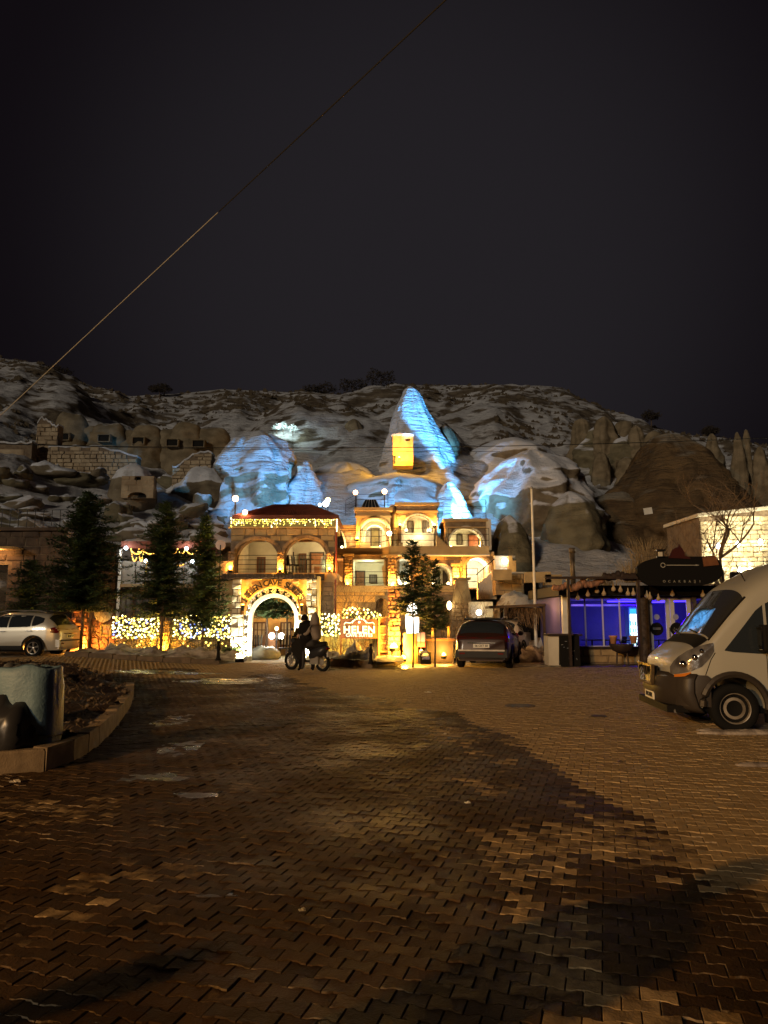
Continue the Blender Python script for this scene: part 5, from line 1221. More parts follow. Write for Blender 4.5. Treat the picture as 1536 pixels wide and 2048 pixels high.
tree_at(326, 1300, 1003, 80, 'tall conifer beside the fairy light hedge, its lower limbs lit orange', 2, Y=28.0, crown0=.26, dens=1.15, trunk=.06, shape=.8)
tree_at(408, 1300, 1030, 62, 'green lit conifer immediately left of the gate', 3, Y=28.1, crown0=.22, dens=1.1, m=NEED2, trunk=.05, shape=.85)
tree_at(826, 1334, 1078, 42, 'slim dark conifer whose bare trunk crosses the glowing white oval', 4, crown0=.40, dens=.75, trunk=.035, shape=.8)
tree_at(870, 1334, 1118, 30, 'small light green conifer on a thin pole straight trunk', 5, crown0=.36, dens=.7, m=NEED2, trunk=.035, shape=.8)
tree_at(850, 1300, 1108, 26, 'thin orange lit conifer between the two slim trees', 6, Y=30.5, crown0=.25, dens=.6, trunk=.03)
conifer((X(535, 31.6), 31.6, 0), 3.4, 1.15, 'bushy green conifer seen in the gate opening', 7, crown0=.5, dens=1.3, m=NEED2, trunk=.07, group=None, shape=.5)
conifer((X(575, 32.2), 32.2, 0), 3.6, .9, 'second dark green conifer at the right of the gate opening', 8, crown0=.5, dens=1.0, m=NEED, trunk=.05, group=None, shape=.5)
tree_at(60, 1290, 1120, 60, 'black shapeless shrubby conifer in front of the dark stone building', 9, Y=30.2, crown0=.1, dens=.9, trunk=.05, shape=.6)
def bare(p, H, spread, label, seed, name='bare_tree', cat='tree', n=4, r0=.05, m=None, group=None, up=.55, depth=5, curl=.35):
    rnd = random.Random(seed); p = Vector(p); o = E(name, p, label, cat, group); tr = MB(); tw_ = MB()
    def grow(q, d, L, r, lev):
        pts = [q]; dd = d.copy()
        for i in range(4):
            dd = (dd+Vector((rnd.uniform(-1, 1), rnd.uniform(-1, 1), rnd.uniform(-.5, .9)))*curl*.5).normalized(); pts.append(pts[-1]+dd*L/4)
        (tr if lev == 0 else tw_).tube(pts, [r, r*.9, r*.75, r*.6, r*.5], 5 if lev < 2 else 3, cap=False)
        if lev >= depth: return
        for k in range(3 if lev else n+1):
            t = rnd.choice([2, 3, 4]); ax = Vector((rnd.uniform(-1, 1), rnd.uniform(-1, 1), rnd.uniform(-.2, .8))).normalized()
            nd = (dd*.6+ax*spread).normalized(); grow(pts[t], nd, L*rnd.uniform(.55, .8), r*.55, lev+1)
    if name == 'bare_tree': grow(p, Vector((0, 0, 1)), H*.45, r0, 0)
    else:
        for k in range(n):
            a = rnd.uniform(0, 6.28); grow(p+Vector((math.cos(a)*.08, math.sin(a)*.08, 0)), Vector((math.cos(a)*spread, math.sin(a)*spread, 1)).normalized(), H*.5, r0, 1)
    if tr.v: tr.build('trunk', m or BARK, o)
    tw_.build('branches', m or TWIG, o); return o
for px, py, H, sp, Y_, lab, sd in [(232, 1290, 2.4, .8, 28.9, 'bare orange lit shrub fanning out right of the left gatepost', 1), (390, 1290, 2.2, .6, 28.7, 'bare shrub rising from the lit hedge near the gate', 2), (330, 1290, 1.9, .6, 29.0, 'low bare shrub at the foot of the tall left conifer', 8),
                       (700, 1290, 3.3, .9, 30.5, 'big bare shrub behind the backlit hotel sign', 3), (760, 1290, 2.8, .8, 30.2, 'bare bush tangled left of the rough orange column', 4), (655, 1290, 3.6, .5, 31, 'tall thin bare sapling beside the tower corner column', 5),
                       (905, 1290, 2.8, .8, 29.5, 'bare bush behind the brown car left side', 6), (965, 1290, 3.0, .8, 32.5, 'bare bush before the pale wall behind the brown car', 7)]:
    bare((X(px, Y_), Y_, gz(X(px, Y_), Y_)), H, sp, lab, sd+100, 'bare_shrub', 'shrub', n=7, r0=.022, depth=4, group='bare winter shrubs at the hotel front')
bare((X(1450, 29.5), 29.5, 1.5), 5.6, .8, 'spreading bare tree in front of the brightly lit stone wall', 11, n=4, r0=.11, depth=5)
bare((X(1405, 30.5), 30.5, 1.5), 4.0, .8, 'smaller bare tree overlapping the left end of the lit wall', 12, n=3, r0=.06, depth=5)
def dry_grass(px, py, Y, h, w, label, seed, n=260):
    rnd = random.Random(seed); p = W(px, py, Y); o = E('dry_bush', p, label, 'bush'); mb = MB()
    for i in range(n):
        a = rnd.gauss(0, .28); b = rnd.gauss(0, .25); q = p+Vector((rnd.gauss(0, w*.3), rnd.gauss(0, w*.2), 0)); L = h*rnd.uniform(.5, 1.1)
        mb.tube([q, q+Vector((a*.4, b*.4, .55))*L, q+Vector((a, b, 1))*L], [.013, .010, .003], 3, cap=False)
    mb.build('stems', mat('dry_straw', (.36, .26, .13), (.24, .17, .09), .9, 3), o)
dry_grass(1295, 1158, 32, 1.75, .9, 'tall dry reed bush standing behind the cafe roof', 3)
dry_grass(1260, 1165, 33, 1.0, .7, 'lower dry bush left of the tall reed bush', 4, 120)
dry_grass(1210, 1172, 33, .6, .8, 'thin dry weeds poking above the cafe roof', 6, 70)

# ------------------------------------------------------------------ walls, hedges and lights on the left
def left_front():
    Y = 29.2; z0 = .15
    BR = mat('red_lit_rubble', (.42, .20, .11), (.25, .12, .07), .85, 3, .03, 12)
    o = E('gatepost', (X(172, Y), Y-.3, z0), 'rough stone gatepost glowing red orange behind the left conifer trunk', 'gatepost')
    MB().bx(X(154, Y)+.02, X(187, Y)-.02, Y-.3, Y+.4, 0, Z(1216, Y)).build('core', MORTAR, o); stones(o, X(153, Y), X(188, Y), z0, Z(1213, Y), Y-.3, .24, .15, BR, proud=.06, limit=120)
    uplight((X(178, Y), Y-.62, z0+.02), 'amber ground lamp glaring at the foot of the left gatepost', 55, (1, .40, .06), r=.12)
    o = E('front_wall', (X(320, Y), Y, z0), 'low stone front wall with stepped top behind the snowy bed', 'wall')
    MB().prism([[(X(187, Y), 0), (X(466, Y), 0), (X(466, Y), Z(1276, Y)), (X(236, Y), Z(1276, Y)), (X(236, Y), Z(1238, Y)), (X(187, Y), Z(1238, Y))]], Y, Y+.35).build('core', MORTAR, o, fix=True)
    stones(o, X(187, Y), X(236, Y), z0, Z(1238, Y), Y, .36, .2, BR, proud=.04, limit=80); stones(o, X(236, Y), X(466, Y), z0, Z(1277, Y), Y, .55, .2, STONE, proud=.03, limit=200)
    MB().bx(X(234, Y), X(466, Y), Y-.06, Y+.4, Z(1276, Y), Z(1273, Y)).build('coping', PALE, o)
    c = W(209, 1226, Y-.05); MB().lathe([(.33, 0), (.36, .05), (.33, .12)], 22, (c.x, c.y-.15, c.z), axis='Y').thing('millstone', mat('grey_millstone', (.38, .37, .33), (.22, .21, .19), .8, 7, .02, 14), 'round grey carved stone leaning on the stepped wall', 'stone disc', smooth=True)
    q = E('framed_panel', W(217, 1272, Y-.05), 'yellow framed picture panel hung on the low front wall', 'panel')
    a, b, c_, d = X(207, Y), X(229, Y), Z(1272, Y), Z(1249, Y); MB().prism([rect(a, b, c_, d), rect(a+.05, b-.05, c_+.05, d-.05)], Y-.14, Y-.06).build('frame', mat('olive_frame', (.35, .3, .1), rough=.5), q, fix=True); MB().bx(a+.05, b-.05, Y-.10, Y-.07, c_+.05, d-.05).build('picture', mat('faded_picture', (.45, .2, .12), (.3, .28, .22), .6, 7), q)
    o = E('gatepost', (X(334, Y), Y-.2, z0), 'short amber lit stone post in the middle of the fairy light hedge', 'gatepost')
    MB().bx(X(325, Y), X(344, Y), Y-.2, Y+.4, 0, Z(1243, Y)).build('core', MORTAR, o); stones(o, X(324, Y), X(345, Y), z0, Z(1241, Y), Y-.2, .2, .15, OCHRE, proud=.05, limit=70)
    uplight((X(335, Y), Y-.5, z0+.03), 'amber ground lamp at the foot of the short post in the hedge', 55, (1, .5, .05), r=.11)
    def hedge(px0, px1, pyt, pyb, Y, label, seed, hd=.45):
        rnd = random.Random(seed); o = E('hedge', (X((px0+px1)/2, Y), Y, Z(pyb, Y)), label, 'hedge'); mb = MB(); tw_ = MB()
        x0, x1, z0_, z1 = X(px0, Y), X(px1, Y), Z(pyb, Y), Z(pyt, Y)
        for i in range(int((x1-x0)*900)):
            x = rnd.uniform(x0, x1); z = z0_+(z1-z0_)*rnd.random()*(.82+.18*math.sin(x*4)); q = Vector((x, Y+rnd.uniform(-hd, hd)*.5, z)); l = rnd.uniform(.03, .07)
            mb.add([q, q+Vector((rnd.uniform(-l, l), rnd.uniform(-l, l), rnd.uniform(-l, l))), q+Vector((rnd.uniform(-l, l), rnd.uniform(-l, l), rnd.uniform(-l, l)))], [(0, 1, 2)])
        for i in range(int((x1-x0)*14)):
            x = rnd.uniform(x0, x1); tw_.tube([(x, Y, z0_-.5), (x+rnd.uniform(-.2, .2), Y+rnd.uniform(-.1, .1), z1)], [.012, .004], 3)
        mb.build('leaves', LEAF, o); tw_.build('stems', BARK, o)
    hedge(238, 330, 1236, 1276, 28.9, 'clipped hedge wrapped in fairy lights, left of the short amber post', 1); hedge(345, 466, 1234, 1276, 28.9, 'clipped hedge wrapped in fairy lights between the short post and the gate', 2)
    def net(px0, px1, pyt, pyb, Y, n, label, seed, top=lambda u: 0, mats=None, r=.036):
        rnd = random.Random(seed); pts = []
        for i in range(n*3):
            u = rnd.random(); t = rnd.random(); py = pyt+top(u)+(pyb-pyt-top(u))*t; q = Vector((X(px0+(px1-px0)*u, Y), Y+rnd.uniform(-.12, .05), Z(py, Y)))
            if all((q-k).length > .098 for k in pts): pts.append(q)
            if len(pts) >= n: break
        ws = []
        for j in range(7): ws.append([(X(px0+(px1-px0)*i/14, Y), Y-.02, Z(pyt+top(i/14)+(pyb-pyt)*(j+.5)/7+4*math.sin(i*1.7+j), Y)) for i in range(15)])
        string_lights(label, pts, mats or [E_STR]*5+[E_STRW]*5+[E_STRB], r, wires=ws, group='fairy light nets on the front hedges')
    net(230, 322, 1231, 1276, 28.6, 165, 'dense fairy light net on the hedge left of the short amber post', 1, top=lambda u: 6*abs(math.sin(u*3+2.5)))
    net(350, 465, 1229, 1276, 28.6, 175, 'dense fairy light net on the hedge next to the gate', 2, top=lambda u: 10*(1-u)*abs(math.cos(u*5)))
    net(234, 320, 1276, 1297, 28.6, 12, 'few drooping fairy lights below the left hedge net', 3, mats=[E_STR]); net(345, 465, 1276, 1296, 28.6, 12, 'few drooping fairy lights below the hedge net near the gate', 4, mats=[E_STR])
    hedge(642, 768, 1228, 1268, 29.4, 'clipped hedge with fairy lights behind the backlit hotel sign', 5)
    net(640, 681, 1228, 1272, 29.1, 62, 'bright fairy light net between the gate and the backlit sign', 6, mats=[E_STRW, E_STRW, E_STR]); net(684, 765, 1214, 1238, 29.1, 48, 'loose fairy lights arching above the backlit hotel sign', 7, mats=[E_STRW, E_STR], top=lambda u: 14*abs(u-.35))
    # snowy bed and kerb
    pts = [(G(px, py).x, G(px, py).y) for px, py in [(128, 1312), (200, 1315), (300, 1322), (380, 1326), (462, 1329)]]
    kerb_run('front_kerb', pts, .16, .2, .95, mat('dark_kerb', (.14, .10, .065), (.08, .06, .04), .85, 5, .004, 40), inward=1)
    xs = np.linspace(pts[0][0], pts[-1][0], 110); vs = []; m_ = 16
    for x in xs:
        y0 = interp(pts, x)+.18
        for j in range(m_):
            t = j/(m_-1); y = y0+(28.98+.2-y0)*t; h = .13+gz(x, y)+.30*math.sin(math.pi*min(1, t*1.1))**.7*max(.1, .5+noise.fractal(Vector((x*1.2, y*1.2, 3)), 1, 2, 4)*1.1)*(0.25 if x < X(240, 29) else 1)
            vs.append((x, y, h))
    mb = MB(); mb.add(vs, [(i*m_+j, (i+1)*m_+j, (i+1)*m_+j+1, i*m_+j+1) for i in range(len(xs)-1) for j in range(m_-1)])
    o = mb.build('snow_bank', SNOWD, None, smooth=True); o['kind'] = 'stuff'; o['label'] = 'dirty snow banked between the kerb and the front wall'
left_front()
def left_buildings():
    Y = 31.8
    o = E('stone_building', (X(50, Y), Y, 0), 'dark unlit stone building with flat roof at the left picture edge', 'building')
    x0, x1 = X(-190, Y), X(128, Y); zt = Z(1062, Y); door_ = rect(X(-26, Y), X(13, Y), .05, Z(1128, Y))
    MB().prism([rect(x0, x1, 0, zt), door_, rect(X(121, Y), X(127, Y), .1, Z(1212, Y))], Y, Y+.4).build('wall', MORTAR, o, fix=True)
    stones(o, x0, x1, .1, zt, Y, .55, .3, STONED, keep=lambda x, z: not inside((x, z), door_), limit=290, proud=.05)
    MB().bx(x0, x1+.1, Y-.2, Y+.5, zt, zt+.14).build('roof_slab', STONED, o); MB().bx(x0, x1, Y+.4, Y+6, zt-.2, zt).build('roof', STONED, o); MB().bx(x1-.3, x1, Y+.401, Y+6, 0, zt-.2).build('side_wall', STONED, o)
    MB().bx(X(-60, Y), X(42, Y), Y-1.0, Y-.001, Z(1101, Y), Z(1097, Y)).build('canopy', OCHRE, o)
    MB().bx(X(-26, Y)-.1, X(13, Y)+.1, Y+2.0, Y+2.1, 0, Z(1120, Y)).build('inner_wall', OCHRE, o)
    lamp('room_glow', (X(-8, Y), Y+1.2, 2.6), 90, (1, .55, .18), o, size=.2); lamp('canopy_glow', (X(0, Y), Y-.5, Z(1106, Y)), 14, (1, .55, .2), o, size=.1)
    railing('railing', [(X(-60, Y), Y+.1, zt+.14), (X(126, Y), Y+.1, zt+.14)], 'roof railing on the dark stone building', h=.8, gap=.35, rails=2, group=None)
    MB().bx(X(118, 30.2), X(153, 30.2), 30.2, 30.8, 0, Z(1208, 30.2)).thing('recess_darkness_box', BLACK, 'tall black panel standing in for a dark recess between the dark building and the left gatepost', 'panel')  # black box painting in the darkness of a recess
    Y = 33.0
    o = E('restaurant', (X(310, Y), Y, 0), 'restaurant terrace with dark red roof edge and warm string lights behind the conifers', 'building')
    x0, x1 = X(236, Y), X(398, Y)
    MB().bx(x0+.1, x1, Y-.2, Y+4, Z(1097, Y), Z(1083, Y)).build('roof', ROOF, o)
    for px in (238, 318, 396): MB().bx(X(px, Y)-.045, X(px, Y)+.045, Y-.1, Y+.02, 0, Z(1097, Y)).build('post', WHITEM if px == 238 else DWOOD, o)
    PN = mat('grey_ribbed_panel', (.26, .24, .20), (.18, .16, .13), .5, 2)
    for i in range(5): a = x0+(x1-x0)*i/5; MB().bx(a+.03, a+(x1-x0)/5-.03, Y+.05, Y+.09, Z(1168, Y), Z(1122, Y)).build('panel', PN, o)
    MB().bx(x0, x1, Y-.05, Y+.12, Z(1174, Y), Z(1168, Y)).build('beam', STONE, o)
    for i in range(5): a = x0+(x1-x0)*i/5; window(o, a+.04, a+(x1-x0)/5-.04, Z(1262, Y), Z(1186, Y), Y+.1, DWOOD, mat('dim_glass', (.16, .15, .13), (.07, .06, .05), .2, 2), nx=2, nz=2, fw=.05)
    MB().bx(x0-.1, x1+.3, Y+3, Y+3.1, 0, Z(1097, Y)).build('rear_wall', STONE, o); MB().bx(x0, x1, Y-.02, Y+.2, 0, Z(1262, Y)).build('base_wall', STONE, o)
    MB().bx(X(398, Y), X(459, Y), Y+.6, Y+.9, 0, Z(1120, Y)).build('link_wall', STONE, o)
    for i, (px, py) in enumerate([(252, 1096), (292, 1122), (373, 1097), (385, 1123)]):
        p = W(px, py, Y-.25); q = E('pendant_lamp', p, ['cool white lamp at the left end of the restaurant roof', 'cool white lamp hanging among the left garland loops', 'cool white lamp near the right end of the restaurant roof', 'lowest cool white lamp, behind the green lit conifer'][i], 'lamp', 'cool white restaurant lamps')
        MB().ball(p, .085, 10, 6).build('bulb', E_COOL, q, smooth=True); MB().tube([p, (p.x, p.y, Z(1090, Y))], .008, 4).build('cord', IRON, q); lamp('glow', p-Vector((0, .2, 0)), 7, (.8, .9, 1), q, size=.06)
    pts = []
    def loopy(pxs, py0, sag):
        n = 16
        for a, b in zip(pxs, pxs[1:]):
            for i in range(n): t = i/n; pts.append(Vector((X(a+(b-a)*t, Y-.35), Y-.35, Z(py0+sag*4*t*(1-t), Y-.35))))
    loopy([258, 274, 284], 1098, 24); loopy([258, 282, 312], 1100, 8); loopy([338, 352, 368, 392], 1098, 10); loopy([350, 366], 1128, 3)
    for k in range(9): pts.append(Vector((X(291, Y-.35), Y-.35, Z(1122+k*3, Y-.35)))); pts.append(Vector((X(393+k*1.4, Y-.35), Y-.35, Z(1100+k*2.4, Y-.35))))
    string_lights('orange garland looping along the restaurant roof', pts, [E_STRO, E_STRO, E_STR], .026, wires=[[tuple(p) for p in pts[:32]], [tuple(p) for p in pts[32:64]], [tuple(p) for p in pts[64:112]]], group=None)
    q = E('round_sign', W(441, 1090, 33), 'small round pinkish disc sign on a post left of the tower', 'sign'); c = W(441, 1090, 33); MB().lathe([(.22, 0), (.22, .05)], 20, c, axis='Y').build('disc', mat('pink_disc', (.45, .28, .2), rough=.6), q); MB().tube([c-Vector((0, 0, 2.5)), c], .03, 5).build('post', IRON, q)
left_buildings()
lamp('ground_glow', (X(395, 28), 27.7, .9), 0.01, WARM)
# ------------------------------------------------------------------ right of the gate: sign, rough column, glowing oval
def gate_right():
    Y = 28.6
    o = E('hotel_sign', (X(720, Y), Y, 0), 'brown board with backlit white HELEN CAVE SUITES lettering and ornament', 'sign')
    a, b, z0, z1 = X(684, Y), X(755, Y), Z(1277, Y), Z(1238, Y)
    MB().bx(a, b, Y-.05, Y+.03, z0, z1).build('board', WOOD, o); MB().bx(a-.05, a, Y-.06, Y+.05, 0, z1+.03).build('post', WOOD, o); MB().bx(b, b+.07, Y-.06, Y+.05, 0, z1+.03).build('post', WOOD, o)
    cx = X(719, Y); lettering('HELEN', (cx, Y-.08, Z(1260, Y)), .38, E_SIGN, o, .02, .010, 1.1); lettering('CAVE SUITES', (cx, Y-.08, Z(1270.5, Y)), .17, E_SIGN, o, .02, .004, 1.05)
    mb = MB(); cz = Z(1247.5, Y)
    for s_ in (-1, 1): mb.tube([(cx+s_*.58, Y-.08, cz-.02), (cx+s_*.52, Y-.08, cz+.05), (cx+s_*.35, Y-.08, cz+.03), (cx+s_*.2, Y-.08, cz+.10)], [.018, .022, .02, .014], 6)
    for k in range(9): t = math.pi*(k+.5)/9; mb.ball((cx+.27*math.cos(t), Y-.08, cz+.02+.17*math.sin(t)), .032, 7, 5)
    mb.ball((cx, Y-.08, cz+.27), .04, 7, 5); mb.ball((cx, Y-.08, cz+.06), .05, 8, 5); mb.build('ornament', E_SIGN, o)
    Y2 = 29.6
    MB().bx(X(640, Y2), X(760, Y2), Y2, Y2+.3, 0, Z(1268, Y2)).thing('garden_wall', mat('olive_plaster', (.5, .47, .24), (.4, .37, .2), .8, 2), 'low olive yellow wall behind the backlit sign and its hedge', 'wall')
    lamp('wall_glow', (X(672, Y), Y+.2, 1.2), 12, (1, .95, .35)); lamp('bed_glow', (X(720, 27.9), 27.8, 1.3), 16, (1, .62, .2))
    # narrow frame with shelves
    q = E('brick_niche', (X(766, Y), Y, 0), 'narrow red lit niche with four ledges right of the backlit sign', 'niche'); a, b = X(757, Y), X(776, Y)
    BR = MATS['red_lit_rubble']; MB().bx(a, b, Y+.1, Y+.25, 0, Z(1234, Y)).build('back', BR, q)
    for xx in (a, b-.06): MB().bx(xx, xx+.06, Y-.1, Y+.1, 0, Z(1234, Y)).build('side', TRIM, q)
    for k in range(5): z = Z(1234+k*17, Y); MB().bx(a+.06, b-.06, Y-.08, Y+.1, z-.04, z).build('ledge', TRIM, q)
    # rough column
    Yc = 28.3; q = E('stone_column', (X(788, Yc), Yc, 0), 'thick rough stone column glowing orange with a glaring lamp at its foot', 'column')
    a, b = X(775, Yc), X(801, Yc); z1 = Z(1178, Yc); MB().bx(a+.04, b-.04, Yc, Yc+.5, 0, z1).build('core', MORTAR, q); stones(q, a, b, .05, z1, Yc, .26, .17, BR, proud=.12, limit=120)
    MB().bx(a-.12, b+.10, Yc-.15, Yc+.55, z1, z1+.07).build('cap', STONE2, q)
    uplight((X(787, Yc), Yc-.55, .42), 'glaring amber ball lamp before the rough orange column', 120, (1, .48, .05), r=.17, lift=.2); MB().lathe([(.12, 0), (.10, .42)], 10, (X(787, Yc), Yc-.55, 0)).thing('lamp_stand', STONE2, 'stub of stone carrying the glaring ball lamp', 'stand')
    uplight((X(806, 27.6), 27.4, .05), 'second amber lamp beside the ribbed pedestal', 60, (1, .5, .05), r=.11)
    Yp = 27.6; q = E('pedestal', (X(822, Yp), Yp, 0), 'ribbed wooden drum pedestal under the glowing white oval', 'pedestal'); c = (X(821, Yp), Yp+.3, 0)
    MB().lathe([(.26, 0), (.28, .5), (.26, 1.08)], 18, c).build('drum', OCHRE, q)
    for k in range(12): t = 2*math.pi*k/12; MB().bx(-.035, .035, -.015, .015, 0, 1.05).build('slat', OCHRE, q).location = Vector((c[0]+.285*math.cos(t), c[1]+.285*math.sin(t), 0))-org(q)
    q = E('glowing_sign', (X(824, Yp), Yp+.3, 1.1), 'tall overexposed white oval light box standing on the ribbed pedestal', 'light box')
    zb, zt = Z(1268, Yp), Z(1204, Yp); x0, x1 = X(811, Yp), X(838, Yp); L = [(x0+.05, zb), (x1-.02, zb)]+[((x0+x1)/2+(x1-x0)/2*math.cos(t), zb+(zt-zb)*(.35+.65*abs(math.sin(t))**.9)) for t in [math.pi*i/16 for i in range(17)]]
    MB().prism([L], Yp+.2, Yp+.34).build('light_box', emis('white_light_box', (1, .97, .86), 4.5), q, fix=True); MB().bx(x0, x1, Yp+.15, Yp+.4, zb-.05, zb).build('foot', IRON, q)
    for k, px in enumerate((838, 846)):
        q = E('poster_panel', (X(px, Yp), Yp-.1, .3), ['blue over red banner panel next to the ribbed pedestal', 'violet over red banner panel beside the blue one'][k], 'banner', 'small banner panels by the pedestal'); a = X(px-5, Yp); b = X(px+3, Yp)
        MB().bx(a, b, Yp-.1, Yp-.07, Z(1283, Yp), Z(1265, Yp)).build('upper_panel', mat('banner_blue%s' % ('' if k == 0 else '_violet'), (.10, .12, .35) if k == 0 else (.22, .12, .3), rough=.6), q); MB().bx(a, b, Yp-.1, Yp-.07, Z(1294, Yp), Z(1283.1, Yp)).build('lower_panel', mat('banner_red', (.4, .05, .06), rough=.6), q); MB().bx(a-.02, a, Yp-.11, Yp-.06, 0, Z(1264, Yp)).build('pole', IRON, q)
    uplight((X(841, 27.4), 27.2, .28), 'slim amber lamp under the banner panels', 24, (1, .52, .06), r=.08)
    q = E('leaflet_rack', (X(849, 27.2), 27.1, 0), 'small leaning rack with leaflets on the pavement by the banners', 'rack')
    for k in range(4): MB().box((X(846+k*2.5, 27.2), 27.1+.05*k, .42-.11*k), (.26, .05, .09), rx=-.5).build('leaflet', [PALE, WHITEM, MATS['banner_blue'], PALE][k], q)
    MB().box((X(850, 27.2), 27.3, .2), (.4, .05, .45), rx=-.5).build('frame', IRON, q)
    Yd = 28.0; q = E('counter', (X(880, Yd), Yd, 0), 'dark roofed kiosk counter left of the brown car', 'counter')
    MB().bx(X(853, Yd), X(905, Yd), Yd, Yd+.8, 0, Z(1282, Yd)).build('front', DWOOD, q); MB().bx(X(850, Yd), X(908, Yd), Yd-.1, Yd+.9, Z(1282, Yd), Z(1277, Yd)).build('top', WOOD, q)
    MB().bx(X(862, Yd), X(898, Yd), Yd-.2, Yd+.9, Z(1252, Yd), Z(1248, Yd)).build('roof', DWOOD, q)
    for px in (864, 896): MB().bx(X(px, Yd)-.04, X(px, Yd)+.04, Yd, Yd+.08, Z(1282, Yd), Z(1252, Yd)).build('post', OCHRE, q)
    uplight((X(886, 27.6), 27.6, .15), 'small amber lamp low beside the kiosk counter', 32, (1, .5, .08), r=.09)
    # planter bed in front of the sign
    pts = [(G(px, py).x, G(px, py).y) for px, py in [(652, 1332), (730, 1336), (800, 1338)]]
    kerb_run('planter_kerb', pts, .26, .2, 1.0, mat('dark_kerb', (.14, .10, .065)), inward=1)
    xs = np.linspace(X(650, 27), X(805, 27), 60); vs = []; m_ = 14
    for x in xs:
        y0 = interp(pts, x)+.19
        for j in range(m_): t = j/(m_-1); y = y0+(28.6-y0)*t; vs.append((x, y, .2+.42*math.sin(math.pi*min(1, t*1.2+.02))**.8*max(.05, .5+noise.fractal(Vector((x*1.6, y*1.6, 5)), 1, 2, 4)*1.3)*(1 if x < X(752, 28) else .3)))
    mb = MB(); mb.add(vs, [(i*m_+j, (i+1)*m_+j, (i+1)*m_+j+1, i*m_+j+1) for i in range(len(xs)-1) for j in range(m_-1)]); k = mb.build('snow_bank', SNOWD, None, smooth=True); k['kind'] = 'stuff'; k['label'] = 'snow heaped over the planting bed before the backlit sign'
    rnd = random.Random(2)
    for i, px in enumerate([668, 682, 699, 716, 733]):
        p = Vector((X(px, 27.6), 27.6, .3)); bare(p, .75, .8, ['small twiggy rose bush nearest the parked motorbike in the snowy bed', 'small twiggy bush second from the motorbike in the snowy bed', 'small twiggy bush under the left edge of the backlit sign', 'small twiggy bush under the middle of the backlit sign', 'small twiggy bush beside the black bollard under the sign'][i], 300+i, 'bare_shrub', 'shrub', n=5, r0=.014, depth=3, group='low twiggy bushes in the snowy bed')
    for px, py, lab in [(436, 1330, 'black post bollard at the kerb left of the gate'), (742, 1337, 'black figure shaped bollard on the kerb before the backlit sign')]:
        g = G(px, py); g.z += .15; q = E('bollard', g, lab, 'bollard', 'black kerb bollards'); MB().lathe([(.11, 0), (.07, .1), (.05, .3), (.075, .42), (.05, .5), (.03, .56)], 10, g).build('post', BLACK, q, smooth=True); MB().ball(g+Vector((0, 0, .6)), .06, 8, 6).build('knob', BLACK, q, smooth=True)
    for px, w, h, lab in [(488, .9, .35, 'long low concrete planter box left of the gate foot'),]:
        g = G(455, 1322); q = E('planter_box', g, lab, 'planter'); MB().box((g.x, g.y+.3, .17), (1.0, .5, .34)).build('box', PALE, q); mb = MB()
        for k in range(60): mb.ball((g.x+rnd.uniform(-.45, .45), g.y+.3+rnd.uniform(-.2, .2), .38+rnd.uniform(0, .15)), rnd.uniform(.03, .08), 5, 4)
        mb.build('plants', LEAF, q)
gate_right()

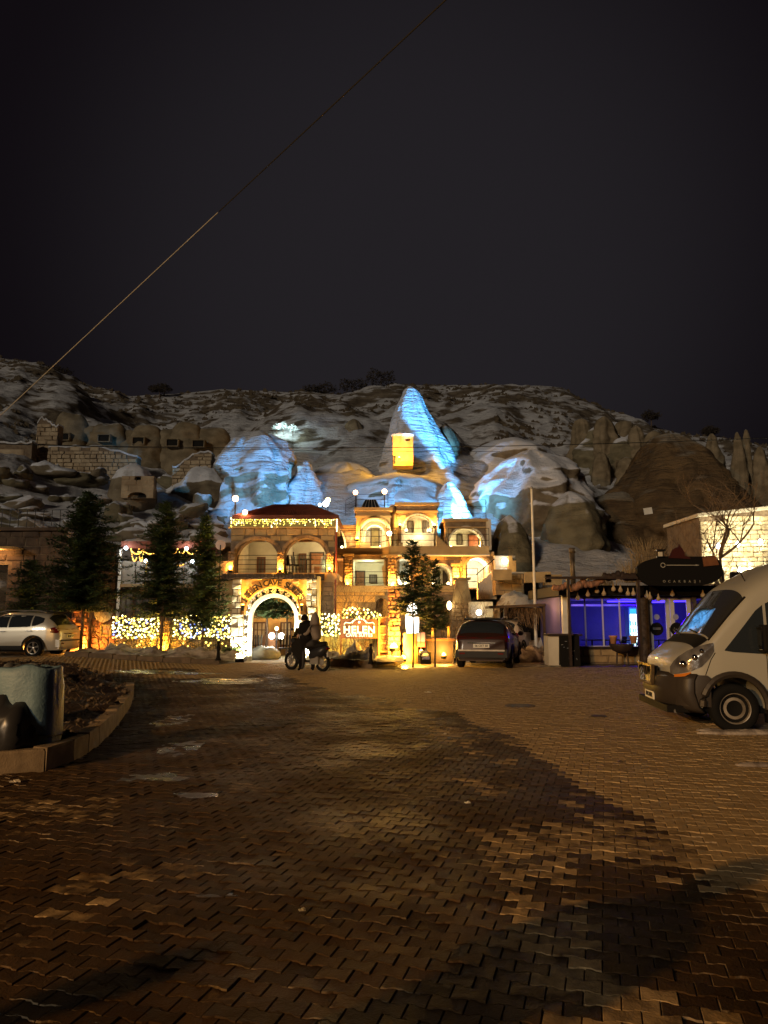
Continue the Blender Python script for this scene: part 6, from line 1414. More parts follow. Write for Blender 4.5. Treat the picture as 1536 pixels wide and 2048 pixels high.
# ------------------------------------------------------------------ cafe on the right
CY = 27.0
BLUE = mat('cafe_interior_wall', (.10, .085, .26), (.08, .07, .22), .7, 1)
def cafe():
    x0, x1 = X(1128, CY), X(1475, CY); zt = Z(1193, CY); zb = Z(1296, CY); zr = Z(1172, CY)
    o = E('cafe', ((x0+x1)/2, CY, 0), 'flat roofed glazed grill cafe glowing deep blue inside', 'cafe')
    MB().bx(x0, X(1292, CY), CY+.02, CY+.25, 0, zb-.02).build('base_wall', MORTAR, o); stones(o, x0, X(1292, CY), .05, zb-.04, CY+.02, .5, .22, STONE, proud=.04, limit=80)
    MB().bx(x0, X(1292, CY), CY-.12, CY+.3, zb-.02, zb+.05).build('sill', DWOOD, o)
    MB().bx(x0-.3, x1+3, CY-.45, CY+5.2, zt+.02, zr).build('roof', BLACK, o)
    MB().bx(X(1450, CY), x1+3.2, CY-.6, CY-.46, Z(1182, CY), Z(1146, CY)).build('fascia', BLACK, o)
    MB().bx(x0, x1+3, CY+4.8, CY+5, 0, zt).build('rear_wall', BLUE, o); MB().bx(x0-.1, x0, CY+.3, CY+5, 0, zt).build('side_wall', BLUE, o); MB().bx(x1+3, x1+3.1, CY, CY+5, 0, zt).build('side_wall', BLUE, o)
    MB().bx(x0, x1+3, CY+.26, CY+4.8, .0, .05).build('floor', mat('cafe_floor', (.3, .3, .33), (.2, .2, .23), .3, 2), o); MB().bx(x0, x1+3, CY+.02, CY+4.8, zt-.08, zt+.015).build('ceiling', BLUE, o)
    # glazing
    fr = mat('glazing_bar', (.55, .53, .56), rough=.4)
    def pane(a, b, zl, zh, w=.035, name='glass_panel', m=fr):
        f = MB().prism([rect(a, b, zl, zh), rect(a+w, b-w, zl+w, zh-w)], CY+.03, CY+.08).build(name, m, o, fix=True); MB().bx(a+w, b-w, CY+.05, CY+.056, zl+w, zh-w).build('pane', GLASS, f); return f
    xs = [X(p, CY) for p in (1135, 1169, 1204, 1238, 1274)]
    for a, b in zip(xs, xs[1:]): pane(a+.002, b-.002, zb+.055, zt-.005, .022)
    for a, b in ((1295, 1338), (1339, 1380)):
        d = pane(X(a, CY), X(b, CY), .05, Z(1192, CY), .15, 'door', mat('white_door_frame', (.55, .52, .48), rough=.5)); 
        c = W((a+b)/2+(-3 if a < 1300 else -6), 1258, CY+.02); MB().lathe([(.235, 0), (.235, .015)], 26, c, axis='Y').build('round_sticker', BLACK, d)
        c2 = W((a+b)/2+(-3 if a < 1300 else -8), 1234, CY+.02); MB().lathe([(.105, 0), (.105, .012)], 20, c2, axis='Y').build('small_sticker', mat('frosted_sticker', (.3, .3, .4), rough=.7), d)
        MB().bx(c.x-.14 if a < 1300 else c.x-.05, c.x+.14 if a < 1300 else c.x+.05, c.y-.006, c.y-.001, c.z-.012, c.z+.0).build('sticker_line', mat('grey_print_line', (.4, .4, .45), rough=.6), d)
        if a < 1300: MB().bx(c.x-.14, c.x+.14, c.y-.006, c.y-.001, c.z+.03, c.z+.042).build('sticker_line', MATS['grey_print_line'], d)
        MB().tube([(X(b if a < 1300 else a, CY)+(-.08 if a < 1300 else .08), CY-.05, .95), (X(b if a < 1300 else a, CY)+(-.08 if a < 1300 else .08), CY-.05, 1.3)], .015, 6).build('handle', CHROME, d)
    for a, b in ((1389, 1416), (1416, 1450), (1450, 1500)): pane(X(a, CY)+.002, X(b, CY)-.002, .6, zt-.005, .022)
    MB().bx(X(1389, CY), X(1520, CY), CY+.02, CY+.2, 0, .59).build('base_wall', STONE, o)
    PL = mat('carved_dark_post', (.10, .075, .06), (.04, .03, .025), .8, 7, .03, 12)
    for a, b in ((1274, 1293), (1380, 1388)): MB().bx(X(a, CY)+.002, X(b, CY)-.002, CY-.15, CY+.2, 0, zt+.01).build('post', PL, o)
    MB().bx(X(1128, CY)-.08, X(1134.5, CY), CY-.05, CY+.2, 0, zt+.01).build('post', WHITEM, o)
    # blue tubes along the ceiling
    for k, (px, y) in enumerate([(1245, 1.4), (1310, 2.6), (1345, 1.2)]):
        p = Vector((X(px, CY+y), CY+y, zt-.14)); MB().bx(p.x-.6, p.x+.6, p.y-.03, p.y+.03, p.z-.03, p.z+.02).build('tube_lamp', emis('blue_tube', (.06, .03, 1), 5), o)
        lamp('blue_glow', p-Vector((0, 0, .12)), 40, (.05, .0, 1.0), o, size=.25)
    lamp('dim_blue_glow', (X(1165, CY+2), CY+2.2, zt-.5), 8, (.30, .17, .9), o, size=.25); lamp('dim_blue_glow', (X(1425, CY+2), CY+2.2, zt-.5), 3, (.3, .2, .6), o, size=.25)
    MB().bx(X(1140, CY+3), X(1275, CY+3), CY+2.9, CY+3.0, zt-.30, zt-.22).build('light_shelf', WHITEM, o)
    # fridge
    Yf = CY+2.6; q = E('drinks_fridge', (X(1262, Yf), Yf, 0), 'glowing upright drinks fridge with teal header inside the blue cafe', 'fridge')
    a, b = X(1257, Yf), X(1278, Yf); MB().prism([rect(a-.04, b+.04, .1, Z(1216, Yf)+.04), rect(a, b, .2, Z(1228, Yf)), rect(a, b, Z(1227, Yf), Z(1217.5, Yf))], Yf-.02, Yf+.5).build('cabinet', mat('teal_cabinet', (.1, .3, .4), rough=.4), q, fix=True)
    MB().bx(a, b, Yf+.3, Yf+.35, .2, Z(1228, Yf)).build('lit_back', E_FRIDGE, q); MB().bx(a, b, Yf, Yf+.03, Z(1227, Yf), Z(1217.5, Yf)).build('header', E_TEAL, q)
    rnd = random.Random(4)
    for k in range(5):
        z = .25+k*.27; MB().bx(a, b, Yf+.05, Yf+.29, z, z+.015).build('shelf', GREYM, q)
        for j in range(4): MB().lathe([(.03, 0), (.03, .13), (.012, .17), (.012, .2)], 7, (a+.06+j*(b-a-.1)/3.3, Yf+.12, z+.016)).build('bottle', mat(['bottle_dark', 'bottle_green', 'bottle_white'][rnd.randrange(3)], [(.05, .03, .03), (.05, .25, .2), (.6, .7, .8)][rnd.randrange(3)], rough=.3), q)
    lamp('glow', (X(1267, Yf), Yf-.25, 1.2), 14, (.8, .93, 1), q, size=.15)
    for i, px in enumerate((1180, 1205, 1236, 1312, 1352)):
        Yt = CY+1.6; p = Vector((X(px, Yt), Yt, .05)); cafe_table(p, ['dark table behind the leftmost cafe panes', 'dark table in the middle of the cafe glazing', 'dark table in front of the glowing fridge', 'dark table behind the left cafe door', 'dark table behind the right cafe door'][i], BLACK, .74, .4)
        chair(p+Vector((.55, .1, 0)), ['left', 'middle', 'fridge side', 'left door', 'right door'][i]+' table chair with dark seat inside the blue cafe', BLACK, -1.5, 'dark chairs inside the cafe'); 
    # small bulbs visible inside
    # gourds under the eaves
    GD = mat('dried_gourd', (.50, .38, .22), (.32, .22, .12), .6, 6)
    labs = ['first', 'second', 'third', 'fourth', 'fifth', 'sixth', 'seventh', 'eighth', 'ninth', 'tenth', 'eleventh', 'twelfth', 'thirteenth', 'fourteenth']
    for i, (px, py) in enumerate([(1156, 1196), (1176, 1189), (1194, 1182), (1208, 1187), (1227, 1178), (1256, 1187), (1267, 1187), (1294, 1192), (1300, 1195), (1317, 1198), (1345, 1188), (1406, 1190), (1241, 1180), (1434, 1188)]):
        p = W(px, py, CY-.7); q = E('hanging_gourd', p, '%s dried gourd from the left hanging on a cord under the cafe eaves' % labs[sorted([1156, 1176, 1194, 1208, 1227, 1256, 1267, 1294, 1300, 1317, 1345, 1406, 1241, 1434]).index(px)], 'gourd', 'dried gourds hanging under the cafe eaves')
        MB().lathe([(.02, -.085), (.07, -.06), (.085, 0), (.055, .06), (.03, .10), (.025, .16), (.012, .2)], 10, p).build('gourd_body', GD, q, smooth=True); MB().tube([p+Vector((0, 0, .2)), (p.x, p.y, zr+.02)], .006, 4).build('cord', IRON, q)
    # pergola, counter, post
    Yp = 25.6; q = E('pergola', (X(1137, Yp), Yp, 0), 'dark timber pergola beam and post in front of the cafe', 'pergola')
    MB().bx(X(1090, Yp), X(1276, Yp), Yp-.06, Yp+.06, Z(1158, Yp), Z(1153, Yp)).build('beam', DWOOD, q); MB().bx(X(1134, Yp), X(1139, Yp), Yp-.05, Yp+.05, 0, Z(1158, Yp)).build('post', DWOOD, q)
    for px in (1150, 1190, 1230, 1268): MB().bx(X(px, Yp)-.05, X(px, Yp)+.05, Yp+.062, CY-.46, Z(1158, Yp), Z(1154, Yp)).build('rafter', DWOOD, q)
    MB().bx(X(1274, 25.7), X(1279, 25.7), 25.65, 25.8, 0, Z(1135, 25.7)).build('post', DWOOD, q); MB().bx(X(1444, 25.7), X(1449, 25.7), 25.65, 25.8, 0, Z(1140, 25.7)).build('post', DWOOD, q)
    KIL = mat('rolled_kilim', (.42, .2, .11), (.16, .09, .06), .9, 5, stretch=(3, 1, 1))
    for k, (pa, pb, r, lab) in enumerate([((1141, 1176), (1170, 1160), .13, 'patterned brown kilim roll slung under the left of the pergola'), ((1168, 1168), (1206, 1158), .12, 'dark banded kilim roll slung right of the first roll'), ((1105, 1174), (1136, 1168), .10, 'reddish cloth roll tied outside the pergola post'), ((1205, 1152), (1240, 1147), .13, 'rolled awning cloth lying on the pergola beam'), ((1240, 1150), (1278, 1150), .14, 'dark rolled awning beside the cafe sign')]):
        a = W(*pa, Yp+.25); b = W(*pb, Yp+.25); mb = MB(); mb.tube([a+(b-a)*i/10+Vector((0, 0, -.08*math.sin(math.pi*i/10))) for i in range(11)], [r*(1+.18*math.sin(i*2.2)) for i in range(11)], 10); mb.thing('fabric_roll', KIL if k < 3 else DWOOD, lab, 'fabric roll', group='cloth rolls on the cafe pergola', smooth=True)
    p = Vector((X(1147, 28.5), 28.5, zr)); MB().tube([p, (p.x, p.y, Z(1100, 28.5))], .10, 12).tube([(p.x, p.y, Z(1106, 28.5)), (p.x, p.y, Z(1096, 28.5))], .125, 12).thing('stove_pipe', mat('brown_stove_pipe', (.16, .12, .08), (.05, .04, .03), .5, 3, metal=.4), 'stout dark stove pipe rising from the cafe roof', 'chimney pipe', smooth=True)
    Yb = 26.2; q = E('bar_counter', (X(1115, Yb), Yb, 0), 'outdoor bar counter with plastered end and dark top left of the cafe', 'counter')
    MB().bx(X(1093, Yb), X(1118, Yb), Yb, Yb+.7, 0, Z(1272, Yb)).build('end_wall', PALE, q); MB().bx(X(1092, Yb), X(1160, Yb), Yb-.1, Yb+.8, Z(1272, Yb), Z(1268, Yb)).build('counter_top', DWOOD, q); MB().bx(X(1118, Yb)+.002, X(1158, Yb), Yb+.2, Yb+.7, 0, Z(1272, Yb)).build('front', STONED, q)
    Ym = 25.7; q = E('menu_board', (X(1136, Ym), Ym, 0), 'black chalk menu board with faint chalk drawings standing before the counter', 'menu board')
    a, b, z1 = X(1117, Ym), X(1156, Ym), Z(1271, Ym); MB().box(((a+b)/2, Ym+.08, z1/2), (b-a, .05, z1), rx=-.12).build('board', BLACK, q)
    CH = mat('chalk', (.45, .45, .45), rough=.9); mb = MB()
    for k in range(9): u = random.uniform(.15, .8); z = random.uniform(.15, .85)*z1; mb.tube([(a+(b-a)*u, Ym+.04+.12*(z-z1/2)*1.0, z), (a+(b-a)*(u+random.uniform(-.1, .2)), Ym+.04+.12*(z-z1/2), z+random.uniform(-.06, .03))], .006, 4)
    mb.build('chalk_marks', CH, q); MB().box(((a+b)/2, Ym+.22, z1/2), (b-a, .03, z1*.95), rx=.12).build('rear_leaf', BLACK, q)
    # round table with two terracotta pots
    Yt = 26.3; p = Vector((X(1238, Yt), Yt, 0)); q = E('drum_table', p, 'round dark basin table on a stand before the cafe glazing', 'table')
    MB().lathe([(.12, .42), (.33, .52), (.40, .68), (.40, .74)], 20, p).build('basin', DWOOD, q, smooth=True); MB().tube([p+Vector((-.2, 0, 0)), p+Vector((-.16, 0, .5))], .03, 6).tube([p+Vector((.22, 0, 0)), p+Vector((.18, 0, .5))], .03, 6).build('leg', DWOOD, q)
    for px, lab in ((1222, 'terracotta flower pot at the left edge of the basin table'), (1262, 'terracotta flower pot at the right of the basin table')): MB().lathe([(.09, 0), (.13, .22), (.15, .23), (.15, .28), (.11, .28), (.10, .22)], 14, (X(px, Yt), Yt, .745)).thing('flower_pot', mat('terracotta', (.5, .2, .1)), lab, 'flower pot', group='terracotta pots on the basin table', smooth=True)
    # sign
    Ys = 25.4; q = E('grill_sign', (X(1362, Ys), Ys, Z(1172, Ys)), 'black boat shaped cafe sign with a skewer emblem and OCAKBAŞI lettering', 'sign')
    L = [(X(a, Ys), Z(b, Ys)) for a, b in [(1276, 1148), (1277, 1134), (1283, 1128), (1294, 1122), (1312, 1117), (1332, 1113), (1345, 1112), (1380, 1113), (1407, 1113), (1434, 1111), (1441, 1120), (1447, 1132), (1450, 1146), (1440, 1158), (1425, 1166), (1405, 1171), (1340, 1172), (1300, 1171), (1284, 1162)]]
    MB().prism([L], Ys, Ys+.16).build('board', BLACK, q, fix=True)
    L = [(X(a, Ys), Z(b, Ys)) for a, b in [(1340, 1116), (1345, 1106), (1348, 1100), (1354, 1096), (1360, 1094), (1362, 1088), (1365, 1094), (1369, 1098), (1372, 1106), (1373, 1112), (1382, 1114), (1384, 1118)]]
    MB().prism([L], Ys-.05, Ys-.002).build('red_emblem', mat('dark_red_board', (.05, .008, .006), rough=.6), q, fix=True)
    a = [(X(a, Ys), Z(b, Ys)) for a, b in [(1408, 1115), (1434, 1112), (1440, 1130), (1410, 1133)]]; MB().prism([a], Ys-.06, Ys-.003).build('orange_panel', mat('dull_orange_panel', (.22, .085, .03), (.14, .05, .02), .6, 4), q, fix=True)
    CR = mat('cream_sign_paint', (.48, .44, .34), rough=.6); zz = Z(1130.5, Ys); mb = MB()
    mb.tube([(X(1335, Ys), Ys-.03, zz), (X(1400, Ys), Ys-.03, zz)], .012, 5); mb.lathe([(.012, -.0), (.03, .0), (.0, .12)], 6, (X(1394, Ys), Ys-.03, zz), axis='X')
    mb.tube([(X(1328, Ys)+.075*math.cos(t), Ys-.03, zz+.075*math.sin(t)) for t in [2*math.pi*i/14 for i in range(15)]], .012, 5)
    mb.build('skewer', CR, q)
    for k in range(6): MB().lathe([(.0, -.055), (.06, -.045), (.07, 0), (.06, .045), (.0, .055)], 10, (0, 0, 0), axis='X').build('skewer_piece', CR, q).location = Vector((X(1343+k*9, Ys), Ys-.03, zz))-org(q)
    for i, ch in enumerate('OCAKBAŞI'): lettering(ch, (X(1329+i*10.2, Ys), Ys-.02, Z(1163, Ys)), .115, mat('faded_sign_paint', (.30, .28, .22), rough=.6), q, .006, .001, name='letter')
    for px, lab in ((1321, 'square iron lantern standing on the left shoulder of the boat shaped sign'),):
        p = W(px, 1116, Ys+.1); k = E('lantern', p, lab, 'lantern'); MB().bx(p.x-.13, p.x+.13, p.y-.1, p.y+.1, p.z, p.z+.05).bx(p.x-.15, p.x+.15, p.y-.12, p.y+.12, p.z+.24, p.z+.29).build('frame', IRON, k)
        for dx in (-.11, .11): MB().tube([p+Vector((dx, 0, .05)), p+Vector((dx, 0, .24))], .012, 4).build('bar', IRON, k)
        MB().bx(p.x-.06, p.x+.06, p.y-.04, p.y+.04, p.z+.05, p.z+.2).build('candle', PALE, k)
cafe()
def lit_wall():
    Y = 34.5; o = E('lit_stone_building', (X(1480, Y), Y, Z(1150, Y)), 'flat roofed pale stone building brilliantly lit yellow white at the picture edge', 'building')
    x0, x1 = X(1407, Y), X(1660, Y); zb = Z(1160, Y); z0, z1 = Z(1034, Y), Z(1008, Y)
    MB().prism([[(x0, zb-3), (x1, zb-3), (x1, z1), (x0, z0)]], Y, Y+4).build('wall', MORTAR, o, fix=True)
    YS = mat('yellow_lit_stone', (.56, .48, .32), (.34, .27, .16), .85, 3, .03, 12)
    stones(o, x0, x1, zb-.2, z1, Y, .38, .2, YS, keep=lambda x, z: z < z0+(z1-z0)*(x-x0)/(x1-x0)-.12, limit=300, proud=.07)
    MB().prism([[(x0-.15, z0-.02), (x1, z1-.02), (x1, z1+.14), (x0-.15, z0+.14)]], Y-.25, Y+4.1).build('coping', PALE, o, fix=True)
    for i, (px, py) in enumerate([(1436, 1092), (1476, 1088), (1521, 1084), (1441, 1140), (1480, 1140), (1500, 1140), (1420, 1125)]):
        p = W(px, py, Y-.25); q = E('wall_lamp', p, ['upper left glaring lamp on the lit stone wall', 'upper middle glaring lamp on the lit stone wall, behind the bare tree', 'upper right glaring lamp on the lit stone wall', 'lower left lamp glow on the lit stone wall, just above the black sign', 'lower middle lamp on the lit stone wall above the cafe roof', 'lower right lamp on the lit stone wall above the van roof', 'outermost left lamp on the lit stone wall edge'][i], 'lamp', 'glaring lamps on the lit stone wall')
        MB().ball(p, .10, 10, 6, 1.4).build('bulb', E_WHITE, q, smooth=True); MB().tube([p, p+Vector((0, .24, -.05))], .02, 5).build('bracket', IRON, q)
        lamp('glow', p-Vector((0, .16, 0)), 20, (1, .88, .58), q, size=.08)
    for k in range(5): lamp('parapet_glow', (X(1425+k*32, Y), Y-.5, z0+(z1-z0)*k/6-.35), 8, (1, .9, .6), o, size=.1)
lit_wall()
# snow and rubble bank behind the cars on the right
def bank():
    xs = np.linspace(X(925, 33), X(1140, 33), 80); vs = []; m_ = 34
    for i, x in enumerate(xs):
        for j in range(m_):
            t = j/(m_-1); y = 29.0+7.5*t; u = i/79; base = 1.35*sm((u-.15)*3)*sm((1-u)*6+.2) if True else 0
            h = base*sm(t*1.7)*1.9+noise.fractal(Vector((x*.9, y*.9, 4)), 1, 2, 5)*.42*sm(t*4)*sm(u*4+.2); vs.append((x, y, max(-.1, h)))
    mb = MB(); mb.add(vs, [(i*m_+j, (i+1)*m_+j, (i+1)*m_+j+1, i*m_+j+1) for i in range(79) for j in range(m_-1)])
    mb.struct('snowy_bank', snow_rock('rubbly_snow', (.16, .11, .07), (.26, .19, .12), snow=(.5, .47, .44), thresh=1.12, nscale=1.4, nw=.9, bump=.16, bscale=4, stretch=(1, 1, 2)), smooth=True)
    o = MB(); rnd = random.Random(5)
    for i, (px, py, r) in enumerate([(1048, 1325, .55), (1072, 1318, .75), (1095, 1322, .5), (1060, 1300, .6)]):
        g = G(px, min(py, 1328)); g.y += .6+i*.3; mb = MB(); mb.ball((0, 0, 0), 1, 20, 12); mb.v = [tuple(g+Vector((v[0]*r*1.5, v[1]*r, v[2]*r*.75+.1))*1 + Vector((0, 0, noise.fractal(Vector(v)*2+Vector((i*4, 0, 0)), 1, 2, 4)*r*.4))) for v in mb.v]
        mb.thing('snow_heap', SNOWD, ['dirty snow heap just right of the silver car', 'largest orange lit snow heap beside the bar counter end', 'small snow heap against the plastered counter end', 'snow heap higher up behind the silver car'][i], 'snow heap', group='dirty snow heaps by the parked cars', smooth=True)
    lamp('bank_glow', (X(1075, 28), 28.2, 2.0), 16, (1, .5, .16))
    for i, (px, w) in enumerate([(1003, .9), (1075, 1.2), (1105, .8)]):
        q = W(px, 1150+5*i, 35.5); MB().box(q, (w, .5, .5)).thing('rubble_block', STONE, ['squared stone block at the left of the rubble bank', 'long stone block on the rubble bank behind the flagpole', 'stone block beside the pergola on the rubble bank'][i], 'stone block', group='stone blocks on the rubble bank')
    for i in range(9):
        q = W(1010+i*11, 1186+4*math.sin(i*2), 30.5); s_ = .22+.1*math.sin(i*3)
    Yc = 30; q = E('lean_to', (X(1035, Yc), Yc, 0), 'dark ragged lean-to roof with dry stems behind the silver car', 'shed'); mb = MB()
    MB().box((X(1040, Yc), Yc+.3, Z(1212, Yc)), (2.6, 1.2, .1), ry=-.04).build('roof', DWOOD, q); MB().bx(X(1005, Yc), X(1088, Yc), Yc+.8, Yc+.9, 0, Z(1214, Yc)).build('back', BLACK, q)
    for px in (1008, 1085): MB().bx(X(px, Yc)-.05, X(px, Yc)+.05, Yc-.2, Yc-.1, 0, Z(1213, Yc)).build('post', DWOOD, q)
    for i in range(120): a = random.uniform(1010, 1084); mb.tube([(X(a, Yc), Yc+random.uniform(-.2, .5), Z(1216, Yc)), (X(a, Yc)+random.uniform(-.2, .2), Yc+random.uniform(-.2, .5), Z(random.uniform(1225, 1262), Yc))], .008, 3)
    mb.build('hanging_stems', TWIG, q)
bank()
g = G(1069, 1300); q = E('flagpole', (X(1068, 30.5), 30.5, .6), 'tall slim white flagpole right of the parked cars', 'pole'); MB().tube([(X(1069, 30.5), 30.5, 0), (X(1069, 30.5), 30.5, Z(977, 30.5))], [.065, .045], 8).build('shaft', WHITEM, q); MB().ball((X(1069, 30.5), 30.5, Z(976, 30.5)), .07, 8, 6).build('finial', GREYM, q)

# ------------------------------------------------------------------ vehicles
class Car:
    def __init__(s, zt, plan, W_, zs, H, tum=.16, n=3.0, zb=.22, tuck=.9, L=None):
        s.zt = zt; s.plan = plan; s.W = W_; s.zs = zs; s.H = H; s.tum = tum; s.n = n; s.zb = zb; s.tuck = tuck; s.sq = 1.0
    def par(s, u):
        zt = interp(s.zt, u); w = s.W*interp(s.plan, u); zs = min(interp(s.zs, u), zt-.06); return zt, w, zs
    def P(s, u, a):
        """a: 0..1 rocker to shoulder, 1..2 shoulder to centre top, mirrored 2..3, 3..4"""
        sg = -1
        if a > 2: a = 4-a; sg = 1
        zt, w, zs = s.par(u)
        if a <= 1:
            z = s.zb+(zs-s.zb)*a; k = s.tuck+(1-s.tuck)*min(1, max(0, a)/.35)**.6; y = w*k
            y *= 1-.02*max(0, (a-.6)/.4)
        else:
            th = (a-1)*math.pi/2; sz = max(0, math.sin(th))**(2/s.n); cy = max(0, math.cos(th))**(2/s.n); h = zt-zs
            y = w*.98*cy*(1-s.tum*(h/(s.H-.9))*sz); z = zs+h*sz
        return Vector((u*s.sq if u < 0 else u, sg*y, z))
    def a_of(s, u, z):
        zt, w, zs = s.par(u)
        if z <= zs: return (z-s.zb)/(zs-s.zb)
        q = min(1, (z-zs)/(zt-zs)); return 1+math.asin(min(1, q**(s.n/2)))*2/math.pi
    def N(s, u, a):
        e = .01; d = (s.P(u+e, a)-s.P(u-e, a)).cross(s.P(u, a+e)-s.P(u, a-e)); d.normalize()
        return -d if d.dot(s.P(u, a)-Vector((u, 0, .7))) < 0 else d
    def body(s, us, name, m, parent, cuts=()):
        al = [i*.125 for i in range(8)]+[1+i/9 for i in range(18)]+[3+i*.125 for i in range(9)]
        mb = MB(); vs = []; n = len(al)
        for u in us: vs += [s.P(u, a) for a in al]
        fs = [(i*n+k, i*n+(k+1) % n, (i+1)*n+(k+1) % n, (i+1)*n+k) for i in range(len(us)-1) for k in range(n)]
        fs += [tuple(range(n-1, -1, -1)), tuple((len(us)-1)*n+k for k in range(n))]
        mb.add(vs, fs); o = mb.build(name, m, parent, smooth=True, local=True, fix=True)
        for c in cuts:
            cb = MB().lathe([(c[2], -1.3), (c[2], 1.3)], 32, (0, 0, 0), axis='Y'); cb.v = [(x+c[0], y, z+c[1]) for x, y, z in cb.v]
            co = cb.build('cut', m, None, local=True, fix=True); md = o.modifiers.new('b', 'BOOLEAN'); md.operation = 'DIFFERENCE'; md.solver = 'EXACT'; md.object = co; md.object.parent = parent
            dg = bpy.context.evaluated_depsgraph_get(); dg.update(); me = bpy.data.meshes.new_from_object(o.evaluated_get(dg)); o.modifiers.clear(); o.data = me
            bpy.data.objects.remove(co)
        md = o.data; 
        try: md.polygons.foreach_set('use_smooth', [True]*len(md.polygons)); md.set_sharp_from_angle(angle=R(38))
        except Exception: pass
        return o
    def patch(s, sta, name, m, parent, off=.006, side=-1, nr=5):
        """side window or panel: stations (u, zlow, zhigh)"""
        vs = []; 
        for u, zl, zh in sta:
            for k in range(nr):
                z = zl+(zh-zl)*k/(nr-1); a = s.a_of(u, z); p = s.P(u, a)+s.N(u, a)*off; vs.append((p.x, p.y*(-side if side > 0 else 1), p.z))
        fs = [(i*nr+k, (i+1)*nr+k, (i+1)*nr+k+1, i*nr+k+1) for i in range(len(sta)-1) for k in range(nr-1)]
        mb = MB(); mb.add(vs, fs); return mb.build(name, m, parent, smooth=True, local=True)
    def top(s, u0, u1, a0, a1, name, m, parent, off=.006, nu=8, na=14):
        vs = []
        for i in range(nu+1):
            u = u0+(u1-u0)*i/nu; b0 = a0(u) if callable(a0) else a0; b1 = a1(u) if callable(a1) else a1
            for k in range(na+1): a = b0+(b1-b0)*k/na; vs.append(s.P(u, a)+s.N(u, a)*off)
        fs = [(i*(na+1)+k, (i+1)*(na+1)+k, (i+1)*(na+1)+k+1, i*(na+1)+k+1) for i in range(nu) for k in range(na)]
        mb = MB(); mb.add(vs, fs); return mb.build(name, m, parent, smooth=True, local=True)
def wheel(parent, u, y, r, w, rim, spokes=5, steel=False):
    sg = -1 if y < 0 else 1; o = bpy.data.objects.new('wheel', None); col.objects.link(o); o.parent = parent; o.location = (u, y, r)
    k = sg
    MB().lathe([(r*.62, -w/2*k), (r*.93, -w/2*k), (r, -w*.32*k), (r, w*.32*k), (r*.93, w/2*k), (r*.64, w/2*k), (r*.60, w*.30*k)], 32, axis='Y').build('tyre', RUBBER, o, local=True, smooth=True, fix=True)
    mb = MB(); mb.lathe([(r*.645, w*.48*k), (r*.60, w*.46*k), (r*.56, w*.2*k), (r*.55, -w*.2*k)], 28, axis='Y', cap=False)
    if steel:
        mb.lathe([(r*.56, w*.22*k), (r*.45, w*.30*k), (r*.33, w*.32*k), (r*.30, w*.16*k), (.001, w*.14*k)], 28, axis='Y', cap=False)
    else:
        for i in range(spokes):
            t = 2*math.pi*i/spokes+.3
            for q in (-.10, .10): mb.tube([(r*.1*math.cos(t), w*.34*k, r*.1*math.sin(t)), (r*.59*math.cos(t+q), w*.42*k, r*.59*math.sin(t+q))], [r*.07, r*.055], 6)
        mb.lathe([(.001, w*.40*k), (r*.12, w*.38*k), (r*.14, w*.3*k)], 14, axis='Y')
    mb.build('rim', rim, o, local=True, fix=True)
    if steel:
        for i in range(5): t = 2*math.pi*i/5; MB().lathe([(r*.06, 0), (r*.055, .012*k)], 8, (r*.22*math.cos(t), w*.17*k, r*.22*math.sin(t)), axis='Y').build('nut', BLACK, o, local=True)
        for i in range(10): t = 2*math.pi*i/10; MB().lathe([(r*.05, 0), (r*.05, .01*k)], 8, (r*.5*math.cos(t), w*.275*k, r*.5*math.sin(t)), axis='Y').build('vent_hole', BLACK, o, local=True)
    else: MB().lathe([(r*.54, -w*.1*k), (r*.02, -w*.1*k)], 20, axis='Y').build('brake_disc', BLACK, o, local=True)
    return o
def plate(parent, c, rz, txt, w=.52, h=.115):
    p = bpy.data.objects.new('number_plate', None); col.objects.link(p); p.parent = parent; p.location = c; p.rotation_euler = (0, 0, rz)
    MB().box((0, 0, 0), (w, .015, h)).build('plate', PLATE, p, local=True)
    me = text_mesh(txt, h*.8, .003, .002); me.transform(Matrix.Rotation(math.pi/2, 4, 'X')); me.materials.clear(); me.materials.append(BLACK); l = link('characters', me, p); l.location = (0, -.012, 0)
def lin(a, b, n): return [a+(b-a)*i/n for i in range(n+1)]
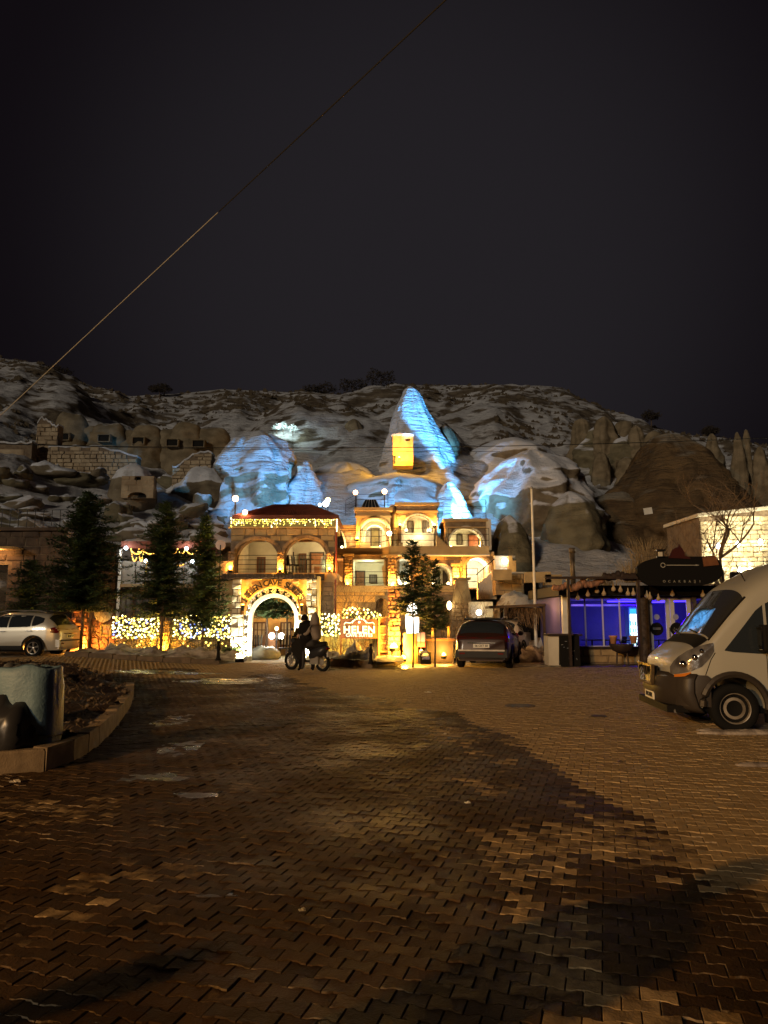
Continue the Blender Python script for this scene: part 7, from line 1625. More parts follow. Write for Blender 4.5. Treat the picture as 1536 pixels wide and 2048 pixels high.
# u runs from the nose (negative) to the tail
def suv(name, label, loc, rz, paint, txt, dark=True, rim=ALLOY, cat='car', rear_band=None):
    o = E(name, loc, label, cat, 'cars parked at the hotel front', rz)
    zt = [(-2.2, .62), (-2.17, .78), (-2.0, .93), (-1.5, 1.02), (-1.0, 1.08), (-.85, 1.12), (-.15, 1.53), (.1, 1.60), (.8, 1.63), (1.5, 1.60), (1.75, 1.56), (2.0, 1.32), (2.12, 1.12), (2.19, 1.02), (2.24, .92)]
    pl = [(-2.2, .62), (-2.15, .76), (-2.0, .88), (-1.7, .96), (-1.2, 1.0), (1.3, 1.0), (1.8, .975), (2.05, .93), (2.17, .885), (2.24, .82)]
    c = Car(zt, pl, .92, [(-2.2, .60), (-1.9, .86), (-.9, .97), (1.6, 1.03), (2.24, 1.0)], 1.63, tum=.17, n=3.2, zb=.26)
    us = lin(-2.2, -1.9, 6)+lin(-1.85, -.9, 8)+lin(-.85, 0, 8)+lin(.1, 1.7, 12)+lin(1.75, 2.24, 10)
    c.body(us, 'body', paint, o, [(-1.32, .35, .40), (1.36, .35, .40)])
    SK = mat('black_cladding', (.02, .02, .02), rough=.6)
    for sd in (-1, 1):
        c.patch([(u, .26, .42) for u in lin(-.95, .98, 10)], 'side_skirt', SK, o, .012, sd)
        c.patch([(-.62, 1.07, 1.12), (-.4, 1.06, 1.27), (-.1, 1.06, 1.44), (.1, 1.06, 1.49), (.34, 1.06, 1.50)], 'front_window', GLASSD, o, .005, sd)
        c.patch([(.39, 1.06, 1.50), (.7, 1.07, 1.50), (1.05, 1.08, 1.49), (1.2, 1.09, 1.48)], 'rear_window', GLASSD, o, .005, sd)
        c.patch([(1.25, 1.10, 1.47), (1.45, 1.14, 1.44), (1.66, 1.24, 1.38)], 'quarter_window', GLASSD, o, .005, sd)
        c.patch([(1.95, .88, 1.04), (2.08, .86, 1.07), (2.16, .86, 1.04), (2.21, .88, .99)], 'tail_lamp', REDL, o, .012, sd)
        c.patch([(-2.12, .66, .74), (-1.98, .70, .84), (-1.75, .76, .88)], 'headlight', LENS, o, .01, sd)
        for u, z in ((-.0, .92), (.98, .94)): MB().box((u+.2, sd*-.0+sd*.94, z), (.2, .035, .03)).build('door_handle', CHROME, o, local=True)
        MB().ball((-.72, sd*1.02, 1.10), .11, 10, 7, .8).build('mirror', paint, o, local=True, smooth=True)
        MB().tube([(-.2, sd*.60, 1.60), (.2, sd*.64, 1.67), (1.3, sd*.64, 1.66), (1.6, sd*.6, 1.60)], .018, 6).build('roof_rail', GREYM, o, local=True)
        for u in (-1.32, 1.36): # arch lips
            MB().tube([(u+.42*math.cos(t), sd*(.925 if u < 0 else .925), .35+.42*math.sin(t)) for t in lin(-.1, math.pi+.1, 14)], .028, 6).build('arch_lip', SK, o, local=True)
    c.top(-.82, -.2, lambda u: 1.42, lambda u: 2.58, 'windscreen', GLASSD, o); c.top(1.80, 2.10, 1.40, 2.60, 'rear_window', GLASSD, o, .007)
    MB().box((1.78, 0, 1.60), (.30, 1.20, .035), ry=.12).build('spoiler', paint if not dark else BLACK, o, local=True)
    for u in (-1.32, 1.36):
        for y in (-.80, .80): wheel(o, u, y, .34, .22, rim)
    # rear bumper and details
    b = MB(); b.box((2.22, 0, .50), (.16, 1.66, .26)); b.box((2.14, 0, .36), (.2, 1.5, .12)); b.build('rear_bumper', rear_band or SK, o, local=True)
    MB().box((2.31, 0, .60), (.03, 1.5, .05)).build('bumper_strip', GREYM if not rear_band else SK, o, local=True); MB().box((-2.19, 0, .5), (.14, 1.3, .3)).build('front_bumper', SK, o, local=True)
    MB().box((2.245, 0, .84), (.02, .9, .035)).build('tailgate_strip', CHROME, o, local=True)
    plate(o, (2.255, 0, .74), math.pi/2, txt)
    for sd in (-1, 1): MB().box((2.31, sd*.62, .50), (.02, .18, .05)).build('reflector', REDL, o, local=True)
    MB().bx(-.9, 1.0, -.7, .7, .2, .3).build('underside', BLACK, o, local=True)
    return o
BRN = mat('metallic_brown_paint', (.028, .011, .007), rough=.35, metal=.1, coat=.2)
SILV = mat('silver_beige_paint', (.46, .43, .36), rough=.3, metal=.25, coat=.6)
SILV2 = mat('pale_grey_paint', (.42, .42, .42), rough=.3, metal=.3, coat=.6)
g = Vector((3.72, 26.4, 0))
suv('parked_car', 'metallic brown suv seen from behind, parked at the hotel entrance', (g.x, g.y, 0), -math.pi/2-R(15), BRN, '06 CKT 50')
suv('parked_car', 'silver white suv with five spoke wheels parked at the left picture edge', (-13.75, 27.7, .24), R(-5), SILV, '50 AU 517', rear_band=SILV)
suv('parked_car', 'pale grey car half hidden behind the brown suv', (X(1018, 31), 31.2, 0), -math.pi/2-R(24), SILV2, '50 DF 112', rear_band=SILV2)

def van():
    # wheel centre of the near front wheel
    gw = G(1472, 1466); rz = math.atan2(-.10, .99)
    VP = mat('white_van_paint', (.33, .32, .27), rough=.38, coat=.4); SK = mat('dark_bumper_plastic', (.035, .028, .022), rough=.45)
    L = 5.6; Wd = 1.02
    cw = Vector((gw.x, gw.y, 0)); ux = Vector((math.cos(rz), math.sin(rz), 0)); uy = Vector((-math.sin(rz), math.cos(rz), 0))
    base = cw+uy*(Wd-.06)
    o = E('white_van', base, 'white high roofed passenger van with dark bumper parked at the right picture edge', 'van', None, rz)
    zt = [(-1.02, .92), (-1.0, .98), (-.92, 1.05), (-.8, 1.13), (-.6, 1.24), (-.42, 1.33), (-.36, 1.37), (.0, 1.78), (.22, 2.03), (.30, 2.11), (.5, 2.24), (.8, 2.40), (1.1, 2.50), (1.5, 2.54), (4.6, 2.54)]
    pl = [(-1.02, .50), (-1.0, .62), (-.95, .74), (-.85, .85), (-.7, .92), (-.5, .965), (-.2, .99), (.2, 1), (4.6, 1)]
    zs = [(-1.02, .86), (-.8, .98), (-.5, 1.10), (-.36, 1.18), (.0, 1.45), (.3, 1.75), (.8, 1.95), (1.2, 2.0), (4.6, 2.0)]
    c = Car(zt, pl, Wd, zs, 2.54, tum=.10, n=3.2, zb=.34, tuck=.97); c.sq = .80
    us = lin(-1.02, -.7, 8)+lin(-.65, -.38, 6)+lin(-.34, .32, 10)+lin(.4, 1.2, 8)+lin(1.4, 4.6, 10)
    c.body(us, 'body', VP, o, [(0, .36, .43), (3.45, .36, .43)])
    # windscreen: follows the sloping front, sides close to the pillars
    c.top(-.34, .235, lambda u: 1.28, lambda u: 2.72, 'windscreen', mat('van_windscreen', (.03, .03, .028), rough=.04, spec=.8, coat=.3), o, .008, 14, 18)
    c.top(-.60, -.36, 1.30, 2.70, 'cowl', BLACK, o, .008, 4, 12)
    for sd in (-1, 1):
        c.patch([(-.12, 1.15, 1.16), (.02, 1.13, 1.30), (.2, 1.12, 1.52), (.36, 1.11, 1.72), (.46, 1.11, 1.80)], 'quarter_window', GLASSD, o, .006, sd)
        c.patch([(.50, 1.10, 1.82), (.7, 1.10, 1.93), (1.0, 1.12, 1.95), (1.25, 1.14, 1.95)], 'door_window', GLASSD, o, .006, sd)
        for a, b in ((1.5, 2.45), (2.55, 3.5), (3.6, 4.4)): c.patch([(a, 1.2, 1.92), ((a+b)/2, 1.2, 1.94), (b, 1.2, 1.92)], 'side_window', GLASSD, o, .006, sd)
        # headlight wraps the corner
        c.patch([(-.97, .80, .90), (-.92, .80, .98), (-.84, .82, 1.05), (-.7, .85, 1.13), (-.52, .92, 1.20), (-.38, 1.04, 1.24), (-.30, 1.14, 1.26)], 'headlight', LENS, o, .014, sd)
        for i, (u, z) in enumerate(((-.80, .95), (-.62, 1.05), (-.50, 1.14))):
            a = c.a_of(u, z); p = c.P(u, a)+c.N(u, a)*.018; MB().ball((p.x, p.y*(-sd if sd > 0 else 1), p.z), (.055, .045, .035)[i], 10, 6).build('lamp_reflector', CHROME, o, local=True, smooth=True)
        c.patch([(-.93, .76, .795), (-.85, .77, .81), (-.7, .79, .84)], 'indicator', mat('amber_indicator', (.5, .16, .02), rough=.2), o, .016, sd)
        # dark lower cladding and bumper side
        c.patch([(-1.0, .38, .70), (-.9, .36, .74), (-.75, .36, .77), (-.6, .36, .80), (-.45, .36, .80), (-.40, .36, .77)], 'bumper_side', SK, o, .03, sd)
        c.patch([(.45, .34, .62), (.8, .34, .58), (1.4, .34, .56), (2.4, .34, .56), (3.0, .34, .58)], 'side_cladding', SK, o, .015, sd)
        MB().tube([(.45*math.cos(t), sd*(Wd+.0), .36+.46*math.sin(t)) for t in lin(-.05, math.pi-.02, 18)], .05, 6).build('arch_lip', SK, o, local=True)
        # seams
        for pts in ([(-.47, .80), (-.36, 1.02), (-.28, 1.12)], [(.47, .62), (.47, .95), (.47, 1.10)], [(1.38, .56), (1.38, 1.2), (1.38, 1.95), (1.3, 2.0)]):
            q = []
            for u, z in pts: a = c.a_of(u, z); p = c.P(u, a)+c.N(u, a)*.002; q.append((p.x, p.y*(-sd if sd > 0 else 1), p.z))
            MB().tube(q, .006, 4).build('seam', BLACK, o, local=True)
        q = []
        for i in range(12): u = -.36+.62*i/11; a = 1.27; p = c.P(u, a)+c.N(u, a)*.004; q.append((p.x, p.y*(-1 if sd > 0 else 1)*1.0, p.z))
        MB().tube(q, .018, 5).build('pillar_trim', BLACK, o, local=True)
        # mirror: tall two part, chrome edged
        M_ = MB().box((.40, sd*1.20, 1.33), (.14, .20, .38)).build('mirror', BLACK, o, local=True)
        bv = M_.modifiers.new('b', 'BEVEL'); bv.width = .04; bv.segments = 3
        MB().box((.33, sd*1.20, 1.34), (.02, .15, .22)).build('mirror_cover', mat('mirror_chrome', (.75, .66, .5), rough=.12, metal=1), M_, local=True)
        MB().tube([(.322, sd*1.11, 1.18), (.322, sd*1.29, 1.18), (.322, sd*1.30, 1.49), (.322, sd*1.10, 1.49)], .012, 6).build('mirror_trim', CHROME, M_, local=True)
        MB().tube([(.42, sd*1.0, 1.25), (.42, sd*1.14, 1.27)], .03, 6).tube([(.42, sd*1.0, 1.42), (.42, sd*1.14, 1.42)], .025, 6).build('mirror_arm', BLACK, M_, local=True)
        MB().box((.70, sd*1.025, 1.03), (.20, .03, .035)).build('door_handle', BLACK, o, local=True)
        wheel(o, 0, sd*(Wd-.12), .34, .22, mat('dirty_steel_rim', (.38, .34, .28), (.2, .17, .13), .45, 6, metal=.5), steel=True); wheel(o, 3.45, sd*(Wd-.12), .34, .22, MATS['dirty_steel_rim'], steel=True)
    # nose: bumper, grille, emblem
    vs = []; nn = 16
    for i in range(nn+1):
        y = -.98+1.96*i/nn; f = abs(y)/1.02; back = .42*f**3.2
        for z, dx in ((.30, .10), (.36, .02), (.55, -.03), (.72, -.02), (.80, .03)): vs.append((-.87+back+dx, y, z))
    m_ = 5; mb = MB(); mb.add(vs, [(i*m_+k, (i+1)*m_+k, (i+1)*m_+k+1, i*m_+k+1) for i in range(nn) for k in range(m_-1)]); bo = mb.build('front_bumper', SK, o, smooth=True, local=True); sl = bo.modifiers.new('s', 'SOLIDIFY'); sl.thickness = .05; sl.offset = -1
    MB().prism([[(-.36, .60), (.36, .60), (.42, .92), (-.42, .92)], [(-.31, .64), (.31, .64), (.36, .88), (-.36, .88)]], 0, .05).build('grille_frame', CHROME, o, local=True, fix=True).matrix_local = Matrix.Translation((-.94, 0, 0)) @ Matrix.Rotation(math.pi/2, 4, 'Z') @ Matrix.Rotation(0, 4, 'X')
    g_ = MB().box((-.90, 0, .76), (.06, .68, .26)).build('grille', BLACK, o, local=True)
    for k in range(4): MB().box((-.935, 0, .67+.06*k), (.012, .62, .012)).build('grille_slat', SK, g_, local=True)
    MB().box((-.915, 0, .545), (.03, .75, .06)).build('air_intake', BLACK, o, local=True)
    MB().tube([(-.965, -.09, .88), (-.965, -.03, .76), (-.965, .03, .88), (-.965, .09, .80)], .018, 6).build('emblem', CHROME, o, local=True)
    plate(o, (-.93, 0, .44), -math.pi/2, '50 K 0471'); MB().tube([(-.78, -.85, .28), (-.86, -.4, .26), (-.86, .4, .26), (-.78, .85, .28)], .03, 6).build('lip', GREYM, o, local=True)
    MB().tube([(-.35, -.6, 1.40), (-.30, -.1, 1.44)], .014, 5).build('wiper', BLACK, o, local=True); MB().tube([(-.38, .1, 1.36), (-.32, .7, 1.42)], .014, 5).build('wiper', BLACK, o, local=True)
    MB().tube([(.42, -.55, 2.16), (.30, -.55, 2.42)], .008, 5).build('aerial', BLACK, o, local=True)
    MB().bx(-.9, 4.4, -.85, .85, .26, .36).build('underside', BLACK, o, local=True); MB().bx(.5, .62, -.9, -.7, .12, .36).build('mud_flap', BLACK, o, local=True)
van()

# ------------------------------------------------------------------ motorbike and people
def skin_person(o, name, pts, edges, m, root=0, sub=2):
    me = bpy.data.meshes.new(name); me.from_pydata([p[0] for p in pts], edges, []); me.materials.append(m)
    b = link(name, me, o); b.modifiers.new('skin', 'SKIN'); sk = me.skin_vertices[0].data
    for i, p in enumerate(pts): sk[i].radius = p[1] if isinstance(p[1], tuple) else (p[1], p[1]); sk[i].use_root = (i == root)
    s_ = b.modifiers.new('sub', 'SUBSURF'); s_.levels = sub; s_.render_levels = sub
    dg = bpy.context.evaluated_depsgraph_get(); dg.update(); m2 = bpy.data.meshes.new_from_object(b.evaluated_get(dg)); b.modifiers.clear(); b.data = m2
    m2.polygons.foreach_set('use_smooth', [True]*len(m2.polygons)); return b
def hand(o, c, d, m, s_=1.0):
    mb = MB(); c = Vector(c); d = Vector(d).normalized(); sd = d.cross(Vector((0, 1, 0)) if abs(d.y) < .9 else Vector((1, 0, 0))).normalized()
    mb.ball(c+d*.045, .042*s_, 8, 6)
    for k in range(4): q = c+d*.07+sd*(k-1.5)*.021; mb.tube([q, q+d*.035, q+d*.06+Vector((0, -.012, -.012))], [.010, .0095, .007], 6)
    q = c+d*.03+sd*.045; mb.tube([q, q+d*.03+sd*.02], [.011, .009], 6); return mb.build('hand', m, o, local=True, smooth=True)
BLKC = mat('black_coat', (.007, .006, .006), (.011, .010, .009), .85, 8, spec=.06)
def standing_person():
    g = G(612, 1342); g.y += 0
    o = E('person', g, 'person in black coat and trousers bending forward over the motorbike, legs apart', 'person', None, 0)
    V_ = Vector
    P_ = [(V_((0, 0, .88)), (.165, .12)), (V_((-.01, .03, 1.10)), (.175, .13)), (V_((-.03, .10, 1.32)), (.20, .15)), (V_((-.03, .18, 1.46)), (.16, .13)), (V_((-.06, .26, 1.55)), .06),
          (V_((-.13, .02, .80)), (.105, .11)), (V_((-.17, .05, .46)), .075), (V_((-.19, .0, .10)), .05), (V_((-.23, -.08, .04)), (.05, .035)),
          (V_((.13, .02, .80)), (.105, .11)), (V_((.19, .05, .46)), .075), (V_((.21, .0, .10)), .05), (V_((.22, -.08, .04)), (.05, .035)),
          (V_((-.19, .16, 1.42)), .085), (V_((-.24, .22, 1.16)), .062), (V_((-.26, .36, .98)), .045),
          (V_((.15, .16, 1.44)), .095), (V_((.24, .20, 1.18)), .068), (V_((.20, .36, 1.0)), .045)]
    Ed = [(0, 1), (1, 2), (2, 3), (3, 4), (0, 5), (5, 6), (6, 7), (7, 8), (0, 9), (9, 10), (10, 11), (11, 12), (3, 13), (13, 14), (14, 15), (3, 16), (16, 17), (17, 18)]
    skin_person(o, 'body', P_, Ed, BLKC)
    SKIN = mat('skin', (.42, .26, .18), rough=.6)
    hd = MB(); hd.ball((0, 0, 0), .105, 16, 12, 1.18); hd.v = [(x*.92-.10, y*1.1+.30, z+1.60) for x, y, z in hd.v]; hd.build('head', SKIN, o, local=True, smooth=True)
    hr = MB(); hr.ball((0, 0, 0), .118, 16, 12, 1.15); hr.v = [(x*.95-.10, y*1.1+.285, max(z, -.05)+1.615) for x, y, z in hr.v]; hr.build('hair', BLKC, o, local=True, smooth=True)
    fc = MB(); fc.lathe([(.012, 0), (.004, .03)], 6, (-.19, .34, 1.59)); 
    for s_ in (-1, 1): fc.ball((-.10+s_*.035, .405, 1.62), .012, 6, 4); fc.ball((-.10+s_*.10, .30, 1.60), .022, 6, 4, 1.4)
    fc.build('face_features', SKIN, o, local=True)
    cape = MB(); cape.lathe([(.20, -.10), (.19, .05), (.20, .3), (.215, .45), (.19, .58), (.10, .66)], 18, (0, 0, 0)); cape.v = [(x*1.05-.03*(z > .3), y*.72+.04+max(0, z-.1)*.28, z+.86) for x, y, z in cape.v]
    cape.build('coat', BLKC, o, local=True, smooth=True)
    hand(o, (-.26, .38, .96), (0, .6, -.4), SKIN); hand(o, (.20, .38, .98), (0, .6, -.4), SKIN)
    MB().box((-.215, .0, 1.10), (.012, .10, .02)).box((-.222, .02, 1.03), (.01, .03, .1)).build('jacket_badge', mat('grey_reflector', (.5, .5, .5), rough=.3), o, local=True)
standing_person()
def motorbike():
    gr = G(645, 1344); gf = G(580, 1338); d = (gf-gr); d.z = 0
    # heading left and away
    L = 1.32; dirv = Vector((-.80, .60, 0)); rz = math.atan2(dirv.y, dirv.x); c = Vector((gr.x-.02, gr.y+.25, 0))+dirv*L/2
    o = E('motorbike', c, 'dark scooter style motorbike turned to the left in front of the gate', 'motorbike', None, rz)
    DK = mat('dark_bike_plastic', (.02, .02, .022), rough=.35)
    for u in (-L/2, L/2):
        w = bpy.data.objects.new('wheel', None); col.objects.link(w); w.parent = o; w.location = (u, 0, .28); r = .28
        pts = [(r*.86*math.cos(t), 0, r*.86*math.sin(t)) for t in lin(0, 2*math.pi, 28)]; MB().tube(pts, .055, 8, cap=False).build('tyre', RUBBER, w, local=True, smooth=True)
        mb = MB(); mb.tube([(r*.66*math.cos(t), 0, r*.66*math.sin(t)) for t in lin(0, 2*math.pi, 24)], .016, 6, cap=False)
        for k in range(6): t = k*math.pi/3; mb.tube([(0, 0, 0), (r*.66*math.cos(t), 0, r*.66*math.sin(t))], .012, 5)
        mb.lathe([(.05, -.04), (.05, .04)], 12, axis='Y'); mb.lathe([(.10, .035), (.10, .042)], 16, axis='Y'); mb.build('rim', GREYM, w, local=True)
    MB().tube([(L/2, .07, .28), (L/2-.16, .07, .72)], .022, 6).tube([(L/2, -.07, .28), (L/2-.16, -.07, .72)], .022, 6).build('fork', GREYM, o, local=True)
    MB().tube([(L/2+.14, 0, .57), (L/2+.04, 0, .63), (L/2-.16, 0, .58), (L/2-.24, 0, .5)], [.05, .09, .09, .05], 10).build('front_mudguard', DK, o, local=True, smooth=True)
    mb = MB(); L_ = [(.22, .30), (.34, .34), (.52, .95), (.44, 1.05), (.34, .92), (.24, .5)]; mb.prism([L_], -.20, .20); mb.build('leg_shield', DK, o, local=True, fix=True)
    MB().prism([[(.44, 1.0), (.50, .98), (.34, 1.32), (.31, 1.32)]], -.17, .17).build('windshield', mat('smoked_screen', (.03, .03, .03), rough=.1, spec=.8), o, local=True, fix=True)
    MB().tube([(.30, -.36, 1.06), (.38, -.2, 1.03), (.40, 0, 1.0), (.38, .2, 1.03), (.30, .36, 1.06)], .018, 6).build('handlebar', GREYM, o, local=True)
    for s_ in (-1, 1):
        MB().tube([(.31, s_*.26, 1.06), (.28, s_*.38, 1.06)], .024, 8).build('grip', RUBBER, o, local=True); MB().tube([(.36, s_*.24, 1.05), (.38, s_*.28, 1.24)], .008, 5).build('mirror_stem', GREYM, o, local=True)
        m_ = MB(); m_.ball((.38, s_*.29, 1.28), .06, 10, 6, .7); m_.build('mirror', DK, o, local=True, smooth=True)
    MB().ball((.52, 0, .88), .09, 12, 8).build('headlight', CHROME, o, local=True, smooth=True)
    MB().bx(-.25, .28, -.14, .14, .26, .34).build('footboard', DK, o, local=True)
    MB().tube([(-.2, 0, .42), (-.38, 0, .52), (-.62, 0, .62), (-.86, 0, .74)], [.14, .19, .17, .07], 12).build('tail_body', DK, o, local=True, smooth=True)
    MB().tube([(-.02, 0, .70), (-.2, 0, .76), (-.5, 0, .77), (-.8, 0, .84)], [.08, .12, .13, .08], 10).build('seat', BLACK, o, local=True, smooth=True)
    MB().box((-.40, 0, .33), (.36, .26, .24)).build('engine', GREYM, o, local=True); MB().tube([(-.2, -.15, .28), (-.5, -.19, .26), (-.85, -.2, .36)], [.03, .045, .05], 8).build('exhaust', CHROME, o, local=True)
    MB().box((-.88, 0, .70), (.03, .16, .06)).build('tail_lamp', REDL, o, local=True); MB().box((-.93, 0, .52), (.02, .2, .14)).build('number_plate', PLATE, o, local=True)
    MB().tube([(-.05, .12, .3), (-.12, .26, .02)], .012, 5).build('stand', GREYM, o, local=True)
    # rider in a grey hood
    ctr = c-dirv*.42
    q = E('person', (ctr.x, ctr.y, .0), 'person in a grey hooded jacket sitting on the motorbike', 'person', None, rz); V_ = Vector
    GH = mat('grey_hooded_jacket', (.20, .165, .135), (.16, .13, .11), .85, 6); TR = mat('dark_trousers', (.03, .027, .025), rough=.8)
    P_ = [(V_((0, 0, .92)), (.16, .15)), (V_((.02, 0, 1.12)), (.16, .15)), (V_((.06, 0, 1.34)), (.15, .17)), (V_((.09, 0, 1.46)), .065), (V_((.05, -.20, 1.36)), .075), (V_((.22, -.24, 1.14)), .058), (V_((.48, -.26, 1.10)), .04), (V_((.05, .20, 1.36)), .075), (V_((.22, .24, 1.14)), .058), (V_((.48, .26, 1.10)), .04)]
    skin_person(q, 'body', P_, [(0, 1), (1, 2), (2, 3), (2, 4), (4, 5), (5, 6), (2, 7), (7, 8), (8, 9)], GH)
    P2 = [(V_((0, 0, .88)), (.15, .14)), (V_((.12, -.14, .84)), .10), (V_((.40, -.20, .74)), .08), (V_((.34, -.24, .38)), .055), (V_((.36, -.24, .07)), .045), (V_((.47, -.25, .05)), .04), (V_((.12, .14, .84)), .10), (V_((.40, .20, .74)), .08), (V_((.34, .24, .38)), .055), (V_((.36, .24, .10)), .045), (V_((.47, .25, .08)), .04)]
    skin_person(q, 'trousers', P2, [(0, 1), (1, 2), (2, 3), (3, 4), (4, 5), (0, 6), (6, 7), (7, 8), (8, 9), (9, 10)], TR)
    h = MB(); h.lathe([(.16, -.14), (.15, -.05), (.135, .05), (.10, .15), (.04, .24), (.005, .27)], 16, (.10, 0, 1.56)); h.build('hood', GH, q, local=True, smooth=True)
    f = MB(); f.ball((.17, 0, 1.57), .09, 12, 9, 1.2); f.build('head', mat('skin', (.42, .26, .18)), q, local=True, smooth=True)
    f = MB(); f.lathe([(.012, 0), (.004, .03)], 6, (.265, 0, 1.56)); f.ball((.25, .035, 1.60), .011, 6, 4); f.ball((.25, -.035, 1.60), .011, 6, 4); f.build('face_features', mat('skin', (.42, .26, .18)), q, local=True)
    for s_ in (-1, 1): hand(q, (.50, s_*.27, 1.10), (.6, 0, -.3), mat('skin', (.4, .26, .18)))
    # side bag hanging at the front
    bg_ = c+dirv*.20+Vector((-.05, -.30, 0)); b = E('carrier_bag', (bg_.x, bg_.y, .42), 'flat black bag hanging between the standing person and the front wheel', 'bag'); MB().prism([[(bg_.x-.26, .62), (bg_.x-.05, .36), (bg_.x+.16, .34), (bg_.x+.16, 1.0), (bg_.x-.08, 1.0), (bg_.x-.26, .82)]], bg_.y-.08, bg_.y+.08).build('bag', BLACK, b, fix=True)
    MB().tube([(bg_.x-.06, bg_.y, 1.0), (bg_.x, bg_.y, 1.12), (bg_.x+.1, bg_.y, 1.0)], .012, 5).build('handle', BLACK, b)
motorbike()
# two people outside the left of the picture whose long shadows fall into it
def bystander(loc, label, rz):
    o = E('person', loc, label, 'person', 'bystanders at the left of the viewpoint', rz); V_ = Vector
    P_ = [(V_((0, 0, .90)), (.19, .13)), (V_((0, 0, 1.12)), (.19, .13)), (V_((0, 0, 1.34)), (.21, .13)), (V_((0, 0, 1.48)), .06), (V_((-.13, 0, .80)), .10), (V_((-.17, .02, .45)), .075), (V_((-.20, 0, .08)), .05), (V_((-.20, .12, .05)), .045), (V_((.13, 0, .80)), .10), (V_((.17, .02, .45)), .075), (V_((.20, 0, .08)), .05), (V_((.20, .12, .05)), .045),
          (V_((-.24, 0, 1.36)), .08), (V_((-.30, .10, 1.12)), .06), (V_((-.22, .26, 1.28)), .045), (V_((.24, 0, 1.36)), .08), (V_((.30, .10, 1.12)), .06), (V_((.20, .26, 1.28)), .045)]
    skin_person(o, 'body', P_, [(0, 1), (1, 2), (2, 3), (0, 4), (4, 5), (5, 6), (6, 7), (0, 8), (8, 9), (9, 10), (10, 11), (2, 12), (12, 13), (13, 14), (2, 15), (15, 16), (16, 17)], BLKC)
    MB().lathe([(.30, .55), (.26, .85), (.22, 1.1), (.24, 1.35), (.12, 1.48)], 16).build('coat', BLKC, o, local=True, smooth=True)
    h = MB(); h.ball((0, .02, 1.62), .11, 14, 10, 1.2); h.build('head', mat('skin', (.42, .26, .18)), o, local=True, smooth=True); h = MB(); h.ball((0, -.01, 1.65), .12, 14, 10, 1.1); h.build('hair', BLKC, o, local=True, smooth=True)
    f = MB(); f.lathe([(.012, 0), (.004, .03)], 6, (0, .14, 1.60)); f.ball((.035, .125, 1.64), .011, 6, 4); f.ball((-.035, .125, 1.64), .011, 6, 4); f.build('face_features', mat('skin', (.42, .26, .18)), o, local=True)
    for s_ in (-1, 1): hand(o, (s_*.20, .27, 1.30), (-s_*.5, .3, .6), mat('skin', (.4, .26, .18)))
bystander((-2.35, 1.15, 0), 'person in a long dark coat whose shadow falls across the near pavers', -.9)
bystander((-5.0, .1, 0), 'second person in a dark coat whose faint shadow ends at the lower left', -.8)
def street_lamp(p, label, energy, aim, color, spot=150):
    p = Vector(p); o = E('street_lamp', (p.x, p.y, 0), label, 'street lamp', 'street lamps behind the viewpoint'); d = (Vector((aim[0], aim[1], 0))-Vector((p.x, p.y, 0))).normalized()
    MB().tube([(p.x-d.x*1.2, p.y-d.y*1.2, 0), (p.x-d.x*1.2, p.y-d.y*1.2, p.z-.3), (p.x-d.x*.9, p.y-d.y*.9, p.z+.1), (p.x, p.y, p.z+.12)], [.09, .07, .05, .04], 8).build('pole', GREYM, o)
    MB().box(p+Vector((0, 0, .10)), (.5, .3, .12)).build('lamp_head', GREYM, o); MB().box(p+Vector((0, 0, .03)), (.4, .22, .02)).build('glass', emis('sodium_glass', (1, .6, .25), 20), o)
    lamp('glow', p+Vector((0, 0, -.05)), energy, color, o, 'SPOT', .16, aim, spot, 1.0)
street_lamp((-19.5, -13.1, 8.0), 'sodium street lamp far behind on the left lighting the forecourt', 11500, (4, 20, 0), (1.0, .50, .13), 66)

# ------------------------------------------------------------------ street litter, covers, snow, cables
MH = mat('rusty_cover', (.09, .06, .04), (.04, .03, .02), .6, 8)
for px, py, lab in [(1040, 1412, 'dark round manhole cover in the dry paving, farther one'), (1197, 1433, 'small dark drain cover in the dry paving, nearer one')]:
    g = G(px, py); MB().lathe([(.28 if px < 1100 else .13, -.02), (.28 if px < 1100 else .13, .008), (.24 if px < 1100 else .1, .012)], 24, g+Vector((0, 0, .004))).thing('drain_cover', MH, lab, 'drain cover', group='covers in the paving')
for px, py, w, lab, m_ in [(856, 1386, .14, 'white scrap of paper on the paving before the parked cars', WHITEM), (935, 1609, .05, 'tiny pale blue scrap on the wet paving', WHITEM), (30, 1566, .10, 'pale flat scrap by the island kerb', PALE), (1240, 1526, .05, 'brown dry leaf on the dry paving', MH), (604, 1826, .035, 'glinting ice chip in a paving gap', SNOW), (890, 1470, .04, 'crumpled wrapper on the paving at the damp edge', PALE)]:
    g = G(px, py); mb = MB(); mb.box((g.x, g.y, g.z+.016), (w, w*.6, .006), rz=.4, ry=.06); mb.box((g.x+w*.2, g.y, g.z+.022), (w*.5, w*.5, .006), rz=.9, rx=.3); mb.thing('scrap', m_, lab, 'litter', group='small litter on the paving')
WET = mat('standing_melt_water', (.022, .015, .009), (.035, .024, .014), .16, 3.0, .006, 22, spec=.35, rough2=.45)
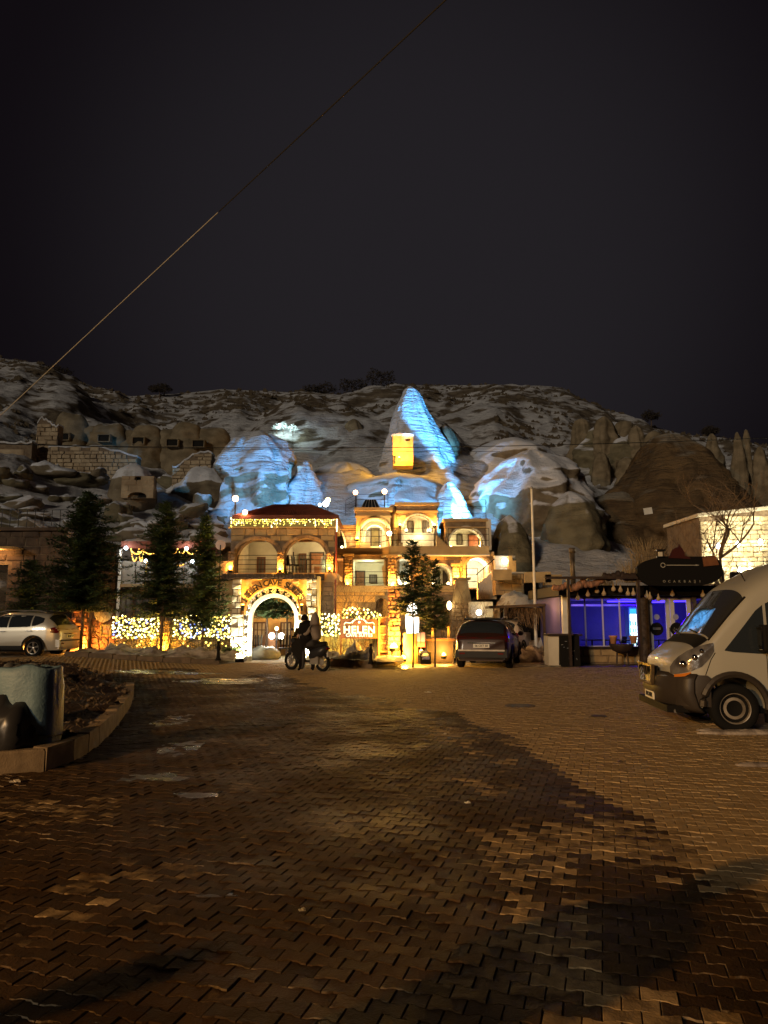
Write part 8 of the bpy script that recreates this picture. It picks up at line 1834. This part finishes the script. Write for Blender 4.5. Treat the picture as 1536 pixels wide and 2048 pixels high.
def puddle(px, py, rx, ry, seed):
    g = G(px, py); n = 40; pts = []
    for k in range(n):
        t = 2*math.pi*k/n; q = 1+.55*noise.noise(Vector((math.cos(t)*1.4, math.sin(t)*1.4, seed)))+.25*noise.noise(Vector((math.cos(t)*4, math.sin(t)*4, seed)))
        pts.append((g.x+rx*q*math.cos(t), g.y+ry*q*math.sin(t)))
    mb = MB(); mb.add([(x, y, gz(x, y)+.0015) for x, y in pts]+[(x, y, gz(x, y)-.02) for x, y in pts]+[(g.x, g.y, g.z+.002)], [(k, (k+1) % n, 2*n) for k in range(n)]+[(k, n+k, n+(k+1) % n, (k+1) % n) for k in range(n)])
    mb.struct('puddle', WET)
for a in [(452, 1362, 1.1, .9, 1), (330, 1345, 1.6, .5, 2), (360, 1495, .28, .5, 3), (300, 1556, .30, .22, 4), (345, 1440, .3, .7, 5), (395, 1590, .2, .12, 7), (600, 1835, .07, .03, 9), (430, 1790, .14, .03, 10)]: puddle(*a)
def lump(px, py, rx, ry, rz_, lab, seed, m_=SNOWD, n=24):
    g = G(px, py); mb = MB(); mb.ball((0, 0, 0), 1, n, 12)
    mb.v = [tuple(g+Vector((v[0]*rx*(1+.25*noise.noise(Vector((v[0]*3, v[1]*3, seed)))), v[1]*ry*(1+.3*noise.noise(Vector((v[0]*4, 2, seed)))), max(-.01, v[2]*rz_*(.7+.8*abs(noise.noise(Vector((v[0]*5, v[1]*4, seed)))))+rz_*.3)))) for v in mb.v]
    mb.thing('snow_lump', m_, lab, 'snow', group='dirty snow ridges near the van', smooth=True)
lump(1495, 1468, .72, .10, .05, 'long thin ridge of dirty snow just before the van front wheel', 3); lump(1515, 1532, .24, .06, .035, 'short dirty snow ridge near the right picture edge', 5); lump(1420, 1462, .2, .05, .03, 'small crumbled snow at the left end of the van ridge', 8)
def cable(pts, r, m_, label, name='cable', group=None, n=30, sag=0.0):
    a, b = Vector(pts[0]), Vector(pts[-1]); q = [a+(b-a)*i/n-Vector((0, 0, sag*4*(i/n)*(1-i/n))) for i in range(n+1)]
    MB().tube(q, r, 6).thing(name, m_, label, 'cable', loc=a, group=group)
CW = mat('black_cable', (.008, .008, .008), rough=.6)
cable([W(-120, 884, 31), W(1700, 868, 31)], .016, CW, 'upper black cable strung across the whole view before the hill', 'overhead_cable', 'overhead cables across the hill', sag=.42)
cable([W(-120, 884.5, 30), W(1000, 903, 31.5)], .011, CW, 'lower thinner black cable dipping below the upper one', 'overhead_cable', 'overhead cables across the hill', sag=.1)
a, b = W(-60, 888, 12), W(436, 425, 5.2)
cable([a, b], [.0085-.004*i/30 for i in range(31)], mat('lamplit_cable_tone', (.26, .27, .28), (.18, .19, .2), .6, 20), 'pale cable stretch, coloured as if lamplit, rising from the left edge into the dark sky', 'overhead_cable'); c_ = b+(b-a)*.62  # lamplight on this stretch is painted in as a pale colour
cable([b+(b-a).normalized()*.02, c_], .0045, CW, 'black continuation of the rising cable, coloured as unlit, against the night sky', 'overhead_cable')  # same cable beyond the lamplight, its darkness painted as black
